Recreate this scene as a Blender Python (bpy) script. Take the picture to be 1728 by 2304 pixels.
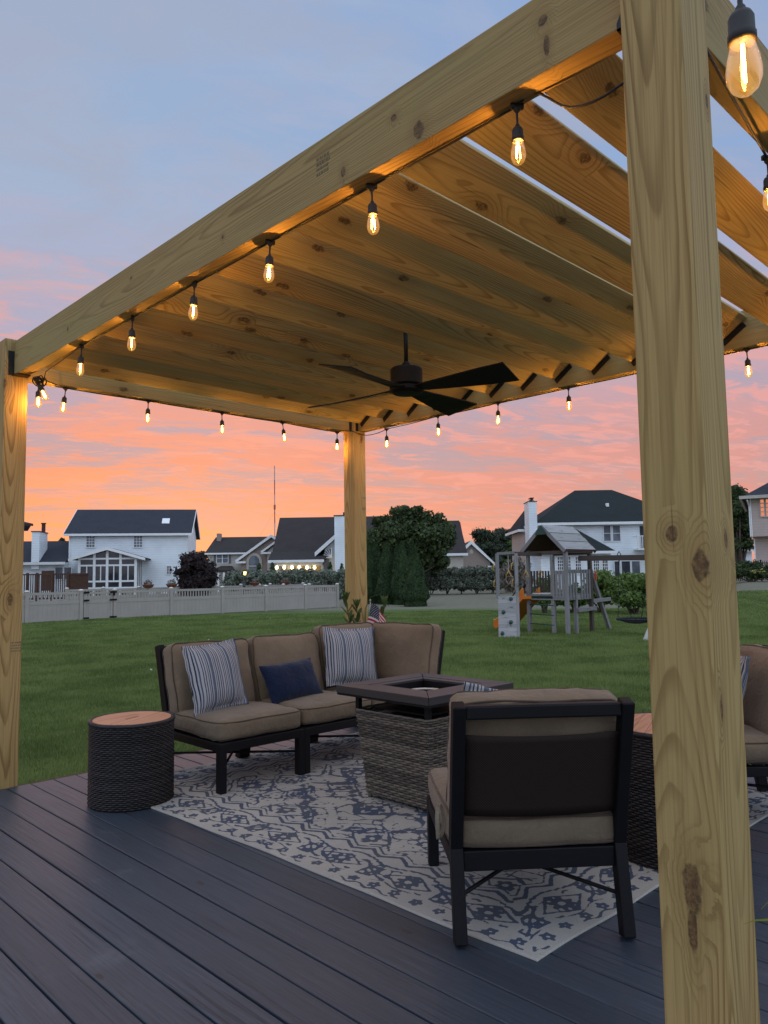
import bpy, bmesh, math, random
import numpy as np
from mathutils import Vector, Matrix, Euler, noise

for o in list(bpy.data.objects): bpy.data.objects.remove(o)
SC = bpy.context.scene
COL = SC.collection
rnd = random.Random(7)
RAD = math.radians
PI = math.pi

# ------------------------------------------------------------------ camera
FPX, PITCH, ROLL, YAW = 1709.2, 0.0841, -0.0156, 0.7724     # focal length in pixels of a 1728x2304 frame
CAM = Vector((-1.5413, -0.6444, 1.2245))
_fw = Vector((math.sin(YAW)*math.cos(PITCH), math.cos(YAW)*math.cos(PITCH), math.sin(PITCH)))
_r0 = Vector((math.cos(YAW), -math.sin(YAW), 0)); _u0 = _r0.cross(_fw)
_R = _r0*math.cos(ROLL) + _u0*math.sin(ROLL)
_U = -_r0*math.sin(ROLL) + _u0*math.cos(ROLL)
cd = bpy.data.cameras.new('camera'); cam = bpy.data.objects.new('camera', cd); COL.objects.link(cam)
cd.sensor_fit = 'VERTICAL'; cd.sensor_height = 36.0; cd.lens = FPX/2304*36.0
cd.clip_start = 0.05; cd.clip_end = 2000
cam.matrix_world = Matrix.Translation(CAM) @ Matrix((_R, _U, -_fw)).transposed().to_4x4()
SC.camera = cam
FH = Vector((math.sin(YAW), math.cos(YAW), 0)); RH = Vector((math.cos(YAW), -math.sin(YAW), 0))
LAWN = -0.4

def ray(px, py): return _fw + _R*((px-864)/FPX) - _U*((py-1152)/FPX)
def at(px, py, d):
    """world point seen at a photo pixel, d metres ahead of the camera"""
    v = ray(px, py); return CAM + v*(d/v.dot(FH))
def onground(px, py, z=LAWN):
    v = ray(px, py); return CAM + v*((z-CAM.z)/v.z)

# ------------------------------------------------------------------ world: dusk sky, sunset clouds
SUN_AZ = YAW - RAD(14)          # sunset glow, left of the view centre
w = bpy.data.worlds.new("World"); SC.world = w; w.use_nodes = True
nt = w.node_tree; nt.nodes.clear()

class G:
    """small helper for building node trees"""
    def __init__(s, tree): s.t = tree
    def node(s, typ, ins=None, **props):
        n = s.t.nodes.new(typ)
        for k, v in props.items(): setattr(n, k, v)
        for k, v in (ins or {}).items():
            sock = n.inputs[k]
            if hasattr(v, 'is_output') or isinstance(v, bpy.types.NodeSocket): s.t.links.new(v, sock)
            else: sock.default_value = v
        return n
    def m(s, op, a, b=0.0, c=None, clamp=False):
        d = {0: a, 1: b}
        if c is not None: d[2] = c
        n = s.node('ShaderNodeMath', d, operation=op); n.use_clamp = clamp
        return n.outputs[0]
    def vm(s, op, a, b=(0, 0, 0)):
        n = s.node('ShaderNodeVectorMath', {0: a, 1: b}, operation=op)
        return n.outputs['Value'] if op in ('DOT_PRODUCT', 'LENGTH') else n.outputs[0]
    def mix(s, f, a, b, mode='MIX'):
        n = s.t.nodes.new('ShaderNodeMix'); n.data_type = 'RGBA'; n.blend_type = mode
        for k, v in ((0, f), (6, a), (7, b)):
            if isinstance(v, bpy.types.NodeSocket): s.t.links.new(v, n.inputs[k])
            else: n.inputs[k].default_value = v if k == 0 or len(v) == 4 else (*v, 1)
        return n.outputs[2]
    def ramp(s, f, stops, interp='LINEAR'):
        n = s.t.nodes.new('ShaderNodeValToRGB'); s.t.links.new(f, n.inputs[0]); r = n.color_ramp; r.interpolation = interp
        while len(r.elements) < len(stops): r.elements.new(0.5)
        for e, (p, c) in zip(r.elements, stops):
            e.position = p; e.color = (c, c, c, 1) if isinstance(c, (int, float)) else (*c, 1)
        return n.outputs[0]
    def noise(s, vec, scale=5, detail=4, rough=0.5, dist=0.0, dim='3D'):
        return s.node('ShaderNodeTexNoise', {'Vector': vec, 'Scale': scale, 'Detail': detail, 'Roughness': rough, 'Distortion': dist}).outputs[0]
    def xyz(s, v):
        n = s.node('ShaderNodeSeparateXYZ', {0: v}); return n.outputs[0], n.outputs[1], n.outputs[2]
    def comb(s, x, y, z): return s.node('ShaderNodeCombineXYZ', {0: x, 1: y, 2: z}).outputs[0]
    def smooth(s, v, a, b):
        n = s.node('ShaderNodeMapRange', {0: v, 1: a, 2: b, 3: 0.0, 4: 1.0}, interpolation_type='SMOOTHSTEP'); return n.outputs[0]

def srgb(r, g, b):
    f = lambda c: (c/255/12.92) if c/255 <= .04045 else ((c/255+.055)/1.055)**2.4
    return (f(r), f(g), f(b))

g = G(nt)
D = g.node('ShaderNodeTexCoord').outputs['Generated']
dx, dy, dz = g.xyz(D)
el = g.m('MAXIMUM', dz, 0.0)
# azimuth: 1 towards the sunset, 0 opposite
sx, sy = math.sin(SUN_AZ), math.cos(SUN_AZ)
az = g.vm('DOT_PRODUCT', D, (sx, sy, 0)); azr = g.vm('DOT_PRODUCT', D, (RH.x, RH.y, 0))
front = g.smooth(az, 0.0, 0.9)
rightf = g.smooth(azr, -0.50, 0.45)
low = g.ramp(el, [(0.0, srgb(238, 164, 120)), (0.07, srgb(250, 160, 112)), (0.15, srgb(242, 150, 118)), (0.25, srgb(222, 158, 148)), (0.36, srgb(172, 174, 198)), (0.46, srgb(154, 176, 206)), (0.7, srgb(146, 172, 208))])
lowr = g.ramp(el, [(0.0, srgb(222, 160, 146)), (0.08, srgb(222, 148, 138)), (0.17, srgb(212, 152, 148)), (0.25, srgb(190, 164, 178)), (0.33, srgb(170, 166, 194)), (0.46, srgb(142, 168, 208)), (0.7, srgb(134, 164, 212))])
base = g.mix(rightf, low, lowr)
# cloud layer: project the direction on a plane so streaks flatten towards the horizon
k = g.m('DIVIDE', 1.0, g.m('ADD', el, 0.10))
px_ = g.m('MULTIPLY', azr, k); py_ = g.m('MULTIPLY', az, k)
cv = g.comb(px_, g.m('MULTIPLY', py_, 1.9), g.m('MULTIPLY', px_, 0.25))
n1 = g.noise(cv, 1.15, 8, 0.60, 0.8)
n2 = g.noise(g.vm('ADD', cv, (7.3, 2.1, 4.4)), 3.8, 7, 0.62, 0.6)
n3 = g.noise(g.vm('ADD', cv, (1.7, 9.1, 0.4)), 0.55, 4, 0.5, 0.3)
gap = g.smooth(g.m('ADD', g.m('MULTIPLY', n1, 0.6), g.m('MULTIPLY', n2, 0.4)), 0.455, 0.555)
gapcol = g.ramp(el, [(0.0, srgb(226, 162, 134)), (0.08, srgb(206, 154, 144)), (0.16, srgb(184, 156, 164)), (0.3, srgb(170, 166, 192)), (0.5, srgb(160, 176, 204)), (0.8, srgb(150, 176, 210))])
gapamt = g.m('MULTIPLY', gap, g.ramp(el, [(0.0, 0.45), (0.05, 0.85), (0.12, 1.0), (0.28, 0.9), (0.45, 0.6), (0.7, 0.5)]))
c1 = g.mix(gapamt, base, gapcol)
# bright pink crests between about 8 and 25 degrees
crest = g.smooth(g.m('SUBTRACT', g.m('MULTIPLY', n2, 1.0), g.m('MULTIPLY', n1, 0.25)), 0.36, 0.50)
camt = g.m('MULTIPLY', crest, g.ramp(el, [(0.0, 0.15), (0.06, 0.6), (0.2, 0.75), (0.32, 0.50), (0.41, 0.04), (1, 0.0)]))
c2 = g.mix(camt, c1, g.mix(rightf, srgb(253, 158, 122), srgb(240, 162, 152)))
# high soft pale clouds
c3 = g.mix(g.m('MULTIPLY', g.smooth(n3, 0.42, 0.66), g.ramp(el, [(0.25, 0.0), (0.4, 0.45), (1, 0.5)])), c2, srgb(172, 182, 206))
c3 = g.mix(g.m('MULTIPLY', g.smooth(n1, 0.52, 0.70), g.ramp(el, [(0.25, 0.0), (0.45, 0.35), (1, 0.3)])), c3, srgb(158, 188, 220))
hz = g.smooth(g.noise(g.vm('ADD', cv, (3.1, 5.7, 2.2)), 1.1, 6, 0.6, 1.2), 0.44, 0.62)
c3 = g.mix(g.m('MULTIPLY', hz, g.ramp(el, [(0.22, 0.0), (0.36, 0.55), (0.5, 0.55), (1, 0.5)])), c3, srgb(164, 170, 190))
# opposite half of the sky and the zenith: unseen, blue-white, brightened to light walls
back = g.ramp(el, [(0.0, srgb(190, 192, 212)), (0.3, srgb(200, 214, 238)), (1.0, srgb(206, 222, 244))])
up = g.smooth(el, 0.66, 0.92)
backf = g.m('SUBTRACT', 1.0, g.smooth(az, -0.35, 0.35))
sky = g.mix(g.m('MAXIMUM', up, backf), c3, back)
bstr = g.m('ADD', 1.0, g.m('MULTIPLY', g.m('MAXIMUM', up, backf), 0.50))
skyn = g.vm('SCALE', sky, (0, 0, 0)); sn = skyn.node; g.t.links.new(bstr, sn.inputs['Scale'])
nish = g.node('ShaderNodeTexSky', sky_type='NISHITA', sun_disc=False, sun_elevation=RAD(1.0), sun_rotation=SUN_AZ)
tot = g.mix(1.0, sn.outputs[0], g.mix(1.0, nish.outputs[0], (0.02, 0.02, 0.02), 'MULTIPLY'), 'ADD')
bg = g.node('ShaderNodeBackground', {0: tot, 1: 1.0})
g.t.links.new(bg.outputs[0], g.node('ShaderNodeOutputWorld').inputs[0])

# the sun is just under the horizon: a very weak, wide, orange lamp from the sunset
sd = bpy.data.lights.new('sun', 'SUN'); sd.energy = 0.12; sd.angle = RAD(25); sd.color = (1.0, 0.55, 0.35)
so = bpy.data.objects.new('sun', sd); COL.objects.link(so)
so.rotation_euler = Vector((-sx*math.cos(RAD(6)), -sy*math.cos(RAD(6)), -math.sin(RAD(6)))).to_track_quat('-Z', 'Y').to_euler()

SC.view_settings.view_transform = 'Standard'; SC.view_settings.look = 'None'
SC.view_settings.exposure = 0.0; SC.view_settings.gamma = 1.0
SC.render.engine = 'CYCLES'
SC.cycles.use_denoising = True
SC.cycles.max_bounces = 8; SC.cycles.transparent_max_bounces = 24
SC.cycles.sample_clamp_indirect = 4.0

# ------------------------------------------------------------------ object helpers
def tag(o, label=None, cat=None, group=None, kind=None):
    if label: o['label'] = label
    if cat: o['category'] = cat
    if group: o['group'] = group
    if kind: o['kind'] = kind
    return o
def empty(name, loc=(0, 0, 0), rz=0.0, label=None, cat=None, group=None):
    o = bpy.data.objects.new(name, None); COL.objects.link(o); o.empty_display_size = 0.2
    o.location = loc; o.rotation_euler = (0, 0, rz)
    return tag(o, label, cat, group)
def kids(o): return [c for c in bpy.data.objects if c.parent == o]
def copy_tree(o, parent=None):
    c = o.copy(); COL.objects.link(c); c.parent = parent
    for ch in kids(o): copy_tree(ch, c)
    return c

class MB:
    """collects simple shapes and links them as one mesh object"""
    def __init__(s): s.v = []; s.f = []; s.mi = []
    def add(s, vs, fs, mi=0):
        b = len(s.v); s.v += [tuple(v) for v in vs]; s.f += [tuple(b+i for i in f) for f in fs]; s.mi += [mi]*len(fs); return s
    def box(s, x0, x1, y0, y1, z0, z1, mi=0, M=None):
        vs = [Vector((x, y, z)) for z in (z0, z1) for y in (y0, y1) for x in (x0, x1)]
        if M: vs = [M @ v for v in vs]
        return s.add(vs, [(0, 2, 3, 1), (4, 5, 7, 6), (0, 1, 5, 4), (2, 6, 7, 3), (0, 4, 6, 2), (1, 3, 7, 5)], mi)
    def bar(s, p, q, wd, ht, up=(0, 0, 1), mi=0, w2=None, h2=None):
        p, q = Vector(p), Vector(q); d = (q-p).normalized(); u = Vector(up)
        if abs(d.dot(u)) > .98: u = Vector((1, 0, 0))
        sd_ = d.cross(u).normalized(); u = sd_.cross(d).normalized()
        vs = []
        for c, ww, hh in ((p, wd, ht), (q, w2 or wd, h2 or ht)):
            for a, b in ((-1, -1), (1, -1), (1, 1), (-1, 1)): vs.append(c+sd_*a*ww/2+u*b*hh/2)
        return s.add(vs, [(3, 2, 1, 0), (4, 5, 6, 7), (0, 1, 5, 4), (1, 2, 6, 5), (2, 3, 7, 6), (3, 0, 4, 7)], mi)
    def tube(s, pts, r, n=8, mi=0, cap=True):
        pts = [Vector(p) for p in pts]; rs = r if isinstance(r, (list, tuple)) else [r]*len(pts)
        b = len(s.v); prev = None
        for i, p in enumerate(pts):
            d = (pts[min(i+1, len(pts)-1)]-pts[max(i-1, 0)]).normalized()
            if prev is None:
                a = Vector((0, 0, 1)) if abs(d.z) < .9 else Vector((1, 0, 0)); prev = d.cross(a).normalized()
            prev = (prev - d*prev.dot(d)).normalized(); e = d.cross(prev)
            for j in range(n):
                t = 2*PI*j/n; s.v.append(tuple(p+(prev*math.cos(t)+e*math.sin(t))*rs[i]))
        for i in range(len(pts)-1):
            for j in range(n):
                a, c = b+i*n+j, b+i*n+(j+1) % n
                s.f.append((a, c, c+n, a+n)); s.mi.append(mi)
        if cap:
            s.f.append(tuple(b+j for j in reversed(range(n)))); s.mi.append(mi)
            s.f.append(tuple(b+(len(pts)-1)*n+j for j in range(n))); s.mi.append(mi)
        return s
    def lathe(s, prof, c=(0, 0, 0), n=16, mi=0, closed_top=True, closed_bot=True):
        b = len(s.v)
        for r, z in prof:
            for j in range(n):
                t = 2*PI*j/n; s.v.append((c[0]+r*math.cos(t), c[1]+r*math.sin(t), c[2]+z))
        for i in range(len(prof)-1):
            for j in range(n):
                a, d = b+i*n+j, b+i*n+(j+1) % n
                s.f.append((a, d, d+n, a+n)); s.mi.append(mi)
        if closed_bot: s.f.append(tuple(b+j for j in reversed(range(n)))); s.mi.append(mi)
        if closed_top: s.f.append(tuple(b+(len(prof)-1)*n+j for j in range(n))); s.mi.append(mi)
        return s
    def prism(s, poly, d, mi=0):
        """poly: list of 3D points, extruded by vector d"""
        n = len(poly); d = Vector(d); vs = [Vector(p) for p in poly]+[Vector(p)+d for p in poly]
        return s.add(vs, [tuple(range(n))[::-1], tuple(range(n, 2*n))]+[(i, (i+1) % n, n+(i+1) % n, n+i) for i in range(n)], mi)
    def build(s, name, mat, parent=None, smooth=False, bevel=0, seg=2, loc=None, rot=None, fixn=True):
        me = bpy.data.meshes.new(name); me.from_pydata(s.v, [], s.f)
        for m_ in (mat if isinstance(mat, (list, tuple)) else [mat]): me.materials.append(m_)
        me.polygons.foreach_set('material_index', s.mi)
        if fixn:
            bm = bmesh.new(); bm.from_mesh(me); bmesh.ops.recalc_face_normals(bm, faces=bm.faces); bm.to_mesh(me); bm.free()
        if smooth: me.polygons.foreach_set('use_smooth', [True]*len(me.polygons))
        me.update()
        o = bpy.data.objects.new(name, me); COL.objects.link(o)
        if parent: o.parent = parent
        if loc is not None: o.location = loc
        if rot is not None: o.rotation_euler = rot
        if bevel:
            bv = o.modifiers.new('bevel', 'BEVEL'); bv.width = bevel; bv.segments = seg; bv.limit_method = 'ANGLE'; bv.harden_normals = False
        return o

def np_mesh(name, V, F, mat, parent=None, smooth=False):
    me = bpy.data.meshes.new(name)
    V = np.asarray(V, np.float32).reshape(-1, 3); F = np.asarray(F, np.int32); k_ = F.shape[1]
    me.vertices.add(len(V)); me.vertices.foreach_set('co', V.ravel())
    me.loops.add(F.size); me.loops.foreach_set('vertex_index', F.ravel())
    me.polygons.add(len(F)); me.polygons.foreach_set('loop_start', np.arange(len(F), dtype=np.int32)*k_)
    me.polygons.foreach_set('loop_total', np.full(len(F), k_, np.int32))
    if smooth: me.polygons.foreach_set('use_smooth', np.ones(len(F), bool))
    me.update(calc_edges=True); me.validate()
    for m_ in (mat if isinstance(mat, (list, tuple)) else [mat]): me.materials.append(m_)
    o = bpy.data.objects.new(name, me); COL.objects.link(o)
    if parent: o.parent = parent
    return o

def timber(name, p, q, wd, ht, mat, parent, up=(0, 0, 1), bevel=0.003):
    """straight piece of lumber, its own local X runs along the grain"""
    p, q = Vector(p), Vector(q); L = (q-p).length; d = (q-p)/L; u = Vector(up)
    if abs(d.dot(u)) > .98: u = Vector((0, 1, 0))
    y = u.cross(d).normalized(); z = d.cross(y)
    o = MB().box(0, L, -wd/2, wd/2, -ht/2, ht/2).build(name, mat, parent, bevel=bevel, seg=2)
    o.matrix_local = Matrix.Translation(p) @ Matrix((d, y, z)).transposed().to_4x4()
    return o

# ------------------------------------------------------------------ materials
def new_mat(name):
    m_ = bpy.data.materials.new(name); m_.use_nodes = True; t = m_.node_tree; t.nodes.clear()
    q = G(t); q.out = q.node('ShaderNodeOutputMaterial'); return m_, q
def finish(q, col, rough=0.6, bump=None, bstr_=0.2, bdist=0.01, spec=0.4, metal=0.0, **kw):
    ins = {'Base Color': col if isinstance(col, bpy.types.NodeSocket) else (*col, 1), 'Roughness': rough, 'Specular IOR Level': spec, 'Metallic': metal}
    ins.update(kw)
    if bump is not None:
        ins['Normal'] = q.node('ShaderNodeBump', {'Height': bump, 'Strength': bstr_, 'Distance': bdist}).outputs[0]
    b = q.node('ShaderNodeBsdfPrincipled', ins)
    q.t.links.new(b.outputs[0], q.out.inputs[0]); return b
def plain(name, col, rough=0.6, var=0.15, scale=6, bump=0.0, spec=0.4, metal=0.0, **kw):
    m_, q = new_mat(name)
    o = q.node('ShaderNodeTexCoord').outputs['Object']
    n = q.noise(o, scale, 5, 0.6)
    c = q.mix(q.smooth(n, 0.3, 0.7), tuple(x*(1-var) for x in col), tuple(min(1, x*(1+var)) for x in col))
    n2_ = q.noise(o, scale*12, 3, 0.6)
    finish(q, c, rough, n2_ if bump else None, bump, 0.004, spec, metal, **kw)
    return m_

def wood_mat(name, light, dark, knotc, ring=55, green=0.3, knots=1.0, rough=0.7, contrast=1.0, placed=()):
    m_, q = new_mat(name)
    tc = q.node('ShaderNodeTexCoord').outputs['Object']; rn = q.node('ShaderNodeObjectInfo').outputs['Random']
    off = q.comb(q.m('MULTIPLY', rn, 37.0), q.m('MULTIPLY', rn, 11.0), q.m('MULTIPLY', rn, 23.0))
    x, y, z = q.xyz(tc); xo = q.m('ADD', x, q.m('MULTIPLY', rn, 31.0))
    # knots: cells stretched along the grain
    yz = q.m('ADD', y, q.m('MULTIPLY', z, 0.9))
    kv = q.comb(q.m('MULTIPLY', xo, 2.3), q.m('ADD', q.m('MULTIPLY', yz, 5.5), q.m('MULTIPLY', rn, 9.0)), q.m('MULTIPLY', rn, 5.0))
    vo = q.node('ShaderNodeTexVoronoi', {'Vector': kv, 'Scale': 1.0, 'Randomness': 1.0}, voronoi_dimensions='2D')
    vd = vo.outputs['Distance']; vc = q.xyz(vo.outputs['Color'])[0]
    has = q.m('GREATER_THAN', vc, 1.0-0.40*knots)
    kn = q.m('MULTIPLY', has, q.m('SUBTRACT', 1.0, q.smooth(q.m('ADD', vd, q.m('MULTIPLY', q.m('SUBTRACT', q.noise(tc, 40, 3, 0.6), 0.5), 0.16)), 0.06, 0.10)))
    halo = q.m('MULTIPLY', has, q.m('SUBTRACT', 1.0, q.smooth(vd, 0.0, 0.42)))
    hot = None
    for (kx, ky, kz, ax_, ay_, az_) in placed:        # knots at known places on this piece
        dv = q.vm('MULTIPLY', q.vm('SUBTRACT', tc, (kx, ky, kz)), (1/ax_, 1/ay_, 1/az_))
        dd = q.m('ADD', q.vm('LENGTH', dv), q.m('MULTIPLY', q.m('SUBTRACT', q.noise(tc, 30, 4, 0.6), 0.5), 0.9))
        k1_ = q.m('SUBTRACT', 1.0, q.smooth(dd, 0.80, 1.05)); h1_ = q.m('SUBTRACT', 1.0, q.smooth(dd, 0.6, 3.2)); w1_ = q.m('MULTIPLY', q.m('MULTIPLY', k1_, q.m('SUBTRACT', 1.0, q.smooth(dd, 0.35, 0.7))), q.m('ADD', 0.5, q.m('MULTIPLY', q.m('SINE', q.m('MULTIPLY', dd, 26.0)), 0.5)))
        kn = q.m('MAXIMUM', kn, k1_); halo = q.m('MAXIMUM', halo, h1_); hot = w1_ if hot is None else q.m('MAXIMUM', hot, w1_)
    # growth rings round a wandering pith
    wob = q.noise(q.vm('ADD', q.comb(q.m('MULTIPLY', x, 0.45), q.m('MULTIPLY', y, 1.0), q.m('MULTIPLY', z, 1.0)), off), 1.0, 2, 0.4)
    wob2 = q.noise(q.vm('ADD', q.comb(q.m('MULTIPLY', x, 1.6), q.m('MULTIPLY', y, 9.0), q.m('MULTIPLY', z, 9.0)), off), 1.0, 3, 0.55)
    cy = q.m('ADD', q.m('MULTIPLY', q.m('SUBTRACT', rn, 0.5), 0.12), q.m('MULTIPLY', q.m('SUBTRACT', wob, 0.5), 0.22))
    cz = q.m('ADD', 0.05, q.m('MULTIPLY', q.m('SINE', q.m('ADD', q.m('MULTIPLY', x, 0.8), q.m('MULTIPLY', rn, 17.0))), 0.05))
    yy = q.m('SUBTRACT', y, cy); zz = q.m('SUBTRACT', z, cz)
    rr = q.m('SQRT', q.m('ADD', q.m('MULTIPLY', yy, yy), q.m('MULTIPLY', zz, zz)))
    rr = q.m('ADD', rr, q.m('MULTIPLY', wob2, 0.009)); rr = q.m('ADD', rr, q.m('MULTIPLY', halo, 0.030))
    ph = q.m('FRACT', q.m('MULTIPLY', rr, float(ring)))
    late = q.m('MULTIPLY', q.smooth(ph, 0.45, 0.90), q.m('SUBTRACT', 1.0, q.smooth(ph, 0.92, 1.0)))
    fade = q.smooth(q.noise(q.vm('ADD', q.comb(q.m('MULTIPLY', x, 0.8), q.m('MULTIPLY', y, 14.0), q.m('MULTIPLY', z, 14.0)), off), 1.0, 3, 0.5), 0.30, 0.62)
    late = q.m('MULTIPLY', late, q.m('ADD', 0.35, q.m('MULTIPLY', fade, 0.75)))
    fib = q.noise(q.comb(q.m('MULTIPLY', xo, 2.2), q.m('MULTIPLY', y, 190.0), q.m('MULTIPLY', z, 190.0)), 1.0, 4, 0.65)
    tone = q.noise(q.vm('ADD', q.comb(q.m('MULTIPLY', x, 0.7), q.m('MULTIPLY', y, 3.0), q.m('MULTIPLY', z, 3.0)), off), 1.0, 3, 0.55)
    c = q.mix(q.m('MULTIPLY', late, 0.75*contrast), light, dark)
    c = q.mix(q.m('MULTIPLY', q.smooth(fib, 0.40, 0.70), 0.50), c, dark)
    gr = (light[0]*0.80, light[1]*0.96, light[2]*0.92)
    c = q.mix(q.m('MULTIPLY', q.smooth(tone, 0.42, 0.65), green), c, gr, 'MIX')
    br = q.m('ADD', 0.86, q.m('MULTIPLY', rn, 0.28))
    hs = q.node('ShaderNodeHueSaturation', {'Hue': 0.5, 'Saturation': 1.0, 'Value': br, 'Color': c})
    c = q.mix(q.m('MULTIPLY', halo, 0.35), hs.outputs[0], dark)
    kr = q.m('MULTIPLY', kn, q.m('ADD', 0.45, q.m('MULTIPLY', q.smooth(q.noise(tc, 70, 4, 0.7), 0.4, 0.6), 0.40)))
    c = q.mix(kr, c, knotc)
    if hot is not None: c = q.mix(q.m('MULTIPLY', hot, 0.8), c, tuple(v*3.0 for v in knotc))
    # fine drying checks
    chk = q.noise(q.comb(q.m('MULTIPLY', xo, 1.6), q.m('MULTIPLY', y, 75.0), q.m('MULTIPLY', z, 75.0)), 1.0, 2, 0.4)
    ck = q.smooth(chk, 0.73, 0.77)
    c = q.mix(q.m('MULTIPLY', ck, 0.55), c, knotc)
    h = q.m('ADD', q.m('MULTIPLY', late, 0.4), q.m('ADD', q.m('MULTIPLY', fib, 0.35), q.m('MULTIPLY', ck, -1.5)))
    finish(q, c, rough, h, 0.25, 0.003, 0.3)
    return m_

M = {}
PINE = ((0.405, 0.284, 0.113), (0.185, 0.108, 0.034), (0.050, 0.024, 0.012))
M['pine'] = wood_mat('treated_pine', *PINE, ring=135, green=0.4, contrast=1.0)
M['pine_slat'] = wood_mat('treated_pine_slats', (0.44, 0.325, 0.145), PINE[1], PINE[2], ring=125, green=0.45, contrast=1.0)
M['pine_post'] = wood_mat('treated_pine_near_post', *PINE, ring=120, green=0.25, contrast=1.0, knots=0.0, placed=[
    (1.235, -.07, -.052, .036, .05, .018), (1.302, -.07, .004, .020, .05, .014), (.585, -.07, -.004, .055, .05, .020), (.51, -.07, .0, .05, .05, .010),
    (1.29, .020, -.07, .020, .009, .05), (.948, -.045, -.07, .030, .007, .05), (2.27, .044, -.07, .020, .006, .05)])
M['pine_beam'] = wood_mat('treated_pine_near_beam', *PINE, ring=130, green=0.5, contrast=0.8, knots=0.0, placed=[
    (.238, .0375, .032, .016, .05, .016), (.228, .0375, -.040, .010, .05, .030), (.678, .0375, -.066, .022, .05, .030), (.781, .0375, .020, .013, .05, .013),
    (1.02, .0375, -.055, .012, .05, .020), (1.75, .0375, -.03, .010, .05, .010), (2.55, .0375, .04, .010, .05, .008), (3.3, .0375, -.02, .010, .05, .012)])
M['pale_wood'] = wood_mat('bleached_wood', (0.34, 0.335, 0.33), (0.20, 0.20, 0.195), (0.07, 0.065, 0.06), ring=45, green=0.0, rough=0.85)
M['grey_wood'] = wood_mat('weathered_wood', (0.245, 0.24, 0.24), (0.135, 0.135, 0.135), (0.07, 0.065, 0.06), ring=45, green=0.0, rough=0.85)
M['brown_wood'] = wood_mat('brown_play_wood', (0.10, 0.078, 0.068), (0.055, 0.043, 0.036), (0.04, 0.03, 0.025), ring=45, green=0.0, rough=0.85)
M['teak'] = wood_mat('teak', (0.52, 0.27, 0.16), (0.34, 0.16, 0.09), (0.2, 0.1, 0.05), ring=90, green=0.0, knots=0.0)
M['fence_brown'] = plain('brown_stained_boards', (0.07, 0.035, 0.022), 0.8)
M['black_metal'] = plain('black_powder_coat', (0.0025, 0.003, 0.0045), 0.58, 0.2, 9, 0.05, 0.25)
M['bracket'] = plain('black_steel_bracket', (0.006, 0.006, 0.008), 0.5, 0.1, 30)
M['fan'] = plain('matt_black_fan', (0.006, 0.005, 0.005), 0.6, 0.15, 6, 0, 0.2)
M['rubber'] = plain('black_rubber', (0.02, 0.018, 0.017), 0.6, 0.1, 40)
M['white_vinyl'] = plain('white_trim', (0.78, 0.80, 0.80), 0.5, 0.04)
M['tan_vinyl'] = plain('taupe_vinyl', (0.34, 0.315, 0.28), 0.5, 0.05, 1.5)
M['vinyl_cap'] = plain('pale_cap', (0.62, 0.60, 0.56), 0.5, 0.04)
M['rope'] = plain('black_rope', (0.015, 0.015, 0.02), 0.8)
M['terracotta'] = plain('terracotta', (0.20, 0.075, 0.045), 0.8)
M['bark'] = plain('bark', (0.09, 0.07, 0.055), 0.9, 0.35, 12, 0.6)
M['yellow_plastic'] = plain('yellow_plastic', (0.55, 0.30, 0.05), 0.4, 0.05)
M['orange_plastic'] = plain('orange_plastic', (0.62, 0.16, 0.012), 0.4, 0.05)
M['green_plastic'] = plain('dark_green_plastic', (0.02, 0.06, 0.05), 0.5)
M['red_plastic'] = plain('red_plastic', (0.5, 0.07, 0.02), 0.5)
M['soil'] = plain('potting_soil', (0.03, 0.02, 0.015), 0.95)
M['brass_lamp'] = plain('dark_lamp_metal', (0.02, 0.02, 0.02), 0.5)

def fabric(name, col, wv=900, var=0.12, rough=0.9, heather=0.25):
    m_, q = new_mat(name)
    tc = q.node('ShaderNodeTexCoord').outputs['Object']; x, y, z = q.xyz(tc)
    big = q.noise(tc, 5, 4, 0.6)
    f1 = q.noise(q.comb(q.m('MULTIPLY', x, wv), q.m('MULTIPLY', y, wv*0.12), q.m('MULTIPLY', z, wv*0.12)), 1, 2, 0.5)
    f2 = q.noise(q.comb(q.m('MULTIPLY', x, wv*0.12), q.m('MULTIPLY', y, wv), q.m('MULTIPLY', z, wv)), 1, 2, 0.5)
    f = q.m('MULTIPLY', q.m('ADD', f1, f2), 0.5)
    c = q.mix(q.smooth(big, 0.3, 0.7), tuple(v*(1-var) for v in col), tuple(v*(1+var) for v in col))
    c = q.mix(q.m('MULTIPLY', q.smooth(f, 0.35, 0.65), heather*2), c, tuple(v*0.62 for v in col))
    wr = q.noise(tc, 14, 3, 0.55, 0.6)
    finish(q, c, rough, q.m('ADD', q.m('MULTIPLY', f, 0.25), q.m('MULTIPLY', wr, 1.6)), 0.55, 0.012, 0.15, **{'Sheen Weight': 0.15})
    return m_
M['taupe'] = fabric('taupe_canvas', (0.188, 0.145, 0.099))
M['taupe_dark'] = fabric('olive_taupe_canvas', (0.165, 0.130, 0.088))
M['pipe'] = fabric('taupe_piping', (0.085, 0.060, 0.042))
M['navy'] = fabric('navy_canvas', (0.006, 0.014, 0.042), var=0.08)
M['tie'] = fabric('tie_fabric', (0.30, 0.26, 0.19))

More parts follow.
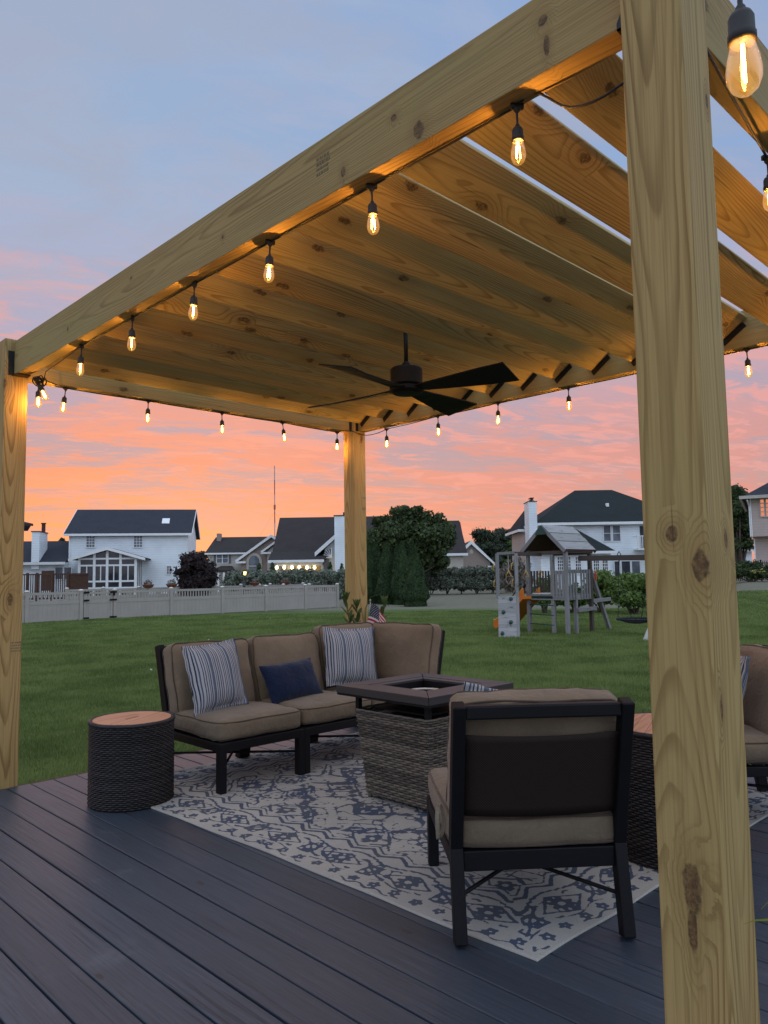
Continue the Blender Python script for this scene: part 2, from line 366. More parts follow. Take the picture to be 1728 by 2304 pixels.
def stripes_mat(name):
    m_, q = new_mat(name)
    tc = q.node('ShaderNodeTexCoord').outputs['Object']; x, y, z = q.xyz(tc)
    xs = q.m('ADD', q.m('MULTIPLY', x, 1.0), q.m('MULTIPLY', q.noise(tc, 30, 2, 0.5), 0.0012))
    u = q.m('FRACT', q.m('MULTIPLY', q.m('ADD', xs, 1.0), 1/0.142))
    wht = (0.34, 0.35, 0.38); gb = (0.085, 0.115, 0.165); blk = (0.022, 0.026, 0.036)
    st = [(0, wht), (.05, blk), (.085, wht), (.14, blk), (.175, wht), (.24, gb), (.28, wht), (.32, blk), (.36, wht), (.42, gb), (.53, blk), (.55, wht), (.61, blk), (.64, wht), (.69, gb), (.71, blk), (.74, wht), (.81, blk), (.85, wht), (.90, gb), (.93, blk), (.95, wht)]
    c = q.ramp(u, st, 'CONSTANT')
    f = q.noise(q.comb(q.m('MULTIPLY', x, 400), q.m('MULTIPLY', y, 120), q.m('MULTIPLY', z, 120)), 1, 2, 0.5)
    c = q.mix(q.m('MULTIPLY', q.smooth(f, 0.45, 0.75), 0.35), c, (0.2, 0.24, 0.3))
    finish(q, c, 0.9, q.m('ADD', f, q.noise(tc, 16, 3, 0.5)), 0.3, 0.005, 0.15)
    return m_
M['stripe'] = stripes_mat('blue_white_stripes')

def wicker_mat(name, c1_, c2_, rough=0.55):
    m_, q = new_mat(name)
    tc = q.node('ShaderNodeTexCoord').outputs['Object']; x, y, z = q.xyz(tc)
    a = q.noise(q.comb(q.m('MULTIPLY', x, 14), q.m('MULTIPLY', y, 14), q.m('MULTIPLY', z, 90)), 1, 3, 0.6)
    rp = q.node('ShaderNodeNewGeometry').outputs['Random Per Island']
    c = q.mix(q.smooth(q.m('ADD', q.m('MULTIPLY', a, 0.7), q.m('MULTIPLY', rp, 0.3)), 0.35, 0.65), c1_, c2_)
    finish(q, c, rough, a, 0.2, 0.003, 0.4)
    return m_
M['wicker_dark'] = wicker_mat('dark_wicker', (0.006, 0.0055, 0.006), (0.022, 0.020, 0.021))
M['wicker_grey'] = wicker_mat('grey_brown_wicker', (0.040, 0.035, 0.027), (0.130, 0.112, 0.088))

def mesh_sling():
    m_, q = new_mat('sling_mesh')
    tc = q.node('ShaderNodeTexCoord').outputs['Object']; x, y, z = q.xyz(tc)
    a = q.m('SINE', q.m('MULTIPLY', q.m('ADD', x, z), 700)); b = q.m('SINE', q.m('MULTIPLY', q.m('SUBTRACT', x, z), 700))
    v = q.m('MULTIPLY', q.m('ADD', a, b), 0.5)
    c = q.mix(q.smooth(v, -0.6, 0.6), (0.006, 0.004, 0.003), (0.034, 0.023, 0.017))
    finish(q, c, 0.7, v, 0.3, 0.001, 0.2); return m_
M['sling'] = mesh_sling()

def siding(name, col, pitch=0.13, vert=False, noise_amt=0.06, rough=0.6):
    m_, q = new_mat(name)
    tc = q.node('ShaderNodeTexCoord').outputs['Object']; x, y, z = q.xyz(tc)
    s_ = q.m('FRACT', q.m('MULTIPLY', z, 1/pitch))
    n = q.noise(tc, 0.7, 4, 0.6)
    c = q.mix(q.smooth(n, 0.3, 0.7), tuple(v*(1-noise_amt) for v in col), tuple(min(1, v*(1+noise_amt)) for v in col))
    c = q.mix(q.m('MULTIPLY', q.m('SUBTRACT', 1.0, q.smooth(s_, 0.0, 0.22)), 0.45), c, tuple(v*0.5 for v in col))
    finish(q, c, rough, s_, 0.6, 0.02, 0.3); return m_
M['side_white'] = siding('white_siding', (0.80, 0.86, 0.90), 0.20)
M['side_cream'] = siding('cream_siding', (0.50, 0.47, 0.41))
M['side_pink'] = siding('blush_siding', (0.50, 0.42, 0.38), 0.16)
M['side_grey'] = siding('grey_siding', (0.45, 0.47, 0.47), 0.14)
def brick_mat(name, a, b, mo):
    m_, q = new_mat(name)
    tc = q.node('ShaderNodeTexCoord').outputs['Object']; x, y, z = q.xyz(tc)
    bt = q.node('ShaderNodeTexBrick', {'Vector': q.comb(q.m('ADD', x, y), z, 0.0), 'Color1': (*a, 1), 'Color2': (*b, 1), 'Mortar': (*mo, 1), 'Scale': 4.0, 'Mortar Size': 0.02})
    finish(q, bt.outputs[0], 0.85); return m_
M['brick_tan'] = brick_mat('tan_brick', (0.30, 0.23, 0.19), (0.24, 0.19, 0.165), (0.36, 0.32, 0.29))
def shingle(name, col):
    m_, q = new_mat(name)
    tc = q.node('ShaderNodeTexCoord').outputs['Object']; x, y, z = q.xyz(tc)
    bt = q.node('ShaderNodeTexBrick', {'Vector': q.comb(q.m('ADD', x, q.m('MULTIPLY', y, 0.3)), q.m('MULTIPLY', z, 1.4), 0.0), 'Color1': (*col, 1), 'Color2': (*[v*0.72 for v in col], 1), 'Mortar': (*[v*0.5 for v in col], 1), 'Scale': 5.0, 'Mortar Size': 0.012, 'Brick Width': 0.6, 'Row Height': 0.2})
    n = q.noise(tc, 0.9, 5, 0.6)
    finish(q, q.mix(q.m('MULTIPLY', q.smooth(n, 0.3, 0.7), 0.3), bt.outputs[0], tuple(v*1.25 for v in col)), 0.9, spec=0.2); return m_
M['roof_slate'] = shingle('charcoal_shingles', (0.042, 0.046, 0.060))
M['roof_brown'] = shingle('brown_grey_shingles', (0.050, 0.043, 0.043))
M['roof_black'] = shingle('black_green_shingles', (0.022, 0.028, 0.030))
def glass_win(name, col, rough=0.08):
    m_, q = new_mat(name)
    tc = q.node('ShaderNodeTexCoord').outputs['Object']; n = q.noise(tc, 1.2, 3, 0.5)
    finish(q, q.mix(q.smooth(n, 0.35, 0.65), tuple(v*0.7 for v in col), tuple(v*1.3 for v in col)), rough, spec=0.5); return m_
M['pane'] = glass_win('dark_window_glass', (0.045, 0.055, 0.07))
M['pane_sun'] = glass_win('sunroom_glass', (0.035, 0.036, 0.045))
M['blind'] = glass_win('window_with_blinds', (0.13, 0.15, 0.18), 0.3)
M['pane_sunset_paint'] = plain('painted_sunset_glass', (0.9, 0.30, 0.12), 0.12, 0.1, 3, 0, 1.0, 0.9)  # sunset reflection put into the pane as an orange base colour
def emit(name, col, st):
    m_, q = new_mat(name); e = q.node('ShaderNodeEmission', {0: (*col, 1), 1: st}); q.t.links.new(e.outputs[0], q.out.inputs[0]); return m_
M['filament'] = emit('glowing_filament', (1.0, 0.62, 0.20), 60)
M['porch_glow'] = emit('porch_bulb_glow', (1.0, 0.80, 0.45), 9)
M['lamp_glow'] = emit('garden_lamp_glow', (1.0, 0.62, 0.15), 7)
M['flood_glow'] = emit('floodlight_glow', (1.0, 0.97, 0.85), 14)

def bulb_glass():
    m_, q = new_mat('amber_bulb_glass')
    fr = q.node('ShaderNodeLayerWeight', {'Blend': 0.30})
    tr = q.node('ShaderNodeBsdfTransparent', {0: (1.0, 0.86, 0.62, 1)}); gl = q.node('ShaderNodeBsdfGlossy', {0: (1, .95, .9, 1), 'Roughness': 0.03})
    em = q.node('ShaderNodeEmission', {0: (1.0, 0.46, 0.07, 1), 1: 0.22})
    ad = q.node('ShaderNodeAddShader', {0: tr.outputs[0], 1: em.outputs[0]})
    mx = q.node('ShaderNodeMixShader', {0: q.m('MULTIPLY', fr.outputs['Facing'], 0.55), 1: ad.outputs[0], 2: gl.outputs[0]})
    q.t.links.new(mx.outputs[0], q.out.inputs[0]); return m_
M['bulb'] = bulb_glass()

def leaf_mat(name, c1_, c2_, trans=0.25, rough=0.6, ns=1.4, nw=0.45):
    m_, q = new_mat(name)
    rp = q.node('ShaderNodeNewGeometry').outputs['Random Per Island']
    tc = q.node('ShaderNodeTexCoord').outputs['Object']; n = q.noise(tc, ns, 5, 0.65)
    f = q.m('ADD', q.m('MULTIPLY', rp, 1-nw), q.m('MULTIPLY', q.smooth(n, 0.34, 0.66), nw))
    c = q.mix(f, c1_, c2_)
    d = q.node('ShaderNodeBsdfPrincipled', {'Base Color': c, 'Roughness': rough, 'Specular IOR Level': 0.25})
    t = q.node('ShaderNodeBsdfTranslucent', {0: c})
    mx = q.node('ShaderNodeMixShader', {0: trans, 1: d.outputs[0], 2: t.outputs[0]})
    q.t.links.new(mx.outputs[0], q.out.inputs[0]); return m_
M['leaf_dark'] = leaf_mat('dark_green_leaves', (0.018, 0.032, 0.012), (0.100, 0.140, 0.052))
M['leaf_arbor'] = leaf_mat('arborvitae_sprays', (0.010, 0.024, 0.008), (0.045, 0.085, 0.024), 0.1)
M['leaf_purple'] = leaf_mat('plum_leaves', (0.014, 0.010, 0.011), (0.052, 0.034, 0.034))
M['leaf_hedge'] = leaf_mat('variegated_hedge_leaves', (0.030, 0.045, 0.028), (0.26, 0.30, 0.23), 0.15)
M['leaf_shrub'] = leaf_mat('bright_shrub_leaves', (0.035, 0.070, 0.015), (0.20, 0.30, 0.075), 0.3)
M['leaf_pine'] = leaf_mat('pine_needles', (0.020, 0.030, 0.018), (0.060, 0.080, 0.045), 0.1)
M['leaf_light'] = leaf_mat('light_green_leaves', (0.04, 0.08, 0.02), (0.14, 0.22, 0.06))
M['leaf_dry'] = leaf_mat('dry_grass_plumes', (0.10, 0.085, 0.07), (0.30, 0.26, 0.22))
M['leaf_plant'] = leaf_mat('lily_leaves', (0.04, 0.07, 0.02), (0.13, 0.18, 0.06), 0.3)
M['leaf_grass'] = leaf_mat('lawn_blades', (0.070, 0.118, 0.026), (0.250, 0.325, 0.105), 0.35, 0.6, 0.9, 0.48)
M['leaf_yellow'] = leaf_mat('yellow_green_blade', (0.16, 0.20, 0.03), (0.28, 0.30, 0.05), 0.3)
M['petal'] = plain('yellow_petals', (0.7, 0.6, 0.15), 0.7)

# ================================================================== GROUND AND LAWN
def smooth01(a, b, v): 
    t = np.clip((v-a)/(b-a), 0, 1); return t*t*(3-2*t)
def ground_z(X, Y):
    X = np.asarray(X, float); Y = np.asarray(Y, float)
    lat = (X-CAM.x)*RH.x + (Y-CAM.y)*RH.y; dep = (X-CAM.x)*FH.x + (Y-CAM.y)*FH.y
    ang = lat/np.maximum(dep, 5)
    return LAWN + 1.0*smooth01(0.40, 0.47, ang)*smooth01(20, 42, dep) + 0.02*np.sin(X*.35)*np.cos(Y*.3)*smooth01(8, 20, dep)

def make_ground():
    ax = np.concatenate([-np.geomspace(1200, 30, 24), np.linspace(-28, 70, 120), np.geomspace(72, 1300, 24)])
    X, Y = np.meshgrid(ax, ax, indexing='ij'); Z = ground_z(X, Y)
    V = np.stack([X, Y, Z], -1).reshape(-1, 3); n = len(ax); i = np.arange(n-1)
    I, J = np.meshgrid(i, i, indexing='ij'); a = (I*n+J).ravel()
    F = np.stack([a, a+n, a+n+1, a+1], 1)
    m_, q = new_mat('lawn_turf')
    p = q.node('ShaderNodeNewGeometry').outputs['Position']; x, y, z = q.xyz(p)
    lat = q.vm('DOT_PRODUCT', p, tuple(RH)); dep = q.vm('DOT_PRODUCT', p, tuple(FH))
    n1_ = q.noise(p, 0.35, 5, 0.6); n2_ = q.noise(p, 3.0, 5, 0.65); n3_ = q.noise(p, 60, 3, 0.6)
    c = q.mix(q.smooth(n1_, 0.3, 0.7), (0.085, 0.128, 0.040), (0.120, 0.170, 0.056))
    c = q.mix(q.m('MULTIPLY', q.smooth(n2_, 0.35, 0.7), 0.5), c, (0.095, 0.120, 0.045))
    c = q.mix(q.m('MULTIPLY', q.smooth(n3_, 0.35, 0.65), 0.35), c, (0.035, 0.058, 0.018))
    # the neighbour's dry lawn starts along a line well beyond the playset
    edge = q.m('ADD', q.m('ADD', dep, q.m('MULTIPLY', lat, 0.2)), q.m('MULTIPLY', q.noise(p, 0.25, 3), 5.0))
    dry = q.smooth(edge, 36.5, 39.5)
    cd_ = q.mix(q.smooth(n2_, 0.3, 0.7), (0.17, 0.16, 0.122), (0.225, 0.205, 0.162))
    c = q.mix(q.m('MULTIPLY', dry, 0.85), c, cd_)
    finish(q, c, 0.9, n3_, 0.6, 0.02, 0.1)
    o = np_mesh('lawn', V, F, m_, smooth=True); tag(o, kind='structure'); return o
make_ground()

def grass_blades():
    rg = np.random.default_rng(3)
    Ns = []
    # density thins with distance from the camera
    N = 1400000
    dep = 3.5*np.exp(rg.random(N)*math.log(34/3.5)); lat = (rg.random(N)*1.55-0.82)*dep
    X = CAM.x + FH.x*dep + RH.x*lat; Y = CAM.y + FH.y*dep + RH.y*lat
    ok = ((Y > 4.31) | (X > 3.34)) & (X > -12); X, Y, dep = X[ok], Y[ok], dep[ok]; N = len(X)
    ang = rg.random(N)*2*PI; h = (0.028+0.03*rg.random(N))*(1+0.25*(dep > 10)); wd = (0.0022+0.0018*rg.random(N))*(1+dep*0.10)
    lean = rg.normal(0, 0.018, (N, 2)); Z = ground_z(X, Y)
    cx, sx_ = np.cos(ang)*wd, np.sin(ang)*wd
    a = np.stack([X-cx, Y-sx_, Z], 1); b = np.stack([X+cx, Y+sx_, Z], 1); t = np.stack([X+lean[:, 0], Y+lean[:, 1], Z+h], 1)
    V = np.stack([a, b, t], 1).reshape(-1, 3); F = np.arange(3*N).reshape(N, 3)
    o = np_mesh('grass', V, F, M['leaf_grass']); tag(o, 'short mown green grass growing beyond the deck edge', 'grass', kind='stuff')
grass_blades()

# ================================================================== DECK
def make_deck():
    m_, q = new_mat('blue_grey_deck_stain')
    tc = q.node('ShaderNodeTexCoord').outputs['Object']; x, y, z = q.xyz(tc)
    rp = q.node('ShaderNodeNewGeometry').outputs['Random Per Island']
    ys = q.m('ADD', y, q.m('MULTIPLY', rp, 60.0))
    fib = q.noise(q.comb(q.m('MULTIPLY', x, 160), q.m('MULTIPLY', ys, 3.0), z), 1, 4, 0.6)
    wob = q.noise(q.comb(q.m('MULTIPLY', x, 9), q.m('MULTIPLY', ys, 0.8), rp), 1, 3, 0.5)
    ring = q.m('FRACT', q.m('MULTIPLY', q.m('ADD', q.m('MULTIPLY', x, 1.0), q.m('MULTIPLY', wob, 0.16)), 42.0))
    rl = q.m('MULTIPLY', q.smooth(ring, 0.3, 0.85), q.m('SUBTRACT', 1.0, q.smooth(ring, 0.9, 1.0)))
    crk = q.smooth(q.noise(q.comb(q.m('MULTIPLY', x, 95), q.m('MULTIPLY', ys, 1.3), 0.3), 1, 3, 0.55), 0.625, 0.66)
    worn = q.smooth(q.noise(q.vm('ADD', tc, (3, 8, 1)), 2.6, 6, 0.7), 0.60, 0.78)
    dust = q.smooth(q.noise(q.comb(q.m('MULTIPLY', x, 30), q.m('MULTIPLY', y, 9), 0.0), 1, 6, 0.75), 0.58, 0.8)
    vo = q.node('ShaderNodeTexVoronoi', {'Vector': q.comb(q.m('MULTIPLY', x, 6.5), q.m('MULTIPLY', ys, 2.4), 0.0), 'Scale': 1.0})
    dot = q.m('MULTIPLY', q.m('SUBTRACT', 1.0, q.smooth(vo.outputs['Distance'], 0.045, 0.08)), q.m('GREATER_THAN', q.xyz(vo.outputs['Color'])[0], 0.45))
    c = q.mix(q.m('MULTIPLY', rp, 1.0), (0.029, 0.042, 0.060), (0.044, 0.060, 0.082))
    c = q.mix(q.m('MULTIPLY', q.smooth(fib, 0.35, 0.65), 0.65), c, (0.020, 0.028, 0.040))
    c = q.mix(q.m('MULTIPLY', worn, 0.60), c, (0.115, 0.125, 0.145))
    c = q.mix(q.m('MULTIPLY', dust, 0.22), c, (0.09, 0.11, 0.14))
    c = q.mix(q.m('MULTIPLY', crk, 0.7), c, (0.012, 0.016, 0.024))
    c = q.mix(q.m('MULTIPLY', dot, 0.85), c, (0.010, 0.011, 0.014))
    h = q.m('ADD', q.m('ADD', q.m('MULTIPLY', rl, 0.25), q.m('MULTIPLY', fib, 0.5)), q.m('MULTIPLY', crk, -2.0))
    rgh = q.m('ADD', 0.36, q.m('ADD', q.m('MULTIPLY', worn, 0.16), q.m('MULTIPLY', fib, 0.18)))
    finish(q, c, rgh, h, 0.35, 0.002, 0.5)
    mb = MB(); P = 0.1385
    for i in range(-34, 26):
        x0 = 0.069+i*P
        if x0+P > 3.30: break
        gap = rnd.choice((.004, .006, .006, .009)); dz_ = rnd.uniform(-.0015, .0015)
        ys = [4.27] + [y_ for y_ in ([rnd.uniform(-2.6, -1.2)])] + [-4.2]
        for a, b in zip(ys[1:], ys[:-1]): mb.box(x0+gap/2, x0+P-gap/2, a+0.002, b-0.002, -0.036+dz_, dz_)
    # joists and rim
    o = mb.build('deck', m_, bevel=0.004, seg=2); tag(o, kind='structure')
    jb = MB()
    for k_ in range(20): jb.box(-4.6, 3.28, 4.235-k_*0.42-0.038, 4.235-k_*0.42, -0.25, -0.038)
    jb.box(3.285, 3.322, -4.2, 4.27, -0.26, -0.004); jb.box(-4.6, 3.322, 4.275, 4.312, -0.30, -0.005)
    j = jb.build('deck_frame', M['fence_brown'], o); tag(j)
make_deck()

# ================================================================== PERGOLA
La, Lb, HB, BH, HT, PW = 4.417, 3.035, 2.507, 0.215, 2.735, 0.14
pg = empty('pergola', (0, 0, 0), 0, 'large new pine pergola with tilted roof slats standing on the dark deck', 'pergola')
def post(x, y, z0): return timber('post', (x+PW/2, y+PW/2, z0), (x+PW/2, y+PW/2, HT), PW, PW, M['pine_post' if x+y == 0 else 'pine'], pg, up=(0, 1, 0), bevel=0.006)
p_c = post(0, 0, 0.002); p_a = post(0, La-PW, -0.38); p_b = post(Lb-PW, La-PW, -0.38); p_d = post(Lb-PW, 0, 0.002)
zc = HB+BH/2
timber('beam', (0.0925, PW+0.002, zc), (0.0925, La-PW-0.002, zc), 0.075, BH, M['pine_beam'], pg)
timber('beam', (Lb-0.045, La-PW-0.002, zc), (Lb-0.045, PW+0.002, zc), 0.088, BH, M['pine'], pg)
timber('beam', (PW+0.002, La-0.045, zc), (Lb-PW-0.002, La-0.045, zc), 0.088, BH, M['pine'], pg)
timber('beam', (Lb-PW-0.002, 0.0905, zc), (PW+0.002, 0.0905, zc), 0.075, BH, M['pine'], pg)
# slats tilted like louvres: low edge towards the far side, high edge towards the near side
SL = [4.239-0.2865*k_ for k_ in range(14)]
for i, yl in enumerate(SL):
    lo = Vector((0, yl+.011, 2.5836)); hi = lo+Vector((0, -0.151, .105)); d = hi-lo; c = (lo+hi)/2
    nrm = Vector((0, -d.z, d.y)).normalized()
    c = c - nrm*0.0
    s_ = timber('slat', (0.134, c.y-.038, c.z-.003), (Lb-0.095, c.y, c.z), d.length, 0.038, M['pine_slat'], pg, up=(0, d.z, -d.y), bevel=0.004)
def wavy_plate(p, q_, nrm, wd, parent, both=False):
    """scalloped steel flange lying flat on a face from p to q_"""
    p, q_, nrm = Vector(p), Vector(q_), Vector(nrm).normalized(); d = q_-p; L = d.length; d.normalize(); s_ = d.cross(nrm)
    n = 26; e1, e2 = [], []
    for i in range(n+1):
        t = i/n; wv = 0.35*abs(math.sin(t*PI*3.5))
        e1.append(p+d*L*t + s_*wd*(0.5+wv*0.5)*(1 if t > .03 else .4)); e2.append(p+d*L*t - s_*wd*0.5)
    MB().prism(e1+e2[::-1], nrm*0.004).build('bracket', M['bracket'], parent)
for yl in SL:
    wavy_plate((Lb-0.0892, yl-.004, 2.551), (Lb-0.0892, yl-.130, 2.642), (-1, 0, 0), -0.034, pg)
    wavy_plate((0.1303, yl-.042, 2.548), (0.1303, yl-.168, 2.639), (1, 0, 0), 0.034, pg)
wavy_plate((0.040, La-PW-0.0005, HB-0.004), (0.036, La-PW-0.0005, HB+0.15), (0, -1, 0), 0.036, pg)     # near-left post
MB().box(0.044, 0.134, La-PW-0.07, La-PW-0.001, HB-0.006, HB-0.002).build('bracket', M['bracket'], pg)
wavy_plate((Lb-PW+0.040, La-PW-0.0005, HB-0.002), (Lb-PW+0.034, La-PW-0.0005, HB+0.15), (0, -1, 0), 0.030, pg)
wavy_plate((Lb-PW-0.0005, La-PW+0.040, HB-0.002), (Lb-PW-0.0005, La-PW+0.034, HB+0.15), (-1, 0, 0), -0.030, pg)
MB().prism([(0.050, PW+.001, HB-.006), (0.050, PW+.034, HB-.006), (0.050, PW+.034, HB+.012), (0.050, PW+.001, HB+.075)], (.004, 0, 0)).box(0.050, 0.135, PW+0.001, PW+0.034, HB-0.006, HB-0.002).build('bracket', M['bracket'], pg)
# faint printed lumber grade marks on beam and posts (unreadable strokes, as in the photo)
def grade_mark(p, u, v, nrm, s=1.0, rows=3, n=9):
    mb = MB(); p, u, v, nrm = Vector(p), Vector(u), Vector(v), Vector(nrm)
    for r in range(rows):
        x_ = 0
        for k_ in range(n):
            wl = rnd.choice((.003, .006, .009))*s
            a = p+u*x_+v*(r*.014*s)
            mb.prism([a, a+u*wl, a+u*wl+v*.0075*s, a+v*.0075*s], nrm*0.0006); x_ += wl+.003*s
    mb.build('grade_mark', M['ink'], pg)
M['ink'] = plain('faded_ink', (0.16, 0.125, 0.075), 0.9)
grade_mark((0.0548, 1.30, 2.66), (0, -1, 0), (0, 0, -1), (-1, 0, 0), 1.3, 4, 6)
grade_mark((Lb-PW+0.09, La-PW-0.0002, 1.92), (1, 0, 0), (0, 0, -1), (0, -1, 0), 1.0, 1, 5)
grade_mark((Lb-PW+0.09, La-PW-0.0002, 1.83), (1, 0, 0), (0, 0, -1), (0, -1, 0), 1.0, 2, 5)
grade_mark((0.075, La-PW-0.0002, 0.86), (1, 0, 0), (0, 0, -1), (0, -1, 0), 1.2, 4, 6)

# ================================================================== STRING LIGHTS
st = empty('string_lights', (0.1, 0.5, 2.49), 0, 'black string of glowing amber bulbs clipped under the pergola beams', 'string lights')
STI = Matrix.Translation(st.location).inverted()
LW = 3.4
def bulb(p, tilt=(0, 0), lamp=True, drop=0.055, parent=None, orig=Vector((0, 0, 0)), power=LW):
    """p: point on the cable; the socket hangs below it"""
    p = Vector(p); e = Euler((tilt[0], tilt[1], rnd.uniform(0, 6.28)))
    loc = p-orig
    sk = MB().lathe([(.004, 0.004), (.009, 0.0), (.010, -.012), (.004, -.020), (.0032, -.026), (.0032, -drop+.004), (.006, -drop), (.0065, -drop-.006), (.0125, -drop-.009), (.0152, -drop-.015), (.0155, -drop-.034), (.0168, -drop-.036), (.0168, -drop-.046), (.014, -drop-.047)][::-1], n=16)
    sk.box(-.018, .018, -.006, .006, -.008, .006)
    s_ = sk.build('bulb_socket', M['rubber'], parent, smooth=False, loc=loc, rot=e)
    for pl in s_.data.polygons: pl.use_smooth = len(pl.vertices) == 4
    z0 = -drop-.046
    gb = MB().lathe([(.0015, z0-.066), (.009, z0-.0645), (.0160, z0-.058), (.0205, z0-.046), (.0210, z0-.037), (.0190, z0-.022), (.0155, z0-.008), (.0140, z0)], n=20, closed_top=False).build('glass_bulb', M['bulb'], s_, smooth=True)
    fl = MB()
    for k_ in (-1, 1): fl.tube([(.004*k_, 0, z0-.014), (.0052*k_, 0, z0-.048)], .0016, 6)
    fl.tube([(0, 0, z0-.002), (0, 0, z0-.014)], .0022, 6)
    fl.build('filament', M['filament'], s_)
    if lamp:
        ld = bpy.data.lights.new('bulb_light', 'POINT'); ld.energy = power; ld.color = (1.0, 0.50, 0.115); ld.shadow_soft_size = 0.002
        lo = bpy.data.objects.new('bulb_light', ld); COL.objects.link(lo); lo.parent = s_; lo.location = (0, 0, z0-.032)
    return s_
att = []
AX, BX, AY = 0.112, Lb-0.060, La-0.062
ac = [(AX, y_, 2.500) for y_ in (.507, 1.087, 1.651, 2.206, 2.79, 3.389)]
ab = [(x_, AY, z_) for x_, z_ in ((.407, 2.497), (.992, 2.501), (1.601, 2.499), (2.178, 2.499), (2.77, 2.490))]
bd = [(BX, y_, z_) for y_, z_ in ((3.944, 2.482), (3.354, 2.498), (2.753, 2.5), (2.149, 2.5), (1.553, 2.5), (.964, 2.5), (.40, 2.5))]
cdl = [(2.50, 0.112, 2.5), (1.95, 0.112, 2.5), (1.40, 0.112, 2.49), (0.84, 0.112, 2.468)]
corner = [(0.175, 4.20, 2.470)]
def sag(a, b, s, n=10):
    a, b = Vector(a), Vector(b); return [a.lerp(b, i/n)-Vector((0, 0, s*4*(i/n)*(1-i/n))) for i in range(n)]
_c4 = [Vector(v) for v in ((0.155, 0.02, 2.505), (0.155, 0.16, 2.470), (0.15, 0.36, 2.425), (0.14, 0.40, 2.520), ac[0])]
def _onx(px, py, X):
    v = ray(px, py); return CAM+v*((X-CAM.x)/v.x)
path = [Vector((0.16, 0.03, 2.50))]+[_onx(a_, b_, .135-.002*i_) for i_, (a_, b_) in enumerate(((1430, 168), (1409, 182), (1385, 199), (1360, 216), (1335, 229), (1310, 238), (1285, 242), (1265, 238), (1248, 229), (1232, 219), (1216, 211), (1200, 209), (1188, 212)))]
for a, b in zip(ac[:-1], ac[1:]): path += sag(a, b, 0.003)
path += sag(ac[-1], (0.165, 4.10, 2.50), 0.004)
for k_ in range(46):       # bundled slack at the far-left corner
    t = k_/46*2*PI*3.2; path.append(Vector((0.17+0.028*math.cos(t)+.01*math.sin(t*.37), 4.17+0.03*math.cos(t*.8+1), 2.463+0.036*math.sin(t))))
path += sag((0.20, 4.22, 2.50), ab[0], 0.002, 6)
for a, b in zip(ab[:-1], ab[1:]): path += sag(a, b, 0.004)
path += sag(ab[-1], (Lb-PW-0.02, La-0.10, 2.512), -0.002, 4) + sag((Lb-PW-0.012, La-PW-0.01, 2.498), (Lb-0.02, La-PW-0.02, 2.478), 0.006, 5) + sag((Lb-0.02, La-PW-0.02, 2.478), bd[0], 0.014, 8)
for a, b in zip(bd[:-1], bd[1:]): path += sag(a, b, 0.006)
path += sag(bd[-1], cdl[0], 0.02)
for a, b in zip(cdl[:-1], cdl[1:]): path += sag(a, b, 0.012)
path += sag(cdl[-1], (0.15, 0.03, 2.475), 0.006) + [Vector((0.15, 0.03, 2.475))]
path += sag((0.15, 0.03, 2.475), (0.12, -0.012, 2.70), 0, 3)
BIG = at(1674, 160, .875)+Vector((0, 0, .165))
path += sag((0.12, -0.012, 2.70), BIG+Vector((0, 0, .005)), -0.0, 10) + sag(BIG+Vector((0, 0, .005)), (-1.9, -2.0, 2.5), 0.05, 10)
MB().tube([STI @ p for p in path], .0036, 6).build('cable', M['rubber'], st, smooth=True)
tl = [(0, 0), (.04, .02), (-.10, .07), (-.06, -.05), (.02, .02), (.05, 0)]
for p, t in zip(ac, tl): bulb(p, t, parent=st, orig=st.location)
for p in ab: bulb(p, (rnd.uniform(-.12, .12), rnd.uniform(-.08, .08)), parent=st, orig=st.location)
for p in bd: bulb(p, (0, rnd.uniform(-.05, .05)), parent=st, orig=st.location)
for p in cdl: bulb(p, parent=st, orig=st.location)
bulb(corner[0], (0.06, 0), parent=st, orig=st.location)
bulb((0.15, 4.16, 2.475), (0.35, 0.3), lamp=False, parent=st, orig=st.location, drop=.035)
bulb(BIG, drop=0.083, parent=st, orig=st.location, power=1.0)

# ================================================================== CEILING FAN
FC = Vector((1.535, 2.312, 0))
fan = empty('ceiling_fan', (FC.x, FC.y, 2.62), 0, 'black four bladed ceiling fan hanging from the pergola slats', 'ceiling fan')
ZB = 2.285-2.62
MB().tube([(0, 0, 0.06), (0, 0, ZB+.13)], .0125, 12).build('downrod', M['fan'], fan, smooth=True)
MB().box(-.06, .06, -.045, .045, 0.045, 0.075).build('mounting_plate', M['fan'], fan, bevel=.004)
MB().lathe([(.008, ZB+.165), (.022, ZB+.150), (.030, ZB+.128), (.085, ZB+.122), (.092, ZB+.112), (.092, ZB+.025), (.080, ZB+.015), (.030, ZB+.008)][::-1], n=32).build('motor_housing', M['fan'], fan, smooth=False, bevel=.003)
MB().lathe([(.030, ZB-.030), (.075, ZB-.027), (.098, ZB-.014), (.098, ZB+.010), (.06, ZB+.016)], n=28).build('hub', M['fan'], fan, bevel=.003)
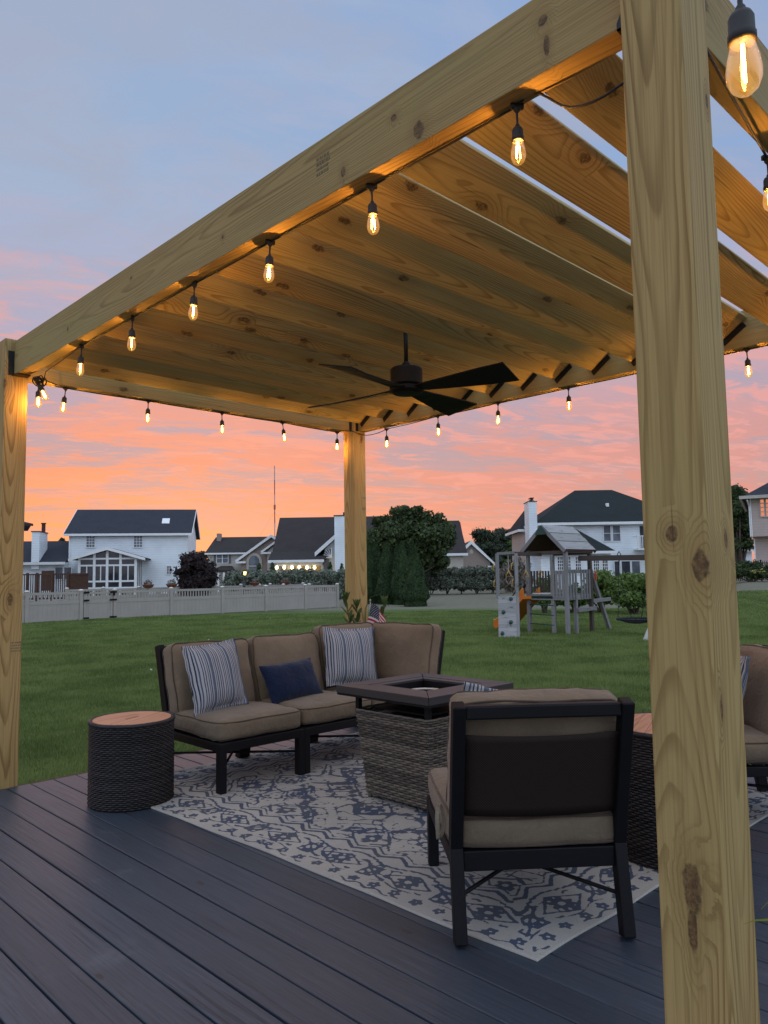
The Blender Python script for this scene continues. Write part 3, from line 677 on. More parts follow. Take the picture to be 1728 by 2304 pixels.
def blade(a0):
    # root narrow, tip broad and cut on the slant; pitched: edge a high, edge b low
    st_ = []
    for t in (0.0, .12, .3, .5, .75, 1.0):
        r = .045+(.66-.045)*t; half = .045+.058*t**1.2; mid = 0
        pa = (r if t < 1 else .668, -half); pb = (r if t < 1 else .650, half)
        if t == 1.0: pa = (.657, -.103); pb = (.650, .104)
        hz = min(1, t*1.3)**.7
        st_.append((pa, pb, hz))
    V = []
    for (ax_, ay_), (bx_, by_), hz in st_:
        V += [(ax_, ay_, ZB+hz*.018+.004), (bx_, by_, ZB-hz*.031+.004), (bx_, by_, ZB-hz*.031-.004), (ax_, ay_, ZB+hz*.018-.004)]
    F = [(0, 1, 2, 3), tuple(len(V)-4+i for i in (3, 2, 1, 0))]
    for i in range(len(st_)-1):
        b = i*4
        for j in range(4): F.append((b+j, b+4+j, b+4+(j+1) % 4, b+(j+1) % 4))
    mb = MB(); mb.add(V, F); o = mb.build('blade', M['fan'], fan, bevel=.002); o.rotation_euler = (0, 0, a0)
for k_ in range(4): blade(RAD(190.7+90*k_))

# ================================================================== SOFT SHAPES
def soft_box(name, sx_, sy_, sz_, r, puff, mat, parent, n=14, loc=(0, 0, 0), rot=(0, 0, 0), wr=0.004, seed=0, puffside=0.01, piping=True, pmat=None):
    """upholstered cushion: rounded box, crowned faces, slight wrinkles; centred on its own origin"""
    hs = (sx_/2, sy_/2, sz_/2); bm = bmesh.new(); bmesh.ops.create_cube(bm, size=2.0)
    bmesh.ops.subdivide_edges(bm, edges=bm.edges[:], cuts=n, use_grid_fill=True)
    rng_ = seed*7.31
    for v in bm.verts:
        c = v.co.copy()
        def sp(a):                                   # more verts near the edges
            return math.copysign(1-(1-abs(a))**1.25, a)
        c = Vector((sp(c.x), sp(c.y), sp(c.z)))
        p = Vector((c.x*hs[0], c.y*hs[1], c.z*hs[2]))
        q_ = Vector([max(-(hs[i]-r), min(hs[i]-r, p[i])) for i in range(3)]); d = p-q_
        if d.length > 1e-9: p = q_+d.normalized()*min(r, d.length if d.length < r else r)
        u, v_, w_ = c
        p.z += math.copysign(puff*(1-u*u)*(1-v_*v_), w_)*abs(w_)
        p.x += math.copysign(puffside*(1-v_*v_)*(1-w_*w_), u)*abs(u); p.y += math.copysign(puffside*(1-u*u)*(1-w_*w_), v_)*abs(v_)
        q2 = Vector((p.x*6+rng_, p.y*6, p.z*6)); p += Vector(noise.noise_vector(q2))*wr*1.6
        q3 = Vector((p.x*19+rng_, p.y*19, p.z*19)); p += Vector(noise.noise_vector(q3))*wr*.7
        v.co = p
    me = bpy.data.meshes.new(name); bm.to_mesh(me); bm.free(); me.materials.append(mat)
    for pl in me.polygons: pl.use_smooth = True
    o = bpy.data.objects.new(name, me); COL.objects.link(o); o.parent = parent; o.location = loc; o.rotation_euler = rot
    if piping:
        mb = MB()
        for zs in (-1, 1):
            pts = []; a, b = hs[0]-.006, hs[1]-.006; rc = max(r, .03); N = 8
            for cx_, cy_, t0 in ((a-rc, b-rc, 0), (-a+rc, b-rc, PI/2), (-a+rc, -b+rc, PI), (a-rc, -b+rc, 1.5*PI)):
                for k2 in range(N+1):
                    t = t0+k2/N*PI/2; pts.append(Vector((cx_+rc*math.cos(t), cy_+rc*math.sin(t), zs*(hs[2]-r*.42))))
            full = []
            for i, pA in enumerate(pts):
                pB = pts[(i+1) % len(pts)]; m_ = max(1, int((pB-pA).length/.03))
                for k2 in range(m_): full.append(pA.lerp(pB, k2/m_))
            out = []
            for p in full:
                u, v_ = p.x/hs[0], p.y/hs[1]
                p = p.copy(); p.x += math.copysign(puffside*.6*(1-v_*v_), u)*(abs(u) > .9); p.y += math.copysign(puffside*.6*(1-u*u), v_)*(abs(v_) > .9)
                out.append(p+Vector(noise.noise_vector(Vector((p.x*6+rng_, p.y*6, p.z*6))))*wr*1.6)
            mb.tube(out+[out[0]], .0042, 6, cap=False)
        pp = mb.build('piping', pmat or M['pipe'], o, smooth=True)
    return o

def pillow(name, sx_, sy_, th, flange, mat, loc, rot, label, group, seed=1, n=30):
    V, F = [], []
    def prof(u, v_):
        fu, fv = 1-flange/(sx_/2), 1-flange/(sy_/2)
        a, b = min(1, abs(u)/fu), min(1, abs(v_)/fv)
        return th/2*max(0, (1-a**2.6)*(1-b**2.6))**.55
    for s_ in (1, -1):
        for i in range(n+1):
            for j in range(n+1):
                u, v_ = i/n*2-1, j/n*2-1
                pull = 1-.055*(1-v_*v_)*abs(u)**6*1.0; pull2 = 1-.055*(1-u*u)*abs(v_)**6
                x_, y_ = u*sx_/2*pull, v_*sy_/2*pull2
                z_ = s_*(prof(u, v_)+.0025)
                nv = noise.noise_vector(Vector((x_*9+seed*3.7, y_*9, s_*2.0)))
                x_ += nv.x*.004; y_ += nv.y*.004; z_ += nv.z*.008
                if max(abs(u), abs(v_)) > .93: z_ += math.sin((x_+y_)*70+seed)*.003
                V.append((x_, y_, z_))
    m1 = (n+1)*(n+1)
    for i in range(n):
        for j in range(n):
            a = i*(n+1)+j; F.append((a, a+n+1, a+n+2, a+1)); a += m1; F.append((a, a+1, a+n+2, a+n+1))
    ring = [i*(n+1) for i in range(n+1)]+[n*(n+1)+j for j in range(1, n+1)]+[i*(n+1)+n for i in range(n-1, -1, -1)]+[j for j in range(n-1, 0, -1)]
    for i in range(len(ring)):
        a, b = ring[i], ring[(i+1) % len(ring)]; F.append((a, b, b+m1, a+m1))
    mb = MB(); mb.add(V, F); o = mb.build(name, mat, None, smooth=True, loc=loc, rot=rot)
    tag(o, label, 'pillow', group); return o

# ================================================================== SEATING (armless sections share one design)
def seat_unit(name, label, cat, W, group=None, Dp=0.70, full_cushions=True, seed=1, backside=False, side_back=False, chair=False):
    """origin on the deck under the middle; the seat faces local -Y"""
    t = empty(name, (0, 0, 0), 0, label, cat, group)
    bw, hw = .043, W/2
    yf, yb = -Dp/2+.03, Dp/2-.05
    # legs
    for sx_ in (-1, 1):
        x_ = sx_*(hw-bw/2)
        MB().bar((x_, yf, 0.008), (x_, yf, .285), bw, .052, up=(0, 1, 0)).build('leg', M['black_metal'], t, bevel=.004)
        MB().bar((x_, yb+.045, 0.008), (x_, yb-.01, .30), bw, .055, up=(0, 1, 0)).bar((x_, yb-.012, .30), (x_, yb+.120, .80), bw, .055, up=(0, 1, 0)).build('leg', M['black_metal'], t, bevel=.005)
    fr = MB()
    fr.box(-hw+.001, hw-.001, yf-.024, yf+.024, .235, .287).box(-hw+bw, hw-bw, yb-.032, yb+.012, .225, .292)
    for sx_ in (-1, 1): fr.box(min(sx_*hw*.998, sx_*(hw-bw*.9)), max(sx_*hw*.998, sx_*(hw-bw*.9)), yf+.024, yb-.03, .237, .285)
    for k_ in range(4): fr.box(-hw+bw, hw-bw, yf+.10+k_*.13, yf+.145+k_*.13, .262, .274)
    fr.build('seat_frame', M['black_metal'], t, bevel=.004)
    MB().bar((-hw+bw, yb+.113, .772), (hw-bw, yb+.113, .772), .045, .045).build('back_rail', M['black_metal'], t, bevel=.006)
    # sling
    n = 10; V, F = [], []
    for j in range(n+1):
        for i in range(n+1):
            s_ = i/n; zz = .415+(.695-.415)*j/n; yy = yb-.008+.132*(zz-.30)/.50
            V.append((-hw+bw-.004+(W-2*bw+.008)*s_, yy+.012*(1-(2*s_-1)**2)*0.4, zz-.010*(1-(2*s_-1)**2)*(1 if j in (0, n) else .5)))
    for j in range(n):
        for i in range(n):
            a = j*(n+1)+i; F.append((a, a+1, a+n+2, a+n+1))
    mb = MB(); mb.add(V, F); so_ = mb.build('back_sling', M['sling'], t, smooth=True)
    sm = so_.modifiers.new('thickness', 'SOLIDIFY'); sm.thickness = .004; sm.offset = 0
    # crossed stretchers
    cr = MB()
    cr.tube([(-hw+.024, yf, .135), (hw-.024, yb+.02, .150)], .0075, 8).tube([(hw-.024, yf, .150), (-hw+.024, yb+.02, .135)], .0075, 8)
    cr.build('stretcher', M['black_metal'], t, smooth=True)
    # cushions
    sd_w = W-.012
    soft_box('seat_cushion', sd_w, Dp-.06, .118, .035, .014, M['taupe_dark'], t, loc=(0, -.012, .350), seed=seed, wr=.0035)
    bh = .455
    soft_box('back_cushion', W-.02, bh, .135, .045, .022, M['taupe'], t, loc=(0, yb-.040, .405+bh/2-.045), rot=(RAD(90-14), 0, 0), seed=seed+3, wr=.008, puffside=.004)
    return t

S1 = seat_unit('armless_sofa_section', 'tan cushioned sofa section with striped pillow nearest the small wicker drum', 'sofa section', .605, 'modular sofa along the deck edge', seed=2)
S1.location = (1.155, 3.515, 0)
S2 = seat_unit('armless_sofa_section', 'middle tan sofa section holding the navy lumbar pillow', 'sofa section', .605, 'modular sofa along the deck edge', seed=5)
S2.location = (1.763, 3.518, 0)

# corner section: backs on two sides
def corner_unit():
    W, Dp = .65, .70
    t = empty('corner_sofa_section', (0, 0, 0), 0, 'tan corner sofa section with two back cushions behind the fire table', 'sofa section', 'modular sofa along the deck edge')
    hw, bw = W/2, .048; yf, yb = -Dp/2+.03, Dp/2-.05
    for sx_ in (-1, 1):
        x_ = sx_*(hw-bw/2)
        MB().bar((x_, yb+.045, .008), (x_, yb-.01, .30), bw, .055, up=(0, 1, 0)).bar((x_, yb-.012, .30), (x_, yb+.095, .80), bw, .055, up=(0, 1, 0)).build('leg', M['black_metal'], t, bevel=.005)
    MB().bar((-hw+bw/2, yf, .008), (-hw+bw/2, yf, .285), bw, .052, up=(0, 1, 0)).build('leg', M['black_metal'], t, bevel=.004)
    MB().bar((hw-.02, yf, .008), (hw-.03, yf, .30), .055, bw, up=(0, 1, 0)).bar((hw-.03, yf, .30), (hw+.075, yf, .812), .055, bw, up=(0, 1, 0)).build('leg', M['black_metal'], t, bevel=.005)
    fr = MB().box(-hw, hw-.03, yf-.024, yf+.024, .235, .287).box(-hw, hw, yb-.032, yb+.012, .235, .29).box(-hw+.001, -hw+bw, yf+.024, yb-.032, .237, .285).box(hw-bw, hw-.001, yf+.024, yb-.032, .237, .285)
    fr.build('seat_frame', M['black_metal'], t, bevel=.004)
    MB().bar((-hw+bw, yb+.088, .772), (hw-bw, yb+.088, .772), .05, .045).bar((hw+.062, yf+.03, .772), (hw+.062, yb+.06, .772), .05, .045).build('back_rail', M['black_metal'], t, bevel=.006)
    MB().tube([(-hw+.024, yf, .135), (hw-.024, yb+.02, .15)], .0075, 8).tube([(hw-.03, yf, .15), (-hw+.024, yb+.02, .135)], .0075, 8).build('stretcher', M['black_metal'], t, smooth=True)
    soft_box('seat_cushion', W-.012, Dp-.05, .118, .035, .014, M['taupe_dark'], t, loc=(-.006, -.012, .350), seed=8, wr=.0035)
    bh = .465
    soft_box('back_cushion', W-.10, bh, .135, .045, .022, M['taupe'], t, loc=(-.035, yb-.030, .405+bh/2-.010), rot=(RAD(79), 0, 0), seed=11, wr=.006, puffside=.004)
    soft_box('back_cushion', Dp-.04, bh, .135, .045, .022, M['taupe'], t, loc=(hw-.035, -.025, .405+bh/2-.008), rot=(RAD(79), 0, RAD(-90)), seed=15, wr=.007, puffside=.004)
    return t
S3 = corner_unit(); S3.location = (2.393, 3.53, 0)

CH = seat_unit('armless_lounge_chair', 'black framed lounge chair with its mesh back towards the camera', 'chair', .608, 'pair of lounge chairs by the round table', Dp=.74, seed=21)
CH.location = (.905, 1.165, 0); CH.rotation_euler = (0, 0, RAD(139.4))
ch_tie = MB()
def loop(mb, c, ax_, h, w_, n=14):
    c = Vector(c); pts = []
    for i in range(n+1):
        t = i/n*2*PI; pts.append(c+Vector(ax_)*(w_*math.sin(t))+Vector((0, 0, -h*(1-math.cos(t))/2)))
    for a, b in zip(pts[:-1], pts[1:]): mb.bar(a, b, .012, .003, up=(0, 1, 0))
loop(ch_tie, (.325, .23, .42), (.6, .5, 0), .11, .022); loop(ch_tie, (.335, .25, .40), (.2, .6, 0), .09, .018)
ch_tie.build('cushion_tie', M['tie'], CH)
ch_tie = MB(); loop(ch_tie, (-.325, .24, .42), (.5, .4, 0), .085, .020); ch_tie.build('cushion_tie', M['tie'], CH)
C2 = copy_tree(CH); C2['label'] = 'tan lounge chair at the right edge holding a striped pillow'
C2.location = (2.50, 1.05, 0); C2.rotation_euler = (0, 0, math.atan2(-.72, -.69))
for o in list(kids(C2)):
    if o.name.startswith('cushion_tie'): bpy.data.objects.remove(o)
# a corner of the blue pillow shows above the near chair's back cushion
def on_chair(root, lx, ly, lz):
    return Matrix.Rotation(root.rotation_euler.z, 4, 'Z') @ Vector((lx, ly, lz)) + Vector(root.location)

# pillows
PG = 'throw pillows on the seating'
pillow('throw_pillow', .43, .43, .15, .026, M['stripe'], (1.06, 3.555, .617), (RAD(76), RAD(-3), RAD(9)), 'large blue and white striped pillow at the left end of the sofa', PG, 1)
pillow('throw_pillow', .43, .43, .15, .026, M['stripe'], (2.225, 3.60, .640), (RAD(76), RAD(3), RAD(-14)), 'blue and white striped pillow in the sofa corner behind the fire table', PG, 4)
pillow('lumbar_pillow', .46, .275, .13, .006, M['navy'], (1.645, 3.545, .528), (RAD(62), RAD(-2), RAD(4)), 'plain navy blue lumbar pillow in the middle of the sofa', PG, 7)
c_ = on_chair(CH, -.05, .085, .60)
pillow('throw_pillow', .30, .34, .11, .024, M['stripe'], tuple(on_chair(CH, .085, .05, .634)), (RAD(76), RAD(-10), RAD(139.4)), 'striped pillow peeking over the back of the near chair', PG, 9)
pillow('throw_pillow', .42, .42, .14, .024, M['stripe'], tuple(on_chair(C2, -.02, .045, .60)), (RAD(76), RAD(3), C2.rotation_euler.z), 'striped pillow on the lounge chair at the right edge', PG, 12)

# ================================================================== WICKER DRUMS AND FIRE TABLE
def weave(name, path, z0, z1, rowh, amp, mat, parent, wt=0.0, spn=1):
    """woven band following a closed plan path(t, z)->(x, y, nx, ny); path length split in stakes"""
    pass
def woven(name, plan, L, z0, z1, rowh, stake, amp, mat, parent, rope_rows=()):
    rows = int(round((z1-z0)/rowh)); ns = int(round(L/stake)); N = ns*4
    V = []; F = []
    for r in range(rows):
        zc_ = z0+(r+.5)*rowh
        for k_, (dz_, dr) in enumerate(((-.5, -.0022), (-.25, .0012), (.0, .0022), (.25, .0012), (.5, -.0022))):
            for i in range(N):
                t = i/N; ph = t*ns*PI + (r % 2)*PI
                jit = noise.noise(Vector((t*40, r*1.7, 0)))
                x_, y_, nx_, ny_ = plan(t, zc_)
                off = amp*math.sin(ph)+dr+jit*.0012
                V.append((x_+nx_*off, y_+ny_*off, zc_+dz_*rowh+jit*rowh*.12*(1-abs(dz_)*2)))
        b = r*5*N
        for k_ in range(4):
            for i in range(N):
                a = b+k_*N+i; c = b+k_*N+(i+1) % N; F.append((a, c, c+N, a+N))
    o = np_mesh(name, V, F, mat, parent, smooth=True)
    return o
def drum(r0, h, label, group, loc, slot=True):
    t = empty('wicker_drum_table', loc, RAD(20), label, 'side table', group)
    def plan(tt, z): a = tt*2*PI; return (r0-.012)*math.cos(a), (r0-.012)*math.sin(a), math.cos(a), math.sin(a)
    woven('wicker_body', plan, 2*PI*r0, .004, h-.008, .0105, .021, .0032, M['wicker_dark'], t)
    mb = MB().lathe([(r0-.020, .002), (r0-.020, h-.014)], n=40); mb.build('liner', M['rubber'], t, smooth=False)
    rim = MB(); pts = []
    for i in range(97):
        a = i/96*2*PI; tw = math.sin(a*44)*.0025; pts.append(Vector(((r0-.014+tw)*math.cos(a), (r0-.014+tw)*math.sin(a), h-.008+abs(tw)*.6)))
    rim.tube(pts, .0115, 8, cap=False); rim.build('rim', M['wicker_dark'], t, smooth=True)
    # teak lid of parallel boards
    rt = r0-.027; nb = 9; wd = 2*rt/nb
    tp = empty('teak_lid', (0, 0, 0)); tp.parent = t
    mb = MB(); n = 8
    for k_ in range(nb):
        a, b = -rt+k_*wd+.0009, -rt+(k_+1)*wd-.0009
        up_ = [(math.sqrt(max(0, rt*rt-(a+(b-a)*i/n)**2)), a+(b-a)*i/n) for i in range(n+1)]
        if slot and k_ == nb//2:
            s_ = .05
            mb.prism([(x_, y_, h-.016) for x_, y_ in up_]+[(s_, b, h-.016), (s_, a, h-.016)][0:2], (0, 0, .018))
            mb.prism([(-x_, y_, h-.016) for x_, y_ in up_]+[(-s_, b, h-.016), (-s_, a, h-.016)], (0, 0, .018))
            mb.box(-s_, s_, a, a+wd*.28, h-.016, h+.002); mb.box(-s_, s_, b-wd*.28, b, h-.016, h+.002)
        else:
            mb.prism([(x_, y_, h-.016) for x_, y_ in up_]+[(-x_, y_, h-.016) for x_, y_ in reversed(up_)], (0, 0, .018))
    bpy.data.objects.remove(tp)
    mb.build('teak_lid', M['teak'], t)
    return t
drum(.237, .45, 'small dark wicker drum with teak lid left of the sofa', 'wicker drum tables', (.470, 3.475, 0))
drum(.29, .55, 'large dark wicker drum with teak lid between the two chairs', 'wicker drum tables', (1.765, .935, 0), slot=False)

def fire_table():
    t = empty('fire_pit_table', (1.625, 2.30, 0), 0, 'square grey wicker fire pit table with brown slatted top', 'fire table')
    M['top'] = wood_mat('brown_metal_top', (0.042, 0.041, 0.042), (0.031, 0.030, 0.031), (0.05, 0.04, 0.04), ring=20, green=0, knots=0, rough=0.5, contrast=.5)
    s_ = .3515; z0, z1 = .580, .620
    def ringb(a, b, zz0, zz1, nm):
        for k_ in range(4):
            R_ = Matrix.Rotation(k_*PI/2, 4, 'Z')
            g_ = .0015
            poly = [(-a+g_, -a, zz0), (a-g_, -a, zz0), (b-g_, -b-g_, zz0), (-b+g_, -b-g_, zz0)]
            MB().prism(poly, (0, 0, zz1-zz0)).build(nm, M['top'], t, bevel=.002, rot=(0, 0, k_*PI/2))
    ringb(s_, .225, z0, z1, 'top_board'); ringb(.2235, .172, z0+.002, z1-.002, 'top_board')
    MB().box(-s_+.004, s_-.004, -s_+.004, -s_+.02, z0-.012, z0-.001).box(-s_+.004, s_-.004, s_-.02, s_-.004, z0-.012, z0-.001).box(-s_+.004, -s_+.02, -s_+.02, s_-.02, z0-.012, z0-.001).box(s_-.02, s_-.004, -s_+.02, s_-.02, z0-.012, z0-.001).build('apron', M['black_metal'], t)
    # burner well
    w_ = .170
    wl = MB().box(-w_, w_, -w_, w_, .535, .538)
    for a, b in (((-w_, -w_), (w_, -w_)), ((w_, -w_), (w_, w_)), ((w_, w_), (-w_, w_)), ((-w_, w_), (-w_, -w_))):
        wl.bar((a[0], a[1], .572), (b[0], b[1], .572), .006, .07)
    wl.build('burner_well', M['black_metal'], t)
    MB().tube([(.095*math.cos(i/24*2*PI), .095*math.sin(i/24*2*PI), .578) for i in range(25)], .0075, 8, cap=False).build('burner_ring', plain('burner_steel', (0.5, 0.46, 0.4), .35, .1, 20, 0, .5, .8), t, smooth=True)
    rk = MB(); rr_ = random.Random(4)
    for _ in range(190):
        a = rr_.uniform(0, 2*PI); r = .145*math.sqrt(rr_.random()); c = Vector((r*math.cos(a), r*math.sin(a), .542+rr_.random()*.026)); q_ = rr_.uniform(.008, .017)
        vs = [c+Vector(v).normalized()*q_*rr_.uniform(.7, 1.2) for v in ((1, 0, 0), (-1, 0, 0), (0, 1, 0), (0, -1, 0), (0, 0, 1), (0, 0, -1))]
        rk.add(vs, [(0, 2, 4), (2, 1, 4), (1, 3, 4), (3, 0, 4), (2, 0, 5), (1, 2, 5), (3, 1, 5), (0, 3, 5)])
    o = rk.build('lava_rocks', plain('lava_rock', (0.10, 0.085, 0.075), .9, .5, 60), t); o['kind'] = 'stuff'
    # support posts in the shadow gap, then the tapered woven base
    sp_ = MB()
    for sx_ in (-1, 1):
        for sy_ in (-1, 1): sp_.box(sx_*.262-.013, sx_*.262+.013, sy_*.262-.013, sy_*.262+.013, .48, .560)
    sp_.box(-.20, .20, -.20, .20, .49, .5).build('top_support', M['black_metal'], t)
    def plan(tt, z):
        h_ = .238+.046*(z/.49); P_ = tt*4; k_ = int(P_) % 4; u = (P_-int(P_))*2-1
        c = .03; uu = max(-1+c/h_, min(1-c/h_, u))
        px2, py2, nx_, ny_ = u*h_, -h_, 0.0, -1.0
        if abs(u) > 1-c/h_:
            e = (abs(u)-(1-c/h_))/(c/h_); an = e*PI/4; sg = math.copysign(1, u)
            px2 = sg*((h_-c)+c*math.sin(an)); py2 = -((h_-c)+c*math.cos(an)); nx_, ny_ = sg*math.sin(an), -math.cos(an)
        a = k_*PI/2; ca, sa = math.cos(a), math.sin(a)
        return px2*ca-py2*sa, px2*sa+py2*ca, nx_*ca-ny_*sa, nx_*sa+ny_*ca
    woven('wicker_base', plan, 8*.262, .032, .492, .0128, .034, .0038, M['wicker_grey'], t)
    MB().prism([(-.215, -.215, .035), (.215, -.215, .035), (.215, .215, .035), (-.215, .215, .035)], (0, 0, .43)).build('liner', M['rubber'], t)
    for sx_ in (-1, 1):
        for sy_ in (-1, 1): MB().lathe([(.009, .0075), (.012, .012), (.010, .04)], (sx_*.222, sy_*.222, 0), 10).build('foot', M['wicker_grey'], t, smooth=True)
    return t
fire_table()

# ================================================================== RUG
def rug():
    x0, x1, y0, y1 = .50, 2.94, .83, 3.87; nx_, ny_ = 470, 586
    X, Y = np.meshgrid(np.linspace(x0, x1, nx_), np.linspace(y0, y1, ny_), indexing='ij')
    cx_, cy_ = (x0+x1)/2, (y0+y1)/2; A = np.abs(X-cx_); B = np.abs(Y-cy_); hx, hy = (x1-x0)/2, (y1-y0)/2
    ed = np.minimum(hx-A, hy-B)                       # distance to the edge
    along = np.where(hx-A < hy-B, B, A)
    tri = lambda v: 2*np.abs(v-np.floor(v+.5))
    ink = np.zeros_like(X)
    wx = .005*np.sin(X*23+3*np.sin(Y*7))+.003*np.sin(Y*61+X*9); wy = .005*np.sin(Y*19+2*np.sin(X*8)+1)+.003*np.sin(X*57-Y*11); A = A+wx; B = B+wy; ed = ed+.5*(wx+wy)*(ed > .03)
    line = lambda v, c, w_: np.clip(1.6-np.abs(v-c)/w_*1.1, 0, 1.3)
    tri2 = tri(along/.17)*.05
    def put(v):
        nonlocal ink; ink = np.maximum(ink, v)
    S1_ = np.sin; aX, bY = A, B
    # border: zigzags, key pattern, leaves and stars
    put(line(ed, .300+tri2, .012)); put(line(ed, .335+tri2, .008)*.8)
    stepv = np.round(along/.035)*.035; put(line(ed, .262+.02*np.sin(stepv*18), .009)*.9)
    def star(U, W_, r, n, ph=0, hole=.3):
        rr = np.hypot(U, W_); th = np.arctan2(W_, U); pet = r*(.55+.45*np.abs(np.cos(n*th/2+ph))); return np.where((rr < pet) & (rr > r*hole), 1.2, 0)
    def box_(U, W_, a_, b_, w_): return line(np.maximum(np.abs(U)/a_, np.abs(W_)/b_), 1, w_/min(a_, b_))
    def dia(U, W_, a_, b_, w_): return line(np.abs(U)/a_+np.abs(W_)/b_, 1, w_/min(a_, b_))
    per = .40; ua = (along+per/2) % per-per/2; wa = ed-.175; ub = along % per-per/2
    put(dia(ua, wa, .12, .07, .007)); put(star(ua, wa, .060, 8, 0, .25)); put(star(ub, wa, .050, 5, .4, .45)); put(box_(ub, wa+.01, .035, .045, .006))
    put(line(wa-.05*np.sin(along*2*PI/per), 0, .008)*(np.abs(ua) > .10)); put(line(wa+.045*np.sin(along*4*PI/per+1), 0, .006)*(np.abs(ua) > .13)*.8)
    uc = ((along+.05) % .10)-.05; put(np.where((np.abs(uc) < .018) & (np.abs(ed-.118-.2*np.abs(uc)) < .008), 1.1, 0)); put(np.where((np.abs(uc) < .022) & (np.abs(ed-.235+.5*np.abs(uc)) < .007), 1.1, 0))
    ue = ((along+.03) % .115)-.0575; put(star(ue, ed-.062, .030, 5, along*3, .2)); put(line(ed-.030-.010*np.sin(along*60), 0, .006)*(np.sin(along*11) > -.3)); put(line(ed, .098+.008*np.sin(along*37), .005)*(np.sin(along*17+1) > -.4)*.9)
    f = (ed > .375)
    q_ = .052; As, Bs = np.round(A/q_)*q_*.6+A*.4, np.round(B/q_)*q_*.6+B*.4
    ss = As/.84+Bs/1.13
    for c, w_, g_ in ((1.06, .018, 1), (1.00, .010, .9), (.66, .026, 1), (.60, .010, .9), (.34, .022, 1), (.29, .009, .9), (.82, .008, .7)): put(line(ss, c, w_)*g_*f)
    for (u0, v0, a_, b_) in ((0, 0, .16, .2), (0, .62, .13, .15), (.46, 0, .12, .14), (.30, .42, .10, .12), (.62, .86, .16, .18), (.20, 1.02, .12, .12), (.78, .32, .10, .13), (.55, .52, .07, .09), (.80, 1.10, .09, .10), (.40, .80, .08, .08)):
        U, W_ = A-u0, B-v0; put(dia(U, W_, a_, b_, .009)*f); put(star(U, W_, a_*.55, 6, u0*7, .3)*f); put(line(np.maximum(np.abs(U)*1.1, np.abs(W_)), a_*1.18, .006)*(np.abs(U)+np.abs(W_) < a_*1.9)*f*.8)
    # hooked branches: contour lines of mirrored waves
    g1 = np.sin(16*A+2.6*np.sin(7*B))*np.sin(14*B+2.3*np.sin(9*A)); put(line(g1, .10, .085)*f)
    g2 = np.sin(29*A+2*np.sin(12*B)+1)*np.cos(26*B+2*np.sin(14*A)); put(line(g2, .62, .10)*((ed > .12) & (ed < .24) | f))
    g3 = np.sin(44*A+3*np.cos(9*B))*np.sin(39*B+2*np.sin(11*A)); put(line(g3, .45, .12)*.8*f*(np.sin(9*A+4*B) > -.2))
    g4 = np.sin(70*(A+B))*np.sin(70*(A-B)); put(np.where(g4 > .55, 1.0, 0)*f*(np.sin(7*A)*np.sin(6*B+.6) > .55))
    # soften slightly
    for _ in range(1): ink = (ink+np.roll(ink, 1, 0)+np.roll(ink, -1, 0)+np.roll(ink, 1, 1)+np.roll(ink, -1, 1))/5
    wav = .004*np.sin(Y*9)*np.exp(-(X-x0)/.10) + .003*np.sin(X*8)*np.exp(-(Y-y0)/.08)
    wavx = .006*np.sin(Y*3.1+1)+.003*np.sin(Y*9); Xd = X+wavx*np.exp(-(X-x0)/.15)+(.045-.026*(Y-y0))*np.clip(1-(X-x0)/2.4, 0, 1)
    wavy_ = .006*np.sin(X*3.7)+.003*np.sin(X*11); Yd = Y+wavy_*np.exp(-(Y-y0)/.15)
    Z = .0075+np.abs(wav)*.8
    V = np.stack([Xd, Yd, Z], -1).reshape(-1, 3); i = np.arange(nx_-1); j = np.arange(ny_-1); I, J = np.meshgrid(i, j, indexing='ij'); a = (I*ny_+J).ravel()
    F = np.stack([a, a+ny_, a+ny_+1, a+1], 1)
    # skirt down to the boards
    idx = np.arange(nx_*ny_).reshape(nx_, ny_); ringi = np.concatenate([idx[:, 0], idx[-1, 1:], idx[::-1, -1][1:], idx[0, ::-1][1:-1]])
    nb = len(V); V = np.concatenate([V, V[ringi]*[1, 1, 0]+[0, 0, .001]]); m = len(ringi); r_ = np.arange(m)
    F = np.concatenate([F, np.stack([ringi[r_], nb+r_, nb+(r_+1) % m, ringi[(r_+1) % m]], 1)])
    m_, q = new_mat('woven_rug')
    at_ = q.node('ShaderNodeAttribute', attribute_name='ink').outputs['Fac']
    tc = q.node('ShaderNodeTexCoord').outputs['Object']; x, y, z = q.xyz(tc)
    wv = q.noise(q.comb(q.m('MULTIPLY', x, 160), q.m('MULTIPLY', y, 420), 0.0), 1, 2, 0.5)
    wr = q.noise(tc, 34, 5, 0.7, 0.5); big = q.noise(tc, 2.2, 4, 0.6); n9 = q.noise(tc, 9, 5, 0.7)
    v = q.m('SUBTRACT', q.m('ADD', at_, q.m('MULTIPLY', q.m('SUBTRACT', wr, 0.5), 1.3)), q.m('ADD', 0.60, q.m('MULTIPLY', q.m('SUBTRACT', 0.52, n9), 1.3)))
    v = q.m('ADD', v, q.m('MULTIPLY', q.m('SUBTRACT', wv, 0.5), 0.5))
    inkf = q.smooth(v, -0.06, 0.10)
    blue = q.mix(q.smooth(q.noise(tc, 4.0, 3, 0.5), 0.35, 0.65), (0.024, 0.046, 0.100), (0.048, 0.060, 0.090))
    basec = q.mix(q.smooth(big, 0.3, 0.7), (0.41, 0.405, 0.37), (0.325, 0.325, 0.305))
    basec = q.mix(q.m('MULTIPLY', q.smooth(wv, 0.3, 0.7), 0.45), basec, (0.23, 0.22, 0.20))
    fl = q.smooth(q.noise(tc, 55, 4, 0.7), 0.60, 0.68)
    basec = q.mix(q.m('MULTIPLY', fl, 0.35), basec, (0.12, 0.13, 0.15))
    c = q.mix(q.m('MULTIPLY', inkf, 0.88), basec, blue)
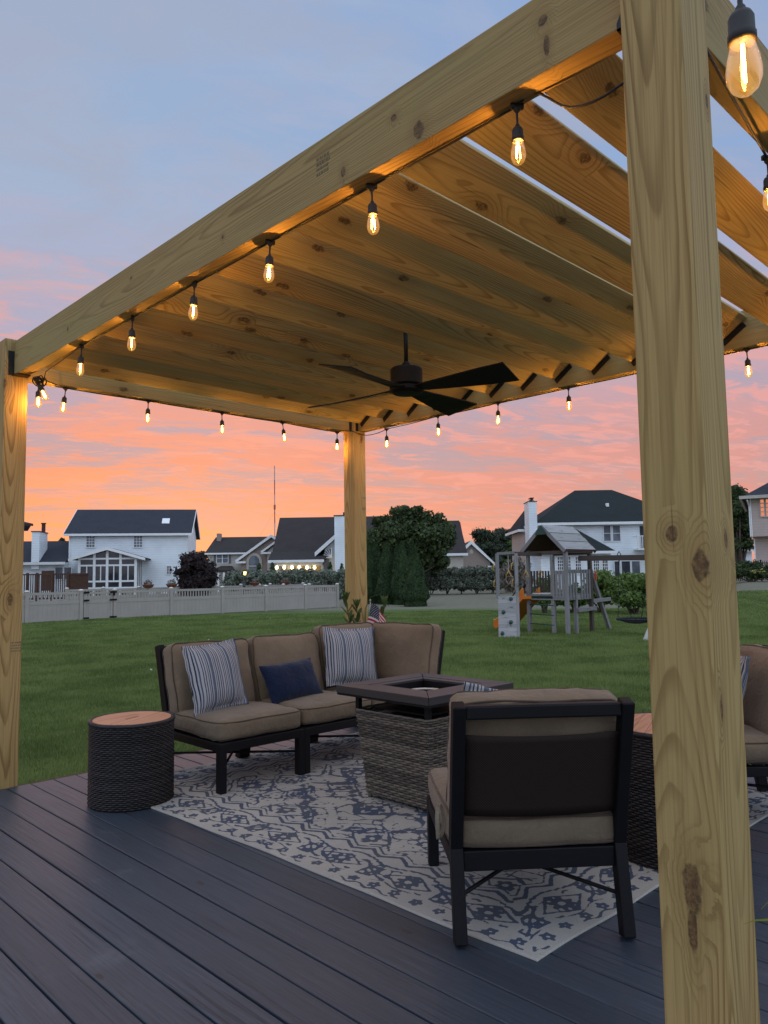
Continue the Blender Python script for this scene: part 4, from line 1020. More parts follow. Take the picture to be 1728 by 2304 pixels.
    finish(q, c, 0.95, q.m('ADD', wv, q.m('MULTIPLY', inkf, -0.3)), 0.5, 0.003, 0.05)
    o = np_mesh('area_rug', V, F, m_, smooth=True)
    at2 = o.data.attributes.new('ink', 'FLOAT', 'POINT'); at2.data.foreach_set('value', np.concatenate([ink.ravel(), np.zeros(m)]).astype(np.float32))
    tag(o, 'cream area rug with faded navy oriental pattern on the dark deck', 'rug')
rug()

# ================================================================== BACKGROUND HELPERS
class House:
    def __init__(s, name, label, cat, px0, Dm, rot=0.0, z=LAWN):
        p = at(px0, 1290, Dm); s.r = empty(name, (p.x, p.y, z), -YAW+RAD(rot), label, cat)
        s.Mi = (Matrix.Translation(s.r.location) @ Matrix.Rotation(s.r.rotation_euler.z, 4, 'Z')).inverted()
        s.c = s.Mi @ CAM; s.R3 = s.Mi.to_3x3()
    def L(s, px, py, ly=0.0):
        """local (x, z) where the photo pixel meets the local plane y = ly"""
        v = s.R3 @ ray(px, py); t = (ly-s.c.y)/v.y; p = s.c+v*t; return p.x, p.z
    def X(s, px, ly=0.0): return s.L(px, 1290, ly)[0]
    def Z(s, px, py, ly=0.0): return s.L(px, py, ly)[1]
    def window(s, x0, x1, z0, z1, ly=0.0, cols=2, rows=2, pane='pane', frame='white_vinyl', fr=.07, shutters=None, nrm=-1):
        """pane a little proud of the wall, frame prouder, glazing bars on top (local plane y)"""
        y = ly-.02
        f = MB(); f.box(x0-fr, x1+fr, y-.05, y-.012, z1, z1+fr).box(x0-fr, x1+fr, y-.06, y-.012, z0-fr, z0).box(x0-fr, x0, y-.05, y-.012, z0, z1).box(x1, x1+fr, y-.05, y-.012, z0, z1)
        for i in range(1, cols): xx = x0+(x1-x0)*i/cols; f.box(xx-.018, xx+.018, y-.04, y-.012, z0, z1)
        for i in range(1, rows): zz = z0+(z1-z0)*i/rows; f.box(x0, x1, y-.045, y-.012, zz-.02, zz+.02)
        o = f.build('window', M[frame], s.r)
        MB().box(x0-.01, x1+.01, y-.01, y+.015, z0-.01, z1+.01).build('pane', M[pane], o)
        return o
def roof_slab(house, pts, th, mat, name='roof'):
    """pts: corner loop of the top surface; thickened downwards"""
    MB().prism(pts, (0, 0, -th)).build(name, M[mat], house.r)

rg = np.random.default_rng(11)
def leaf_cloud(name, centers, radii, count, size, mat, parent=None, shell=.55, flat=None, aspect=1.6, droop=0.0, seed=0, sub=0):
    """many small rhombic leaves scattered through a set of ellipsoidal clumps"""
    r = np.random.default_rng(seed+5)
    C = np.array(centers, float); Rr = np.array(radii, float)
    if Rr.ndim == 1: Rr = np.stack([Rr]*3, 1)
    wv = Rr[:, 0]*Rr[:, 1]*Rr[:, 2]; wv = wv**.67; pick = r.choice(len(C), count, p=wv/wv.sum())
    d = r.normal(size=(count, 3)); d /= np.linalg.norm(d, axis=1)[:, None]
    rad = (shell+(1-shell)*r.random(count)**.6)*(1+(.22 if sub else .10)*r.normal(size=count))
    P = C[pick]+d*Rr[pick]*rad[:, None]
    if sub:                                    # sprays and gaps: keep leaves only where a wavy field is high
        k_ = 5.5/max(.35, float(np.median(Rr)))
        f = np.zeros(count)
        for i_ in range(5):
            q1 = r.normal(size=3); q1 /= np.linalg.norm(q1); f += np.sin((P @ q1)*k_*(.7+.35*i_)+r.random()*6)
        ok = f > -.35; P, n_ok = P[ok], int(ok.sum()); d = d[ok]; count = n_ok
    n = d+r.normal(size=(count, 3))*.7; n /= np.linalg.norm(n, axis=1)[:, None]
    a = r.normal(size=(count, 3)); a[:, 2] -= droop; a -= n*(a*n).sum(1)[:, None]; a /= np.linalg.norm(a, axis=1)[:, None]; b = np.cross(n, a)
    s_ = size*(.6+.8*r.random(count))[:, None]
    V = np.stack([P-a*s_*.5*aspect, P-b*s_*.5, P+a*s_*.5*aspect, P+b*s_*.5], 1).reshape(-1, 3)
    F = np.arange(4*count).reshape(count, 4)
    return np_mesh(name, V, F, M[mat], parent)
def blob_core(name, centers, radii, mat, parent, k_=.72, seed=0):
    bm = bmesh.new()
    for c, r_ in zip(centers, radii):
        rr_ = (r_, r_, r_) if not hasattr(r_, '__len__') else r_
        g_ = bmesh.ops.create_icosphere(bm, subdivisions=2, radius=1.0)
        for v in g_['verts']:
            f = 1+.55*noise.noise(v.co*2.3+Vector(c))
            v.co = Vector((c[0]+v.co.x*rr_[0]*k_*f, c[1]+v.co.y*rr_[1]*k_*f, c[2]+v.co.z*rr_[2]*k_*f))
    me = bpy.data.meshes.new(name); bm.to_mesh(me); bm.free(); me.materials.append(M[mat])
    o = bpy.data.objects.new(name, me); COL.objects.link(o); o.parent = parent; return o

def tree(name, label, base, height, crown_r, crown_h, mat, count, leaf, group=None, cat='tree', seed=0, nclump=26, trunk_r=.18, core=True, low=.35):
    """tapered trunk with limbs, crown of irregular leafy clumps"""
    r = random.Random(seed); t = empty(name, base, 0, label, cat, group); cz_ = height-crown_h/2
    cs, rs = [], []
    for k_ in range(nclump):
        a = r.uniform(0, 2*PI); h_ = r.uniform(-1, 1); q_ = math.sqrt(max(0, 1-h_*h_))*r.uniform(.15, .85)
        cs.append((math.cos(a)*q_*crown_r, math.sin(a)*q_*crown_r, cz_+h_*crown_h*.40)); s_ = r.uniform(.20, .40)*crown_r; rs.append((s_, s_, s_*r.uniform(.6, .9)))
    tr = MB(); top = cz_+crown_h*.1
    tr.tube([(0, 0, -.1), (.03*height*.1, 0, height*.15), (0, .02, cz_-crown_h*.25), (0, 0, top)], [trunk_r*1.25, trunk_r, trunk_r*.75, trunk_r*.25], 8)
    for c in cs[:12]: tr.tube([(0, 0, max(height*low*.6, cz_-crown_h*.45)+r.uniform(0, crown_h*.2)), (c[0]*.5, c[1]*.5, c[2]-crown_h*.1), c], [trunk_r*.45, trunk_r*.28, trunk_r*.1], 6)
    tr.build('trunk', M['bark'], t, smooth=True)
    cr = leaf_cloud('crown', cs, rs, count, leaf, mat, t, shell=.45, seed=seed, sub=7)
    if core: blob_core('crown_core', cs, rs, mat, cr, .66, seed)
    return t

# ================================================================== WHITE VINYL-STYLE TAUPE FENCE AND GATE
YF = 30.5
def x_at(px, Y):
    v = ray(px, 1350); t = (Y-CAM.y)/v.y; return CAM.x+v.x*t
def fence_panel(mb, x0, x1, y, z0, H_, sp=.135):
    mb.box(x0, x1, y-.02, y+.02, z0+.02, z0+.14).box(x0, x1, y-.012, y+.012, z0+.14, z0+H_*.58)
    mb.box(x0, x1, y-.025, y+.025, z0+H_*.58, z0+H_*.70).box(x0, x1, y-.025, y+.025, z0+H_*.90, z0+H_*.985)
    n = max(2, int((x1-x0)/sp))
    for i in range(n):
        xx = x0+(i+.5)*(x1-x0)/n; mb.box(xx-.028, xx+.028, y-.012, y+.012, z0+H_*.70, z0+H_*.90)
    m_ = max(2, int((x1-x0)/.18))
    for i in range(1, m_): xx = x0+i*(x1-x0)/m_; mb.box(xx-.006, xx+.006, y-.018, y-.0122, z0+.15, z0+H_*.575)
def fence_post(t, x, y, z0, H_):
    p = MB().box(x-.07, x+.07, y-.07, y+.07, z0-.05, z0+H_+.02).build('post', M['tan_vinyl'], t, bevel=.004)
    MB().lathe([(.105, 0), (.105, .018), (.07, .045), (.02, .062)], (x, y, z0+H_+.021), 10).build('cap', M['vinyl_cap'], p)
def fence_run(label, xs, y, z0, H_, skip=()):
    t = empty('vinyl_fence', (xs[0], y, z0), 0, label, 'fence')
    for x in xs: fence_post(t, x-xs[0], 0, 0, H_)
    for i, (a, b) in enumerate(zip(xs[:-1], xs[1:])):
        if i in skip: continue
        mb = MB(); fence_panel(mb, a-xs[0]+.07, b-xs[0]-.07, 0, 0, H_); mb.build('panel', M['tan_vinyl'], t)
    return t
FH_ = 1.20
fx = [x_at(p_, YF) for p_ in (60, 182, 258, 385, 500, 598, 687, 759)]; fx = [fx[0]-2.2]+fx
ft = fence_run('taupe vinyl fence with spindle top along the far lawn', fx, YF, LAWN, FH_, skip=(2,))
# the fence turns the corner and runs away from the camera
mb = MB(); x_e = fx[-1]-fx[0]
for k_ in range(3): fence_post(ft, x_e, 2.4*(k_+1), 0, FH_)
for k_ in range(3):
    a, b = 2.4*k_+.07, 2.4*(k_+1)-.07
    mb.box(x_e-.012, x_e+.012, a, b, .02, FH_*.58).box(x_e-.025, x_e+.025, a, b, FH_*.58, FH_*.70).box(x_e-.025, x_e+.025, a, b, FH_*.9, FH_*.985)
    for i in range(16): yy = a+(i+.5)*(b-a)/16; mb.box(x_e-.012, x_e+.012, yy-.028, yy+.028, FH_*.7, FH_*.9)
mb.build('panel', M['tan_vinyl'], ft)
gt = empty('fence_gate', ((fx[2]+fx[3])/2, YF-.01, LAWN), 0, 'taupe vinyl gate with black hinges in the far fence', 'gate')
gw = (fx[3]-fx[2])/2-.11
mb = MB(); fence_panel(mb, -gw, gw, 0, .03, FH_-.05); mb.box(-gw-.001, -gw+.09, -.035, .035, .03, FH_-.03).box(gw-.09, gw+.001, -.035, .035, .03, FH_-.03); mb.build('gate_panel', M['tan_vinyl'], gt)
for zz in (.06, .60*FH_+.06, FH_-.10):
    MB().box(gw-.14, gw+.16, -.10, -.078, zz, zz+.07).build('hinge', M['black_metal'], gt)
    MB().box(-gw-.03, -gw+.20, -.10, -.078, zz, zz+.07).build('hinge', M['black_metal'], gt)
MB().box(gw-.02, gw+.06, -.14, -.102, FH_-.22, FH_-.02).build('latch', M['black_metal'], gt)

bx_ = [x_at(p_, 37.5) for p_ in (150, 232, 312, 419, 479, 542, 608, 682)]
fence_run('rear taupe vinyl pool fence seen over the front fence', bx_, 37.5, LAWN, 1.22)
for i, (px, n_) in enumerate(((333, 1), (386, 2), (573, 3), (642, 4))):
    Yp = 36.9; xx = x_at(px, Yp); lab = ['terracotta bowl planter left of the plum tree on its stand', 'terracotta bowl planter just in front of the plum tree', 'terracotta bowl planter before the long hedge', 'terracotta bowl planter nearest the fence corner'][i]
    t = empty('terracotta_planter', (xx, Yp, LAWN), 0, lab, 'planter', 'terracotta planters by the pool fence')
    MB().lathe([(.16, 1.19), (.24, 1.23), (.29, 1.33), (.31, 1.34), (.31, 1.38), (.28, 1.38), (.27, 1.35)], n=20, closed_top=False).build('bowl', M['terracotta'], t, smooth=True)
    MB().lathe([(.265, 1.335), (.26, 1.345)], n=16).build('soil', M['soil'], t)
    MB().lathe([(.16, 0), (.14, .06), (.06, .1), (.06, 1.10), (.12, 1.19)], n=12).build('pedestal', M['tan_vinyl'], t, smooth=True)
    leaf_cloud('foliage', [(0, 0, 1.46)], [(.24, .24, .16)], 120, .06, 'leaf_dry', t, seed=i)

# small garden lamps
def lantern(px, py, Dm, h, lit, label):
    p = onground(px, 1350); p = at(px, 1290, Dm); t = empty('garden_lantern', (p.x, p.y, LAWN), 0, label, 'lantern')
    MB().tube([(0, 0, -.02), (0, 0, h-.32)], .03, 8).lathe([(.06, h-.34), (.10, h-.31)], n=8).build('lamp_post', M['brass_lamp'], t)
    MB().lathe([(.07, h-.31), (.10, h-.10)], n=6).build('lamp_glass', M['lamp_glow'] if lit else M['blind'], t)
    MB().lathe([(.14, h-.10), (.04, h-.01), (.01, h+.05)], n=8).build('lamp_cap', M['brass_lamp'], t)
zt = lambda px, py, Dm: at(px, py, Dm).z-LAWN
lantern(551, 1286, 50, zt(551, 1283, 50), True, 'lit amber garden lantern in front of the long hedge')
lantern(549, 1308, 40, zt(549, 1306, 40), False, 'unlit black garden lantern between the pool fences')

# ================================================================== BROWN DECK next door
HB_ = House('neighbour_deck', 'brown stained raised deck with railing behind the fence gate', 'deck', 127, 47)
yb_ = 0
xl, xr = HB_.X(30), HB_.X(199); xm = HB_.X(154); zt_ = HB_.Z(154, 1290); zb = 0.0
mb = MB()
mb.box(xl, xr, -.06, .06, zt_-.08, zt_)
mb.build('rail_cap', M['fence_brown'], HB_.r)
mb = MB(); n = 20
for i in range(n): a = xm+(xr-xm)*i/n; mb.box(a+.006, a+(xr-xm)/n-.006, -.02, .02, .02, zt_-.082)
mb.build('solid_panel', M['fence_brown'], HB_.r)
mb = MB(); n = 26
for i in range(n):
    a = xl+(xm-xl)*i/n
    mb.box(a+.02, a+.065, -.02, .02, .62, zt_-.082)
mb.box(xl, xm, -.03, .03, .55, .62).box(xl, xm, -.02, .02, .0, .40)
mb.build('railing', M['fence_brown'], HB_.r)
for px in (62, 84, 118, 154):
    x_ = HB_.X(px); MB().box(x_-.06, x_+.06, -.075, .075, 0, zt_+.06).build('post', M['fence_brown'], HB_.r)
MB().box(xl, xr, .2, 3.8, .50, .56).build('deck_floor', M['fence_brown'], HB_.r)
mb = MB(); mb.box(xl, HB_.X(122, 3.9), 3.85, 3.95, 1.0, HB_.Z(90, 1284, 3.9)); mb.build('rear_railing', M['fence_brown'], HB_.r)

# ================================================================== HOUSE A: white two storey house with sunroom
A = House('white_house', 'white two storey house with slate roof and glazed sunroom', 'house', 288, 66, 9.5)
L = A.L
dep_ = 9.0
xa, xb = A.X(153.5), A.X(422.5); ze = A.Z(290, 1199); ybk = dep_
mb = MB(); mb.box(xa, xb, 0, dep_, 0, ze)
zr = A.Z(300, 1146.5, dep_/2); ov = .35
mb.prism([(xb-.02, 0, ze), (xb-.02, dep_, ze), (xb-.02, dep_/2, zr-.18)], (.02, 0, 0)); mb.prism([(xa, 0, ze), (xa, dep_, ze), (xa, dep_/2, zr-.18)], (.02, 0, 0))
mb.build('wall', M['side_white'], A.r)
sl = (zr-ze)/(dep_/2)
rf = MB()
for s_ in (0, 1):
    y0, y1 = (-ov, dep_/2) if s_ == 0 else (dep_+ov, dep_/2)
    z0 = ze-ov*sl+.16
    rf.prism([(xa-ov, y0, z0), (xb+ov, y0, z0), (xb+ov, y1, zr), (xa-ov, y1, zr)], (0, 0, -.14))
rf = rf.build('roof', M['roof_slate'], A.r)
tr = MB(); z0 = ze-ov*sl+.02
tr.box(xa-ov, xb+ov, -ov-.10, -ov-.005, z0-.10, z0+.10)
for x_ in (xa-ov-.03, xb+ov+.0):
    tr.prism([(x_, -ov, z0-.08), (x_, -ov, z0+.15), (x_, dep_/2, zr+.02), (x_, dep_/2, zr-.2)], (.04, 0, 0)); tr.prism([(x_, dep_+ov, z0-.08), (x_, dep_+ov, z0+.15), (x_, dep_/2+.002, zr+.02), (x_, dep_/2+.002, zr-.2)], (.04, 0, 0))
tr.build('gutter', M['white_vinyl'], A.r)
MB().box(xb-.14, xb-.04, -.11, -.03, 0, z0-.1).box(xa+.04, xa+.14, -.11, -.03, 2.4, z0-.1).build('downspout', M['white_vinyl'], A.r)
# skylight lying in the roof plane
def rp(px, py):                      # local point on the front roof plane
    v = A.R3 @ ray(px, py); c = A.c; t = (zr-sl*(dep_/2)-c.z+sl*c.y)/(v.z-sl*v.y); return c+v*t
q4 = [rp(364, 1180), rp(381, 1180), rp(382.5, 1169), rp(366, 1169)]
MB().prism([p_+Vector((0, -.03, .05)) for p_ in q4], (0, -.03, .06)).build('skylight', M['white_vinyl'], A.r)
for (p0, p1) in ((195, 213), (302, 320)):
    (x0, z1), (x1, z0_) = L(p0, 1206.5), L(p1, 1231); A.window(x0, x1, z0_, z1, 0, 3, 4, 'blind')
(x0, z1), (x1, z0_) = L(376, 1274), L(385, 1291); A.window(x0, x1, z0_, z1, 0, 2, 4)
# sunroom
dS = -3.2; pl = lambda px, py: L(px, py, dS)
xs0, xs1 = pl(178, 1290)[0], pl(306, 1290)[0]; xp_ = (xs0+xs1)/2; zpk = pl(241, 1235)[1]; zev = pl(178, 1254)[1]
posts_px = [178, 212, 241, 271, 305]
fr_ = MB()
X5 = [pl(p_, 1290)[0] for p_ in posts_px]
def roofz(x_): return zev+(zpk-zev)*(1-abs(x_-xp_)/((xs1-xs0)/2))
for x_ in X5: fr_.box(x_-.10, x_+.10, dS-.05, dS+.05, 0, roofz(x_)-.06)
ztr = [pl(241, y_)[1] for y_ in (1257, 1272, 1308, 1323)]
for z_ in ztr: fr_.box(xs0, xs1, dS-.04, dS+.045, z_-.07, z_+.07)
for a, b in zip(X5[:-1], X5[1:]): fr_.box((a+b)/2-.04, (a+b)/2+.04, dS-.03, dS+.04, ztr[2], ztr[1])
fr_.box(xs0, xs1, dS-.04, dS+.04, 0, .35)
fr_.build('sunroom_frame', M['white_vinyl'], A.r)
for i, (a, b) in enumerate(zip(X5[:-1], X5[1:])):
    MB().prism([(a, dS+.01, .35), (b, dS+.01, .35), (b, dS+.01, roofz(b)-.1), (a, dS+.01, roofz(a)-.1)], (0, .015, 0)).build('pane', M['pane_sun'], A.r)
sw = MB(); sw.box(xs1-.02, xs1+.05, dS+.06, -.02, 0, .35).box(xs1-.02, xs1+.05, dS+.06, -.02, zev-.25, zev-.02)
for y_ in (dS+.08, dS+1.1, dS+2.1, -.15): sw.box(xs1-.03, xs1+.06, y_, y_+.12, 0, zev-.1)
sw.build('sunroom_frame', M['white_vinyl'], A.r)
MB().box(xs1, xs1+.02, dS+.2, -.2, .36, zev-.26).build('pane', M['pane_sun'], A.r)
sr = MB(); sS = (zpk-zev)/((xs1-xs0)/2); o_ = .75
for sg in (-1, 1):
    xe = xp_+sg*((xs1-xs0)/2+o_); sr.prism([(xp_, dS-.4, zpk+.12), (xe, dS-.4, zev+.12-o_*sS), (xe, -.02, zev+.12-o_*sS), (xp_, -.02, zpk+.12)], (0, 0, -.10))
sr.build('sunroom_roof', M['roof_slate'], A.r)
sr = MB()
for sg in (-1, 1):
    xe = xp_+sg*((xs1-xs0)/2+o_+.03); sr.prism([(xp_, dS-.46, zpk+.14), (xe, dS-.46, zev+.12-o_*sS), (xe, dS-.46, zev-.10-o_*sS), (xp_, dS-.46, zpk-.10)], (0, .055, 0))
sr.build('sunroom_trim', M['white_vinyl'], A.r)
# low left wing with chimney
w0, w1 = A.X(40, -.6), xa-.01; zwe = A.Z(120, 1264, -1.0)
wz = A.Z(110, 1217.5, 3.4)
MB().box(w0, w1, -.6, 7, 0, zwe-.05).build('wall', M['side_white'], A.r)
x62 = A.X(62, -1.0)
MB().prism([(w0-2, -1.0, zwe-.12), (w1, -1.0, zwe), (w1, 3.4, wz), (w0-2, 3.4, wz)], (0, 0, -.14)).prism([(w0-2, 3.4, wz), (w1, 3.4, wz), (w1, 7.5, zwe), (w0-2, 7.5, zwe)], (0, 0, -.14)).build('roof', M['roof_slate'], A.r)
MB().box(w0-2, w1, -1.12, -1.005, zwe-.24, zwe-.02).build('gutter', M['white_vinyl'], A.r)
c0, c1 = A.X(69.5, -.9), A.X(87, -.9); zc1 = A.Z(78, 1197, -.9)
ch = MB().box(c0, c1, -.9, 1.6, zwe-.6, zc1).build('chimney', M['side_white'], A.r)
MB().box(c0-.06, c1+.06, -.96, 1.66, zc1+.002, zc1+.08).lathe([(.16, zc1+.08), (.16, zc1+.75), (.22, zc1+.76), (.22, zc1+.85)], ((c0+c1)/2+.3, .3, 0), 10).build('flue', plain('rusty_flue', (.06, .025, .02), .7), ch)
for p0, p1 in ((125, 141), (145, 160)):
    (x0, z1) = L(p0, 1277, -.6); (x1, z0_) = L(p1, 1303, -.6); A.window(x0, x1, z0_, z1, -.6, 1, 1, 'blind')

# house corner peeking out behind the near-left post
K = House('neighbour_house', 'dark house whose roof corner shows behind the left pergola post', 'house', 30, 52, 27)
xk = K.X(70); zk = K.Z(70, 1183); 
MB().box(xk-9, xk-.95, .5, 8, 0, zk).build('wall', M['side_grey'], K.r)
MB().add([(xk-10, -.1, zk+.15), (xk, -.1, zk+.15), (xk, 8.6, zk+.15), (xk-10, 8.6, zk+.15), (xk-6.3, 4.2, zk+1.6), (xk-4.6, 4.2, zk+1.6), ], [(0, 1, 5, 4), (1, 2, 5), (2, 3, 4, 5), (3, 0, 4), (3, 2, 1, 0)]).build('roof', M['roof_slate'], K.r)
MB().box(xk-10, xk+.06, -.16, -.10, zk-.02, zk+.14).build('gutter', M['roof_brown'], K.r)

# ================================================================== PLUM TREE
p = at(437, 1290, 43)
tree('plum_tree', 'round dark purple plum tree right of the white house', (p.x, p.y, LAWN), 3.15, 1.32, 2.9, 'leaf_purple', 26000, .09, seed=8, nclump=80, trunk_r=.09)

# ================================================================== HOUSE B: tan house with two gables
B = House('tan_house', 'tan brick and siding house with arched window and front gable', 'house', 540, 95, 3)
L = B.L
x0, x1 = B.X(467), B.X(640); ze = B.Z(510, 1243)
MB().box(x0, x1, 0, 9, 0, ze).build('wall', M['side_cream'], B.r)
zr = B.Z(550, 1208, 4.5)
MB().prism([(x0-.3, -.35, ze-.05), (x1, -.35, ze-.05), (x1, 4.5, zr), (x0+.25, 4.5, zr)], (0, 0, -.15)).prism([(x0+.25, 4.5, zr), (x1, 4.5, zr), (x1, 9.3, ze), (x0-.3, 9.3, ze)], (0, 0, -.15)).prism([(x0, 0, ze-.05), (x0, 9, ze-.05), (x0+.2, 4.5, zr-.2)], (.1, 0, 0)).build('roof', M['roof_brown'], B.r)
MB().box(x0-.3, x1, -.45, -.36, ze-.25, ze-.05).build('gutter', M['white_vinyl'], B.r)
g0, zg = L(537, 1261, -2); gp, zp = L(611, 1204, -2); gx1 = gp+(gp-g0)
MB().prism([(g0+.3, -2, 0), (gx1-.3, -2, 0), (gx1-.3, -2, zg+.1), (gp, -2, zp-.25), (g0+.3, -2, zg+.1)], (0, 6, 0)).build('brick_gable', M['brick_tan'], B.r)
MB().prism([(g0-.3, -2.3, zg), (gp, -2.3, zp+.05), (gp, 4, zp+.05), (g0-.3, 4, zg)], (0, 0, -.15)).prism([(gx1+.3, -2.3, zg), (gp, -2.3, zp+.05), (gp, 4, zp+.05), (gx1+.3, 4, zg)], (0, 0, -.15)).build('roof', M['roof_brown'], B.r)
MB().prism([(g0-.35, -2.42, zg+.02), (gp, -2.42, zp+.08), (gp, -2.42, zp-.28), (g0-.35, -2.42, zg-.32)], (0, .11, 0)).prism([(gx1+.35, -2.42, zg+.02), (gp, -2.42, zp+.08), (gp, -2.42, zp-.28), (gx1+.35, -2.42, zg-.32)], (0, .11, 0)).box(g0-.35, g0+.9, -2.42, -2.05, zg-.36, zg-.12).build('rake_trim', M['white_vinyl'], B.r)
# lower gable to its right
h0, zh = L(592, 1241, -3.2); hp_, zhp = L(628, 1212, -3.2)
MB().prism([(h0+.5, -3.2, 0), (hp_+2, -3.2, 0), (hp_+2, -3.2, zhp-.3), (hp_, -3.2, zhp-.3), (h0+.5, -3.2, zh)], (0, 1, 0)).build('wall', M['side_cream'], B.r)
MB().prism([(h0-.2, -3.5, zh), (hp_, -3.5, zhp), (hp_, -2.1, zhp), (h0-.2, -2.1, zh)], (0, 0, -.14)).build('roof', M['roof_brown'], B.r)
MB().prism([(h0-.25, -3.6, zh+.03), (hp_, -3.6, zhp+.03), (hp_, -3.6, zhp-.25), (h0-.25, -3.6, zh-.25)], (0, .09, 0)).box(h0-.25, h0+1.0, -3.6, -3.25, zh-.30, zh-.08).build('rake_trim', M['white_vinyl'], B.r)
(a, zt1), (b, zt0) = L(488, 1247), L(513, 1266); B.window(a, (a+b)/2-.06, zt0, zt1, 0, 1, 2, 'blind'); B.window((a+b)/2+.06, b, zt0, zt1, 0, 1, 2, 'blind')
for a_, b_ in ((481, 486), (514.5, 519.5)): MB().box(L(a_, 1250)[0], L(b_, 1250)[0], -.08, -.005, zt0-.1, zt1+.1).build('shutter', plain('grey_shutter', (.12, .13, .14), .7), B.r)
(a, zz), (b, zb0) = L(560, 1276, -2), L(584, 1276, -2); ztp = B.Z(572, 1250, -2); zsp = B.Z(572, 1264, -2); cx0 = (a+b)/2; hw0 = (b-a)/2
arc = [(cx0+hw0*math.cos(i/12*PI), -2.06, zsp+(ztp-zsp)*math.sin(i/12*PI)) for i in range(13)]
MB().prism([(cx0+hw0, -2.06, zb0-1.2)]+arc+[(cx0-hw0, -2.06, zb0-1.2)], (0, .05, 0)).build('arched_pane', M['blind'], B.r)
arc2 = [(cx0+(hw0+.3)*math.cos(i/12*PI), -2.1, zsp+(ztp-zsp+.3)*math.sin(i/12*PI)) for i in range(13)]; arc3 = [(cx0+hw0*math.cos(i/12*PI), -2.1, zsp+(ztp-zsp)*math.sin(i/12*PI)) for i in range(13)]
mb = MB()
for i in range(12): mb.prism([arc2[i], arc2[i+1], arc3[i+1], arc3[i]], (0, .06, 0))
mb.box(cx0-hw0-.3, cx0-hw0, -2.1, -2.04, zb0-1.2, zsp).box(cx0+hw0, cx0+hw0+.3, -2.1, -2.04, zb0-1.2, zsp).box(cx0-hw0, cx0+hw0, -2.1, -2.065, zsp-.6, zsp-.45)
mb.build('arch_trim', M['side_cream'], B.r)
(a, z1_), (b, z0_) = L(476, 1273, -2.2), L(528, 1282, -2.2)
MB().add([(a, -2.2, z0_), (b, -2.2, z0_), (b-.6, -.1, z1_), (a+.8, -.1, z1_), (a, -2.2, z0_-.25), (b, -2.2, z0_-.25), (b-.6, -.1, z0_-.25), (a+.8, -.1, z0_-.25)], [(0, 1, 2, 3), (4, 5, 1, 0), (5, 6, 2, 1), (7, 4, 0, 3), (6, 7, 3, 2), (7, 6, 5, 4)]).build('porch_roof', M['roof_brown'], B.r)
for px in (491, 504, 522): x_ = L(px, 1290, -2)[0]; MB().box(x_-.14, x_+.14, -2.1, -1.85, 0, z0_-.26).build('porch_column', M['white_vinyl'], B.r)
MB().box(L(470, 1290, 2)[0]+.8, L(479, 1290, 2)[0]+.8, 3, 4, zr-.6, B.Z(480, 1201, 3.5)).build('chimney', M['brick_tan'], B.r)

# ================================================================== HOUSE C: big dark steep roof, porch with string of bulbs
Cc = House('steep_roof_house', 'grey house with very steep dark roof and lit porch bulbs', 'house', 690, 84, 0)
L = Cc.L
yr = 6.0
zpe = Cc.Z(660, 1261, -3.0)
xL, xR = Cc.X(617), Cc.X(905); zlow = Cc.Z(660, 1242, 0)
zrd = Cc.Z(690, 1164, yr); xrl = Cc.X(630, yr); xrr = Cc.X(905, yr)
MB().box(xL+.3, xR, .3, 11.5, 0, zlow-.1).build('wall', M['side_grey'], Cc.r)
mb = MB(); mb.prism([(xL-.2, 0, zlow), (xR, 0, zlow), (xrr, yr, zrd), (xrl, yr, zrd)], (0, 0, -.15)); mb.prism([(xrl, yr, zrd), (xrr, yr, zrd), (xR, 12, zlow), (xL-.2, 12, zlow)], (0, 0, -.15)); mb.prism([(xL, .1, zlow-.1), (xL, 11.9, zlow-.1), (xrl, yr, zrd-.15)], (.12, 0, 0))
p0, p1 = L(603, 1261, -3.0)[0], L(729, 1261, -3.0)[0]
mb.prism([(p0, -3.0, zpe+.12), (p1, -3.0, zpe+.12), (L(714, 1242, 0)[0]+1.5, .02, zlow+.03), (xL-.3, .02, zlow+.03)], (0, 0, -.12))
mb.build('roof', M['roof_brown'], Cc.r)
MB().box(p0, p1, -3.10, -3.0, zpe-.22, zpe+.06).build('gutter', M['white_vinyl'], Cc.r)
pb = MB(); zb1 = Cc.Z(660, 1271, -2.8)
pb.box(p0+.9, p1-.2, -2.9, -2.6, zb1-.1, zpe-.24)
for px in (621, 649, 669, 697, 725): x_ = L(px, 1290, -2.8)[0]; pb.box(x_-.12, x_+.12, -2.85, -2.65, 0, zb1-.1)
pb.build('porch_frame', M['side_cream'], Cc.r)
MB().box(p0+1.2, p1-.4, -.4, -.2, 0, zb1+.4).build('porch_wall', plain('warm_porch_wall', (.30, .24, .15), .8), Cc.r)
for i, px in enumerate((622.7, 639.7, 657, 673.7, 690.7, 707.7)):
    x_, z_ = L(px, 1277, -2.95); MB().lathe([(.03, -.17), (.13, -.10), (.16, 0), (.12, .12), (.05, .19)], (x_, -2.95, z_), 10).build('porch_bulb', M['porch_glow'], Cc.r, smooth=True)
    if i in (1, 3, 5):
        ld = bpy.data.lights.new('porch_light', 'POINT'); ld.energy = 45; ld.color = (1, .75, .4); ld.shadow_soft_size = .1; lo = bpy.data.objects.new('porch_light', ld); COL.objects.link(lo); lo.parent = Cc.r; lo.location = (x_, -2.3, z_-.2)
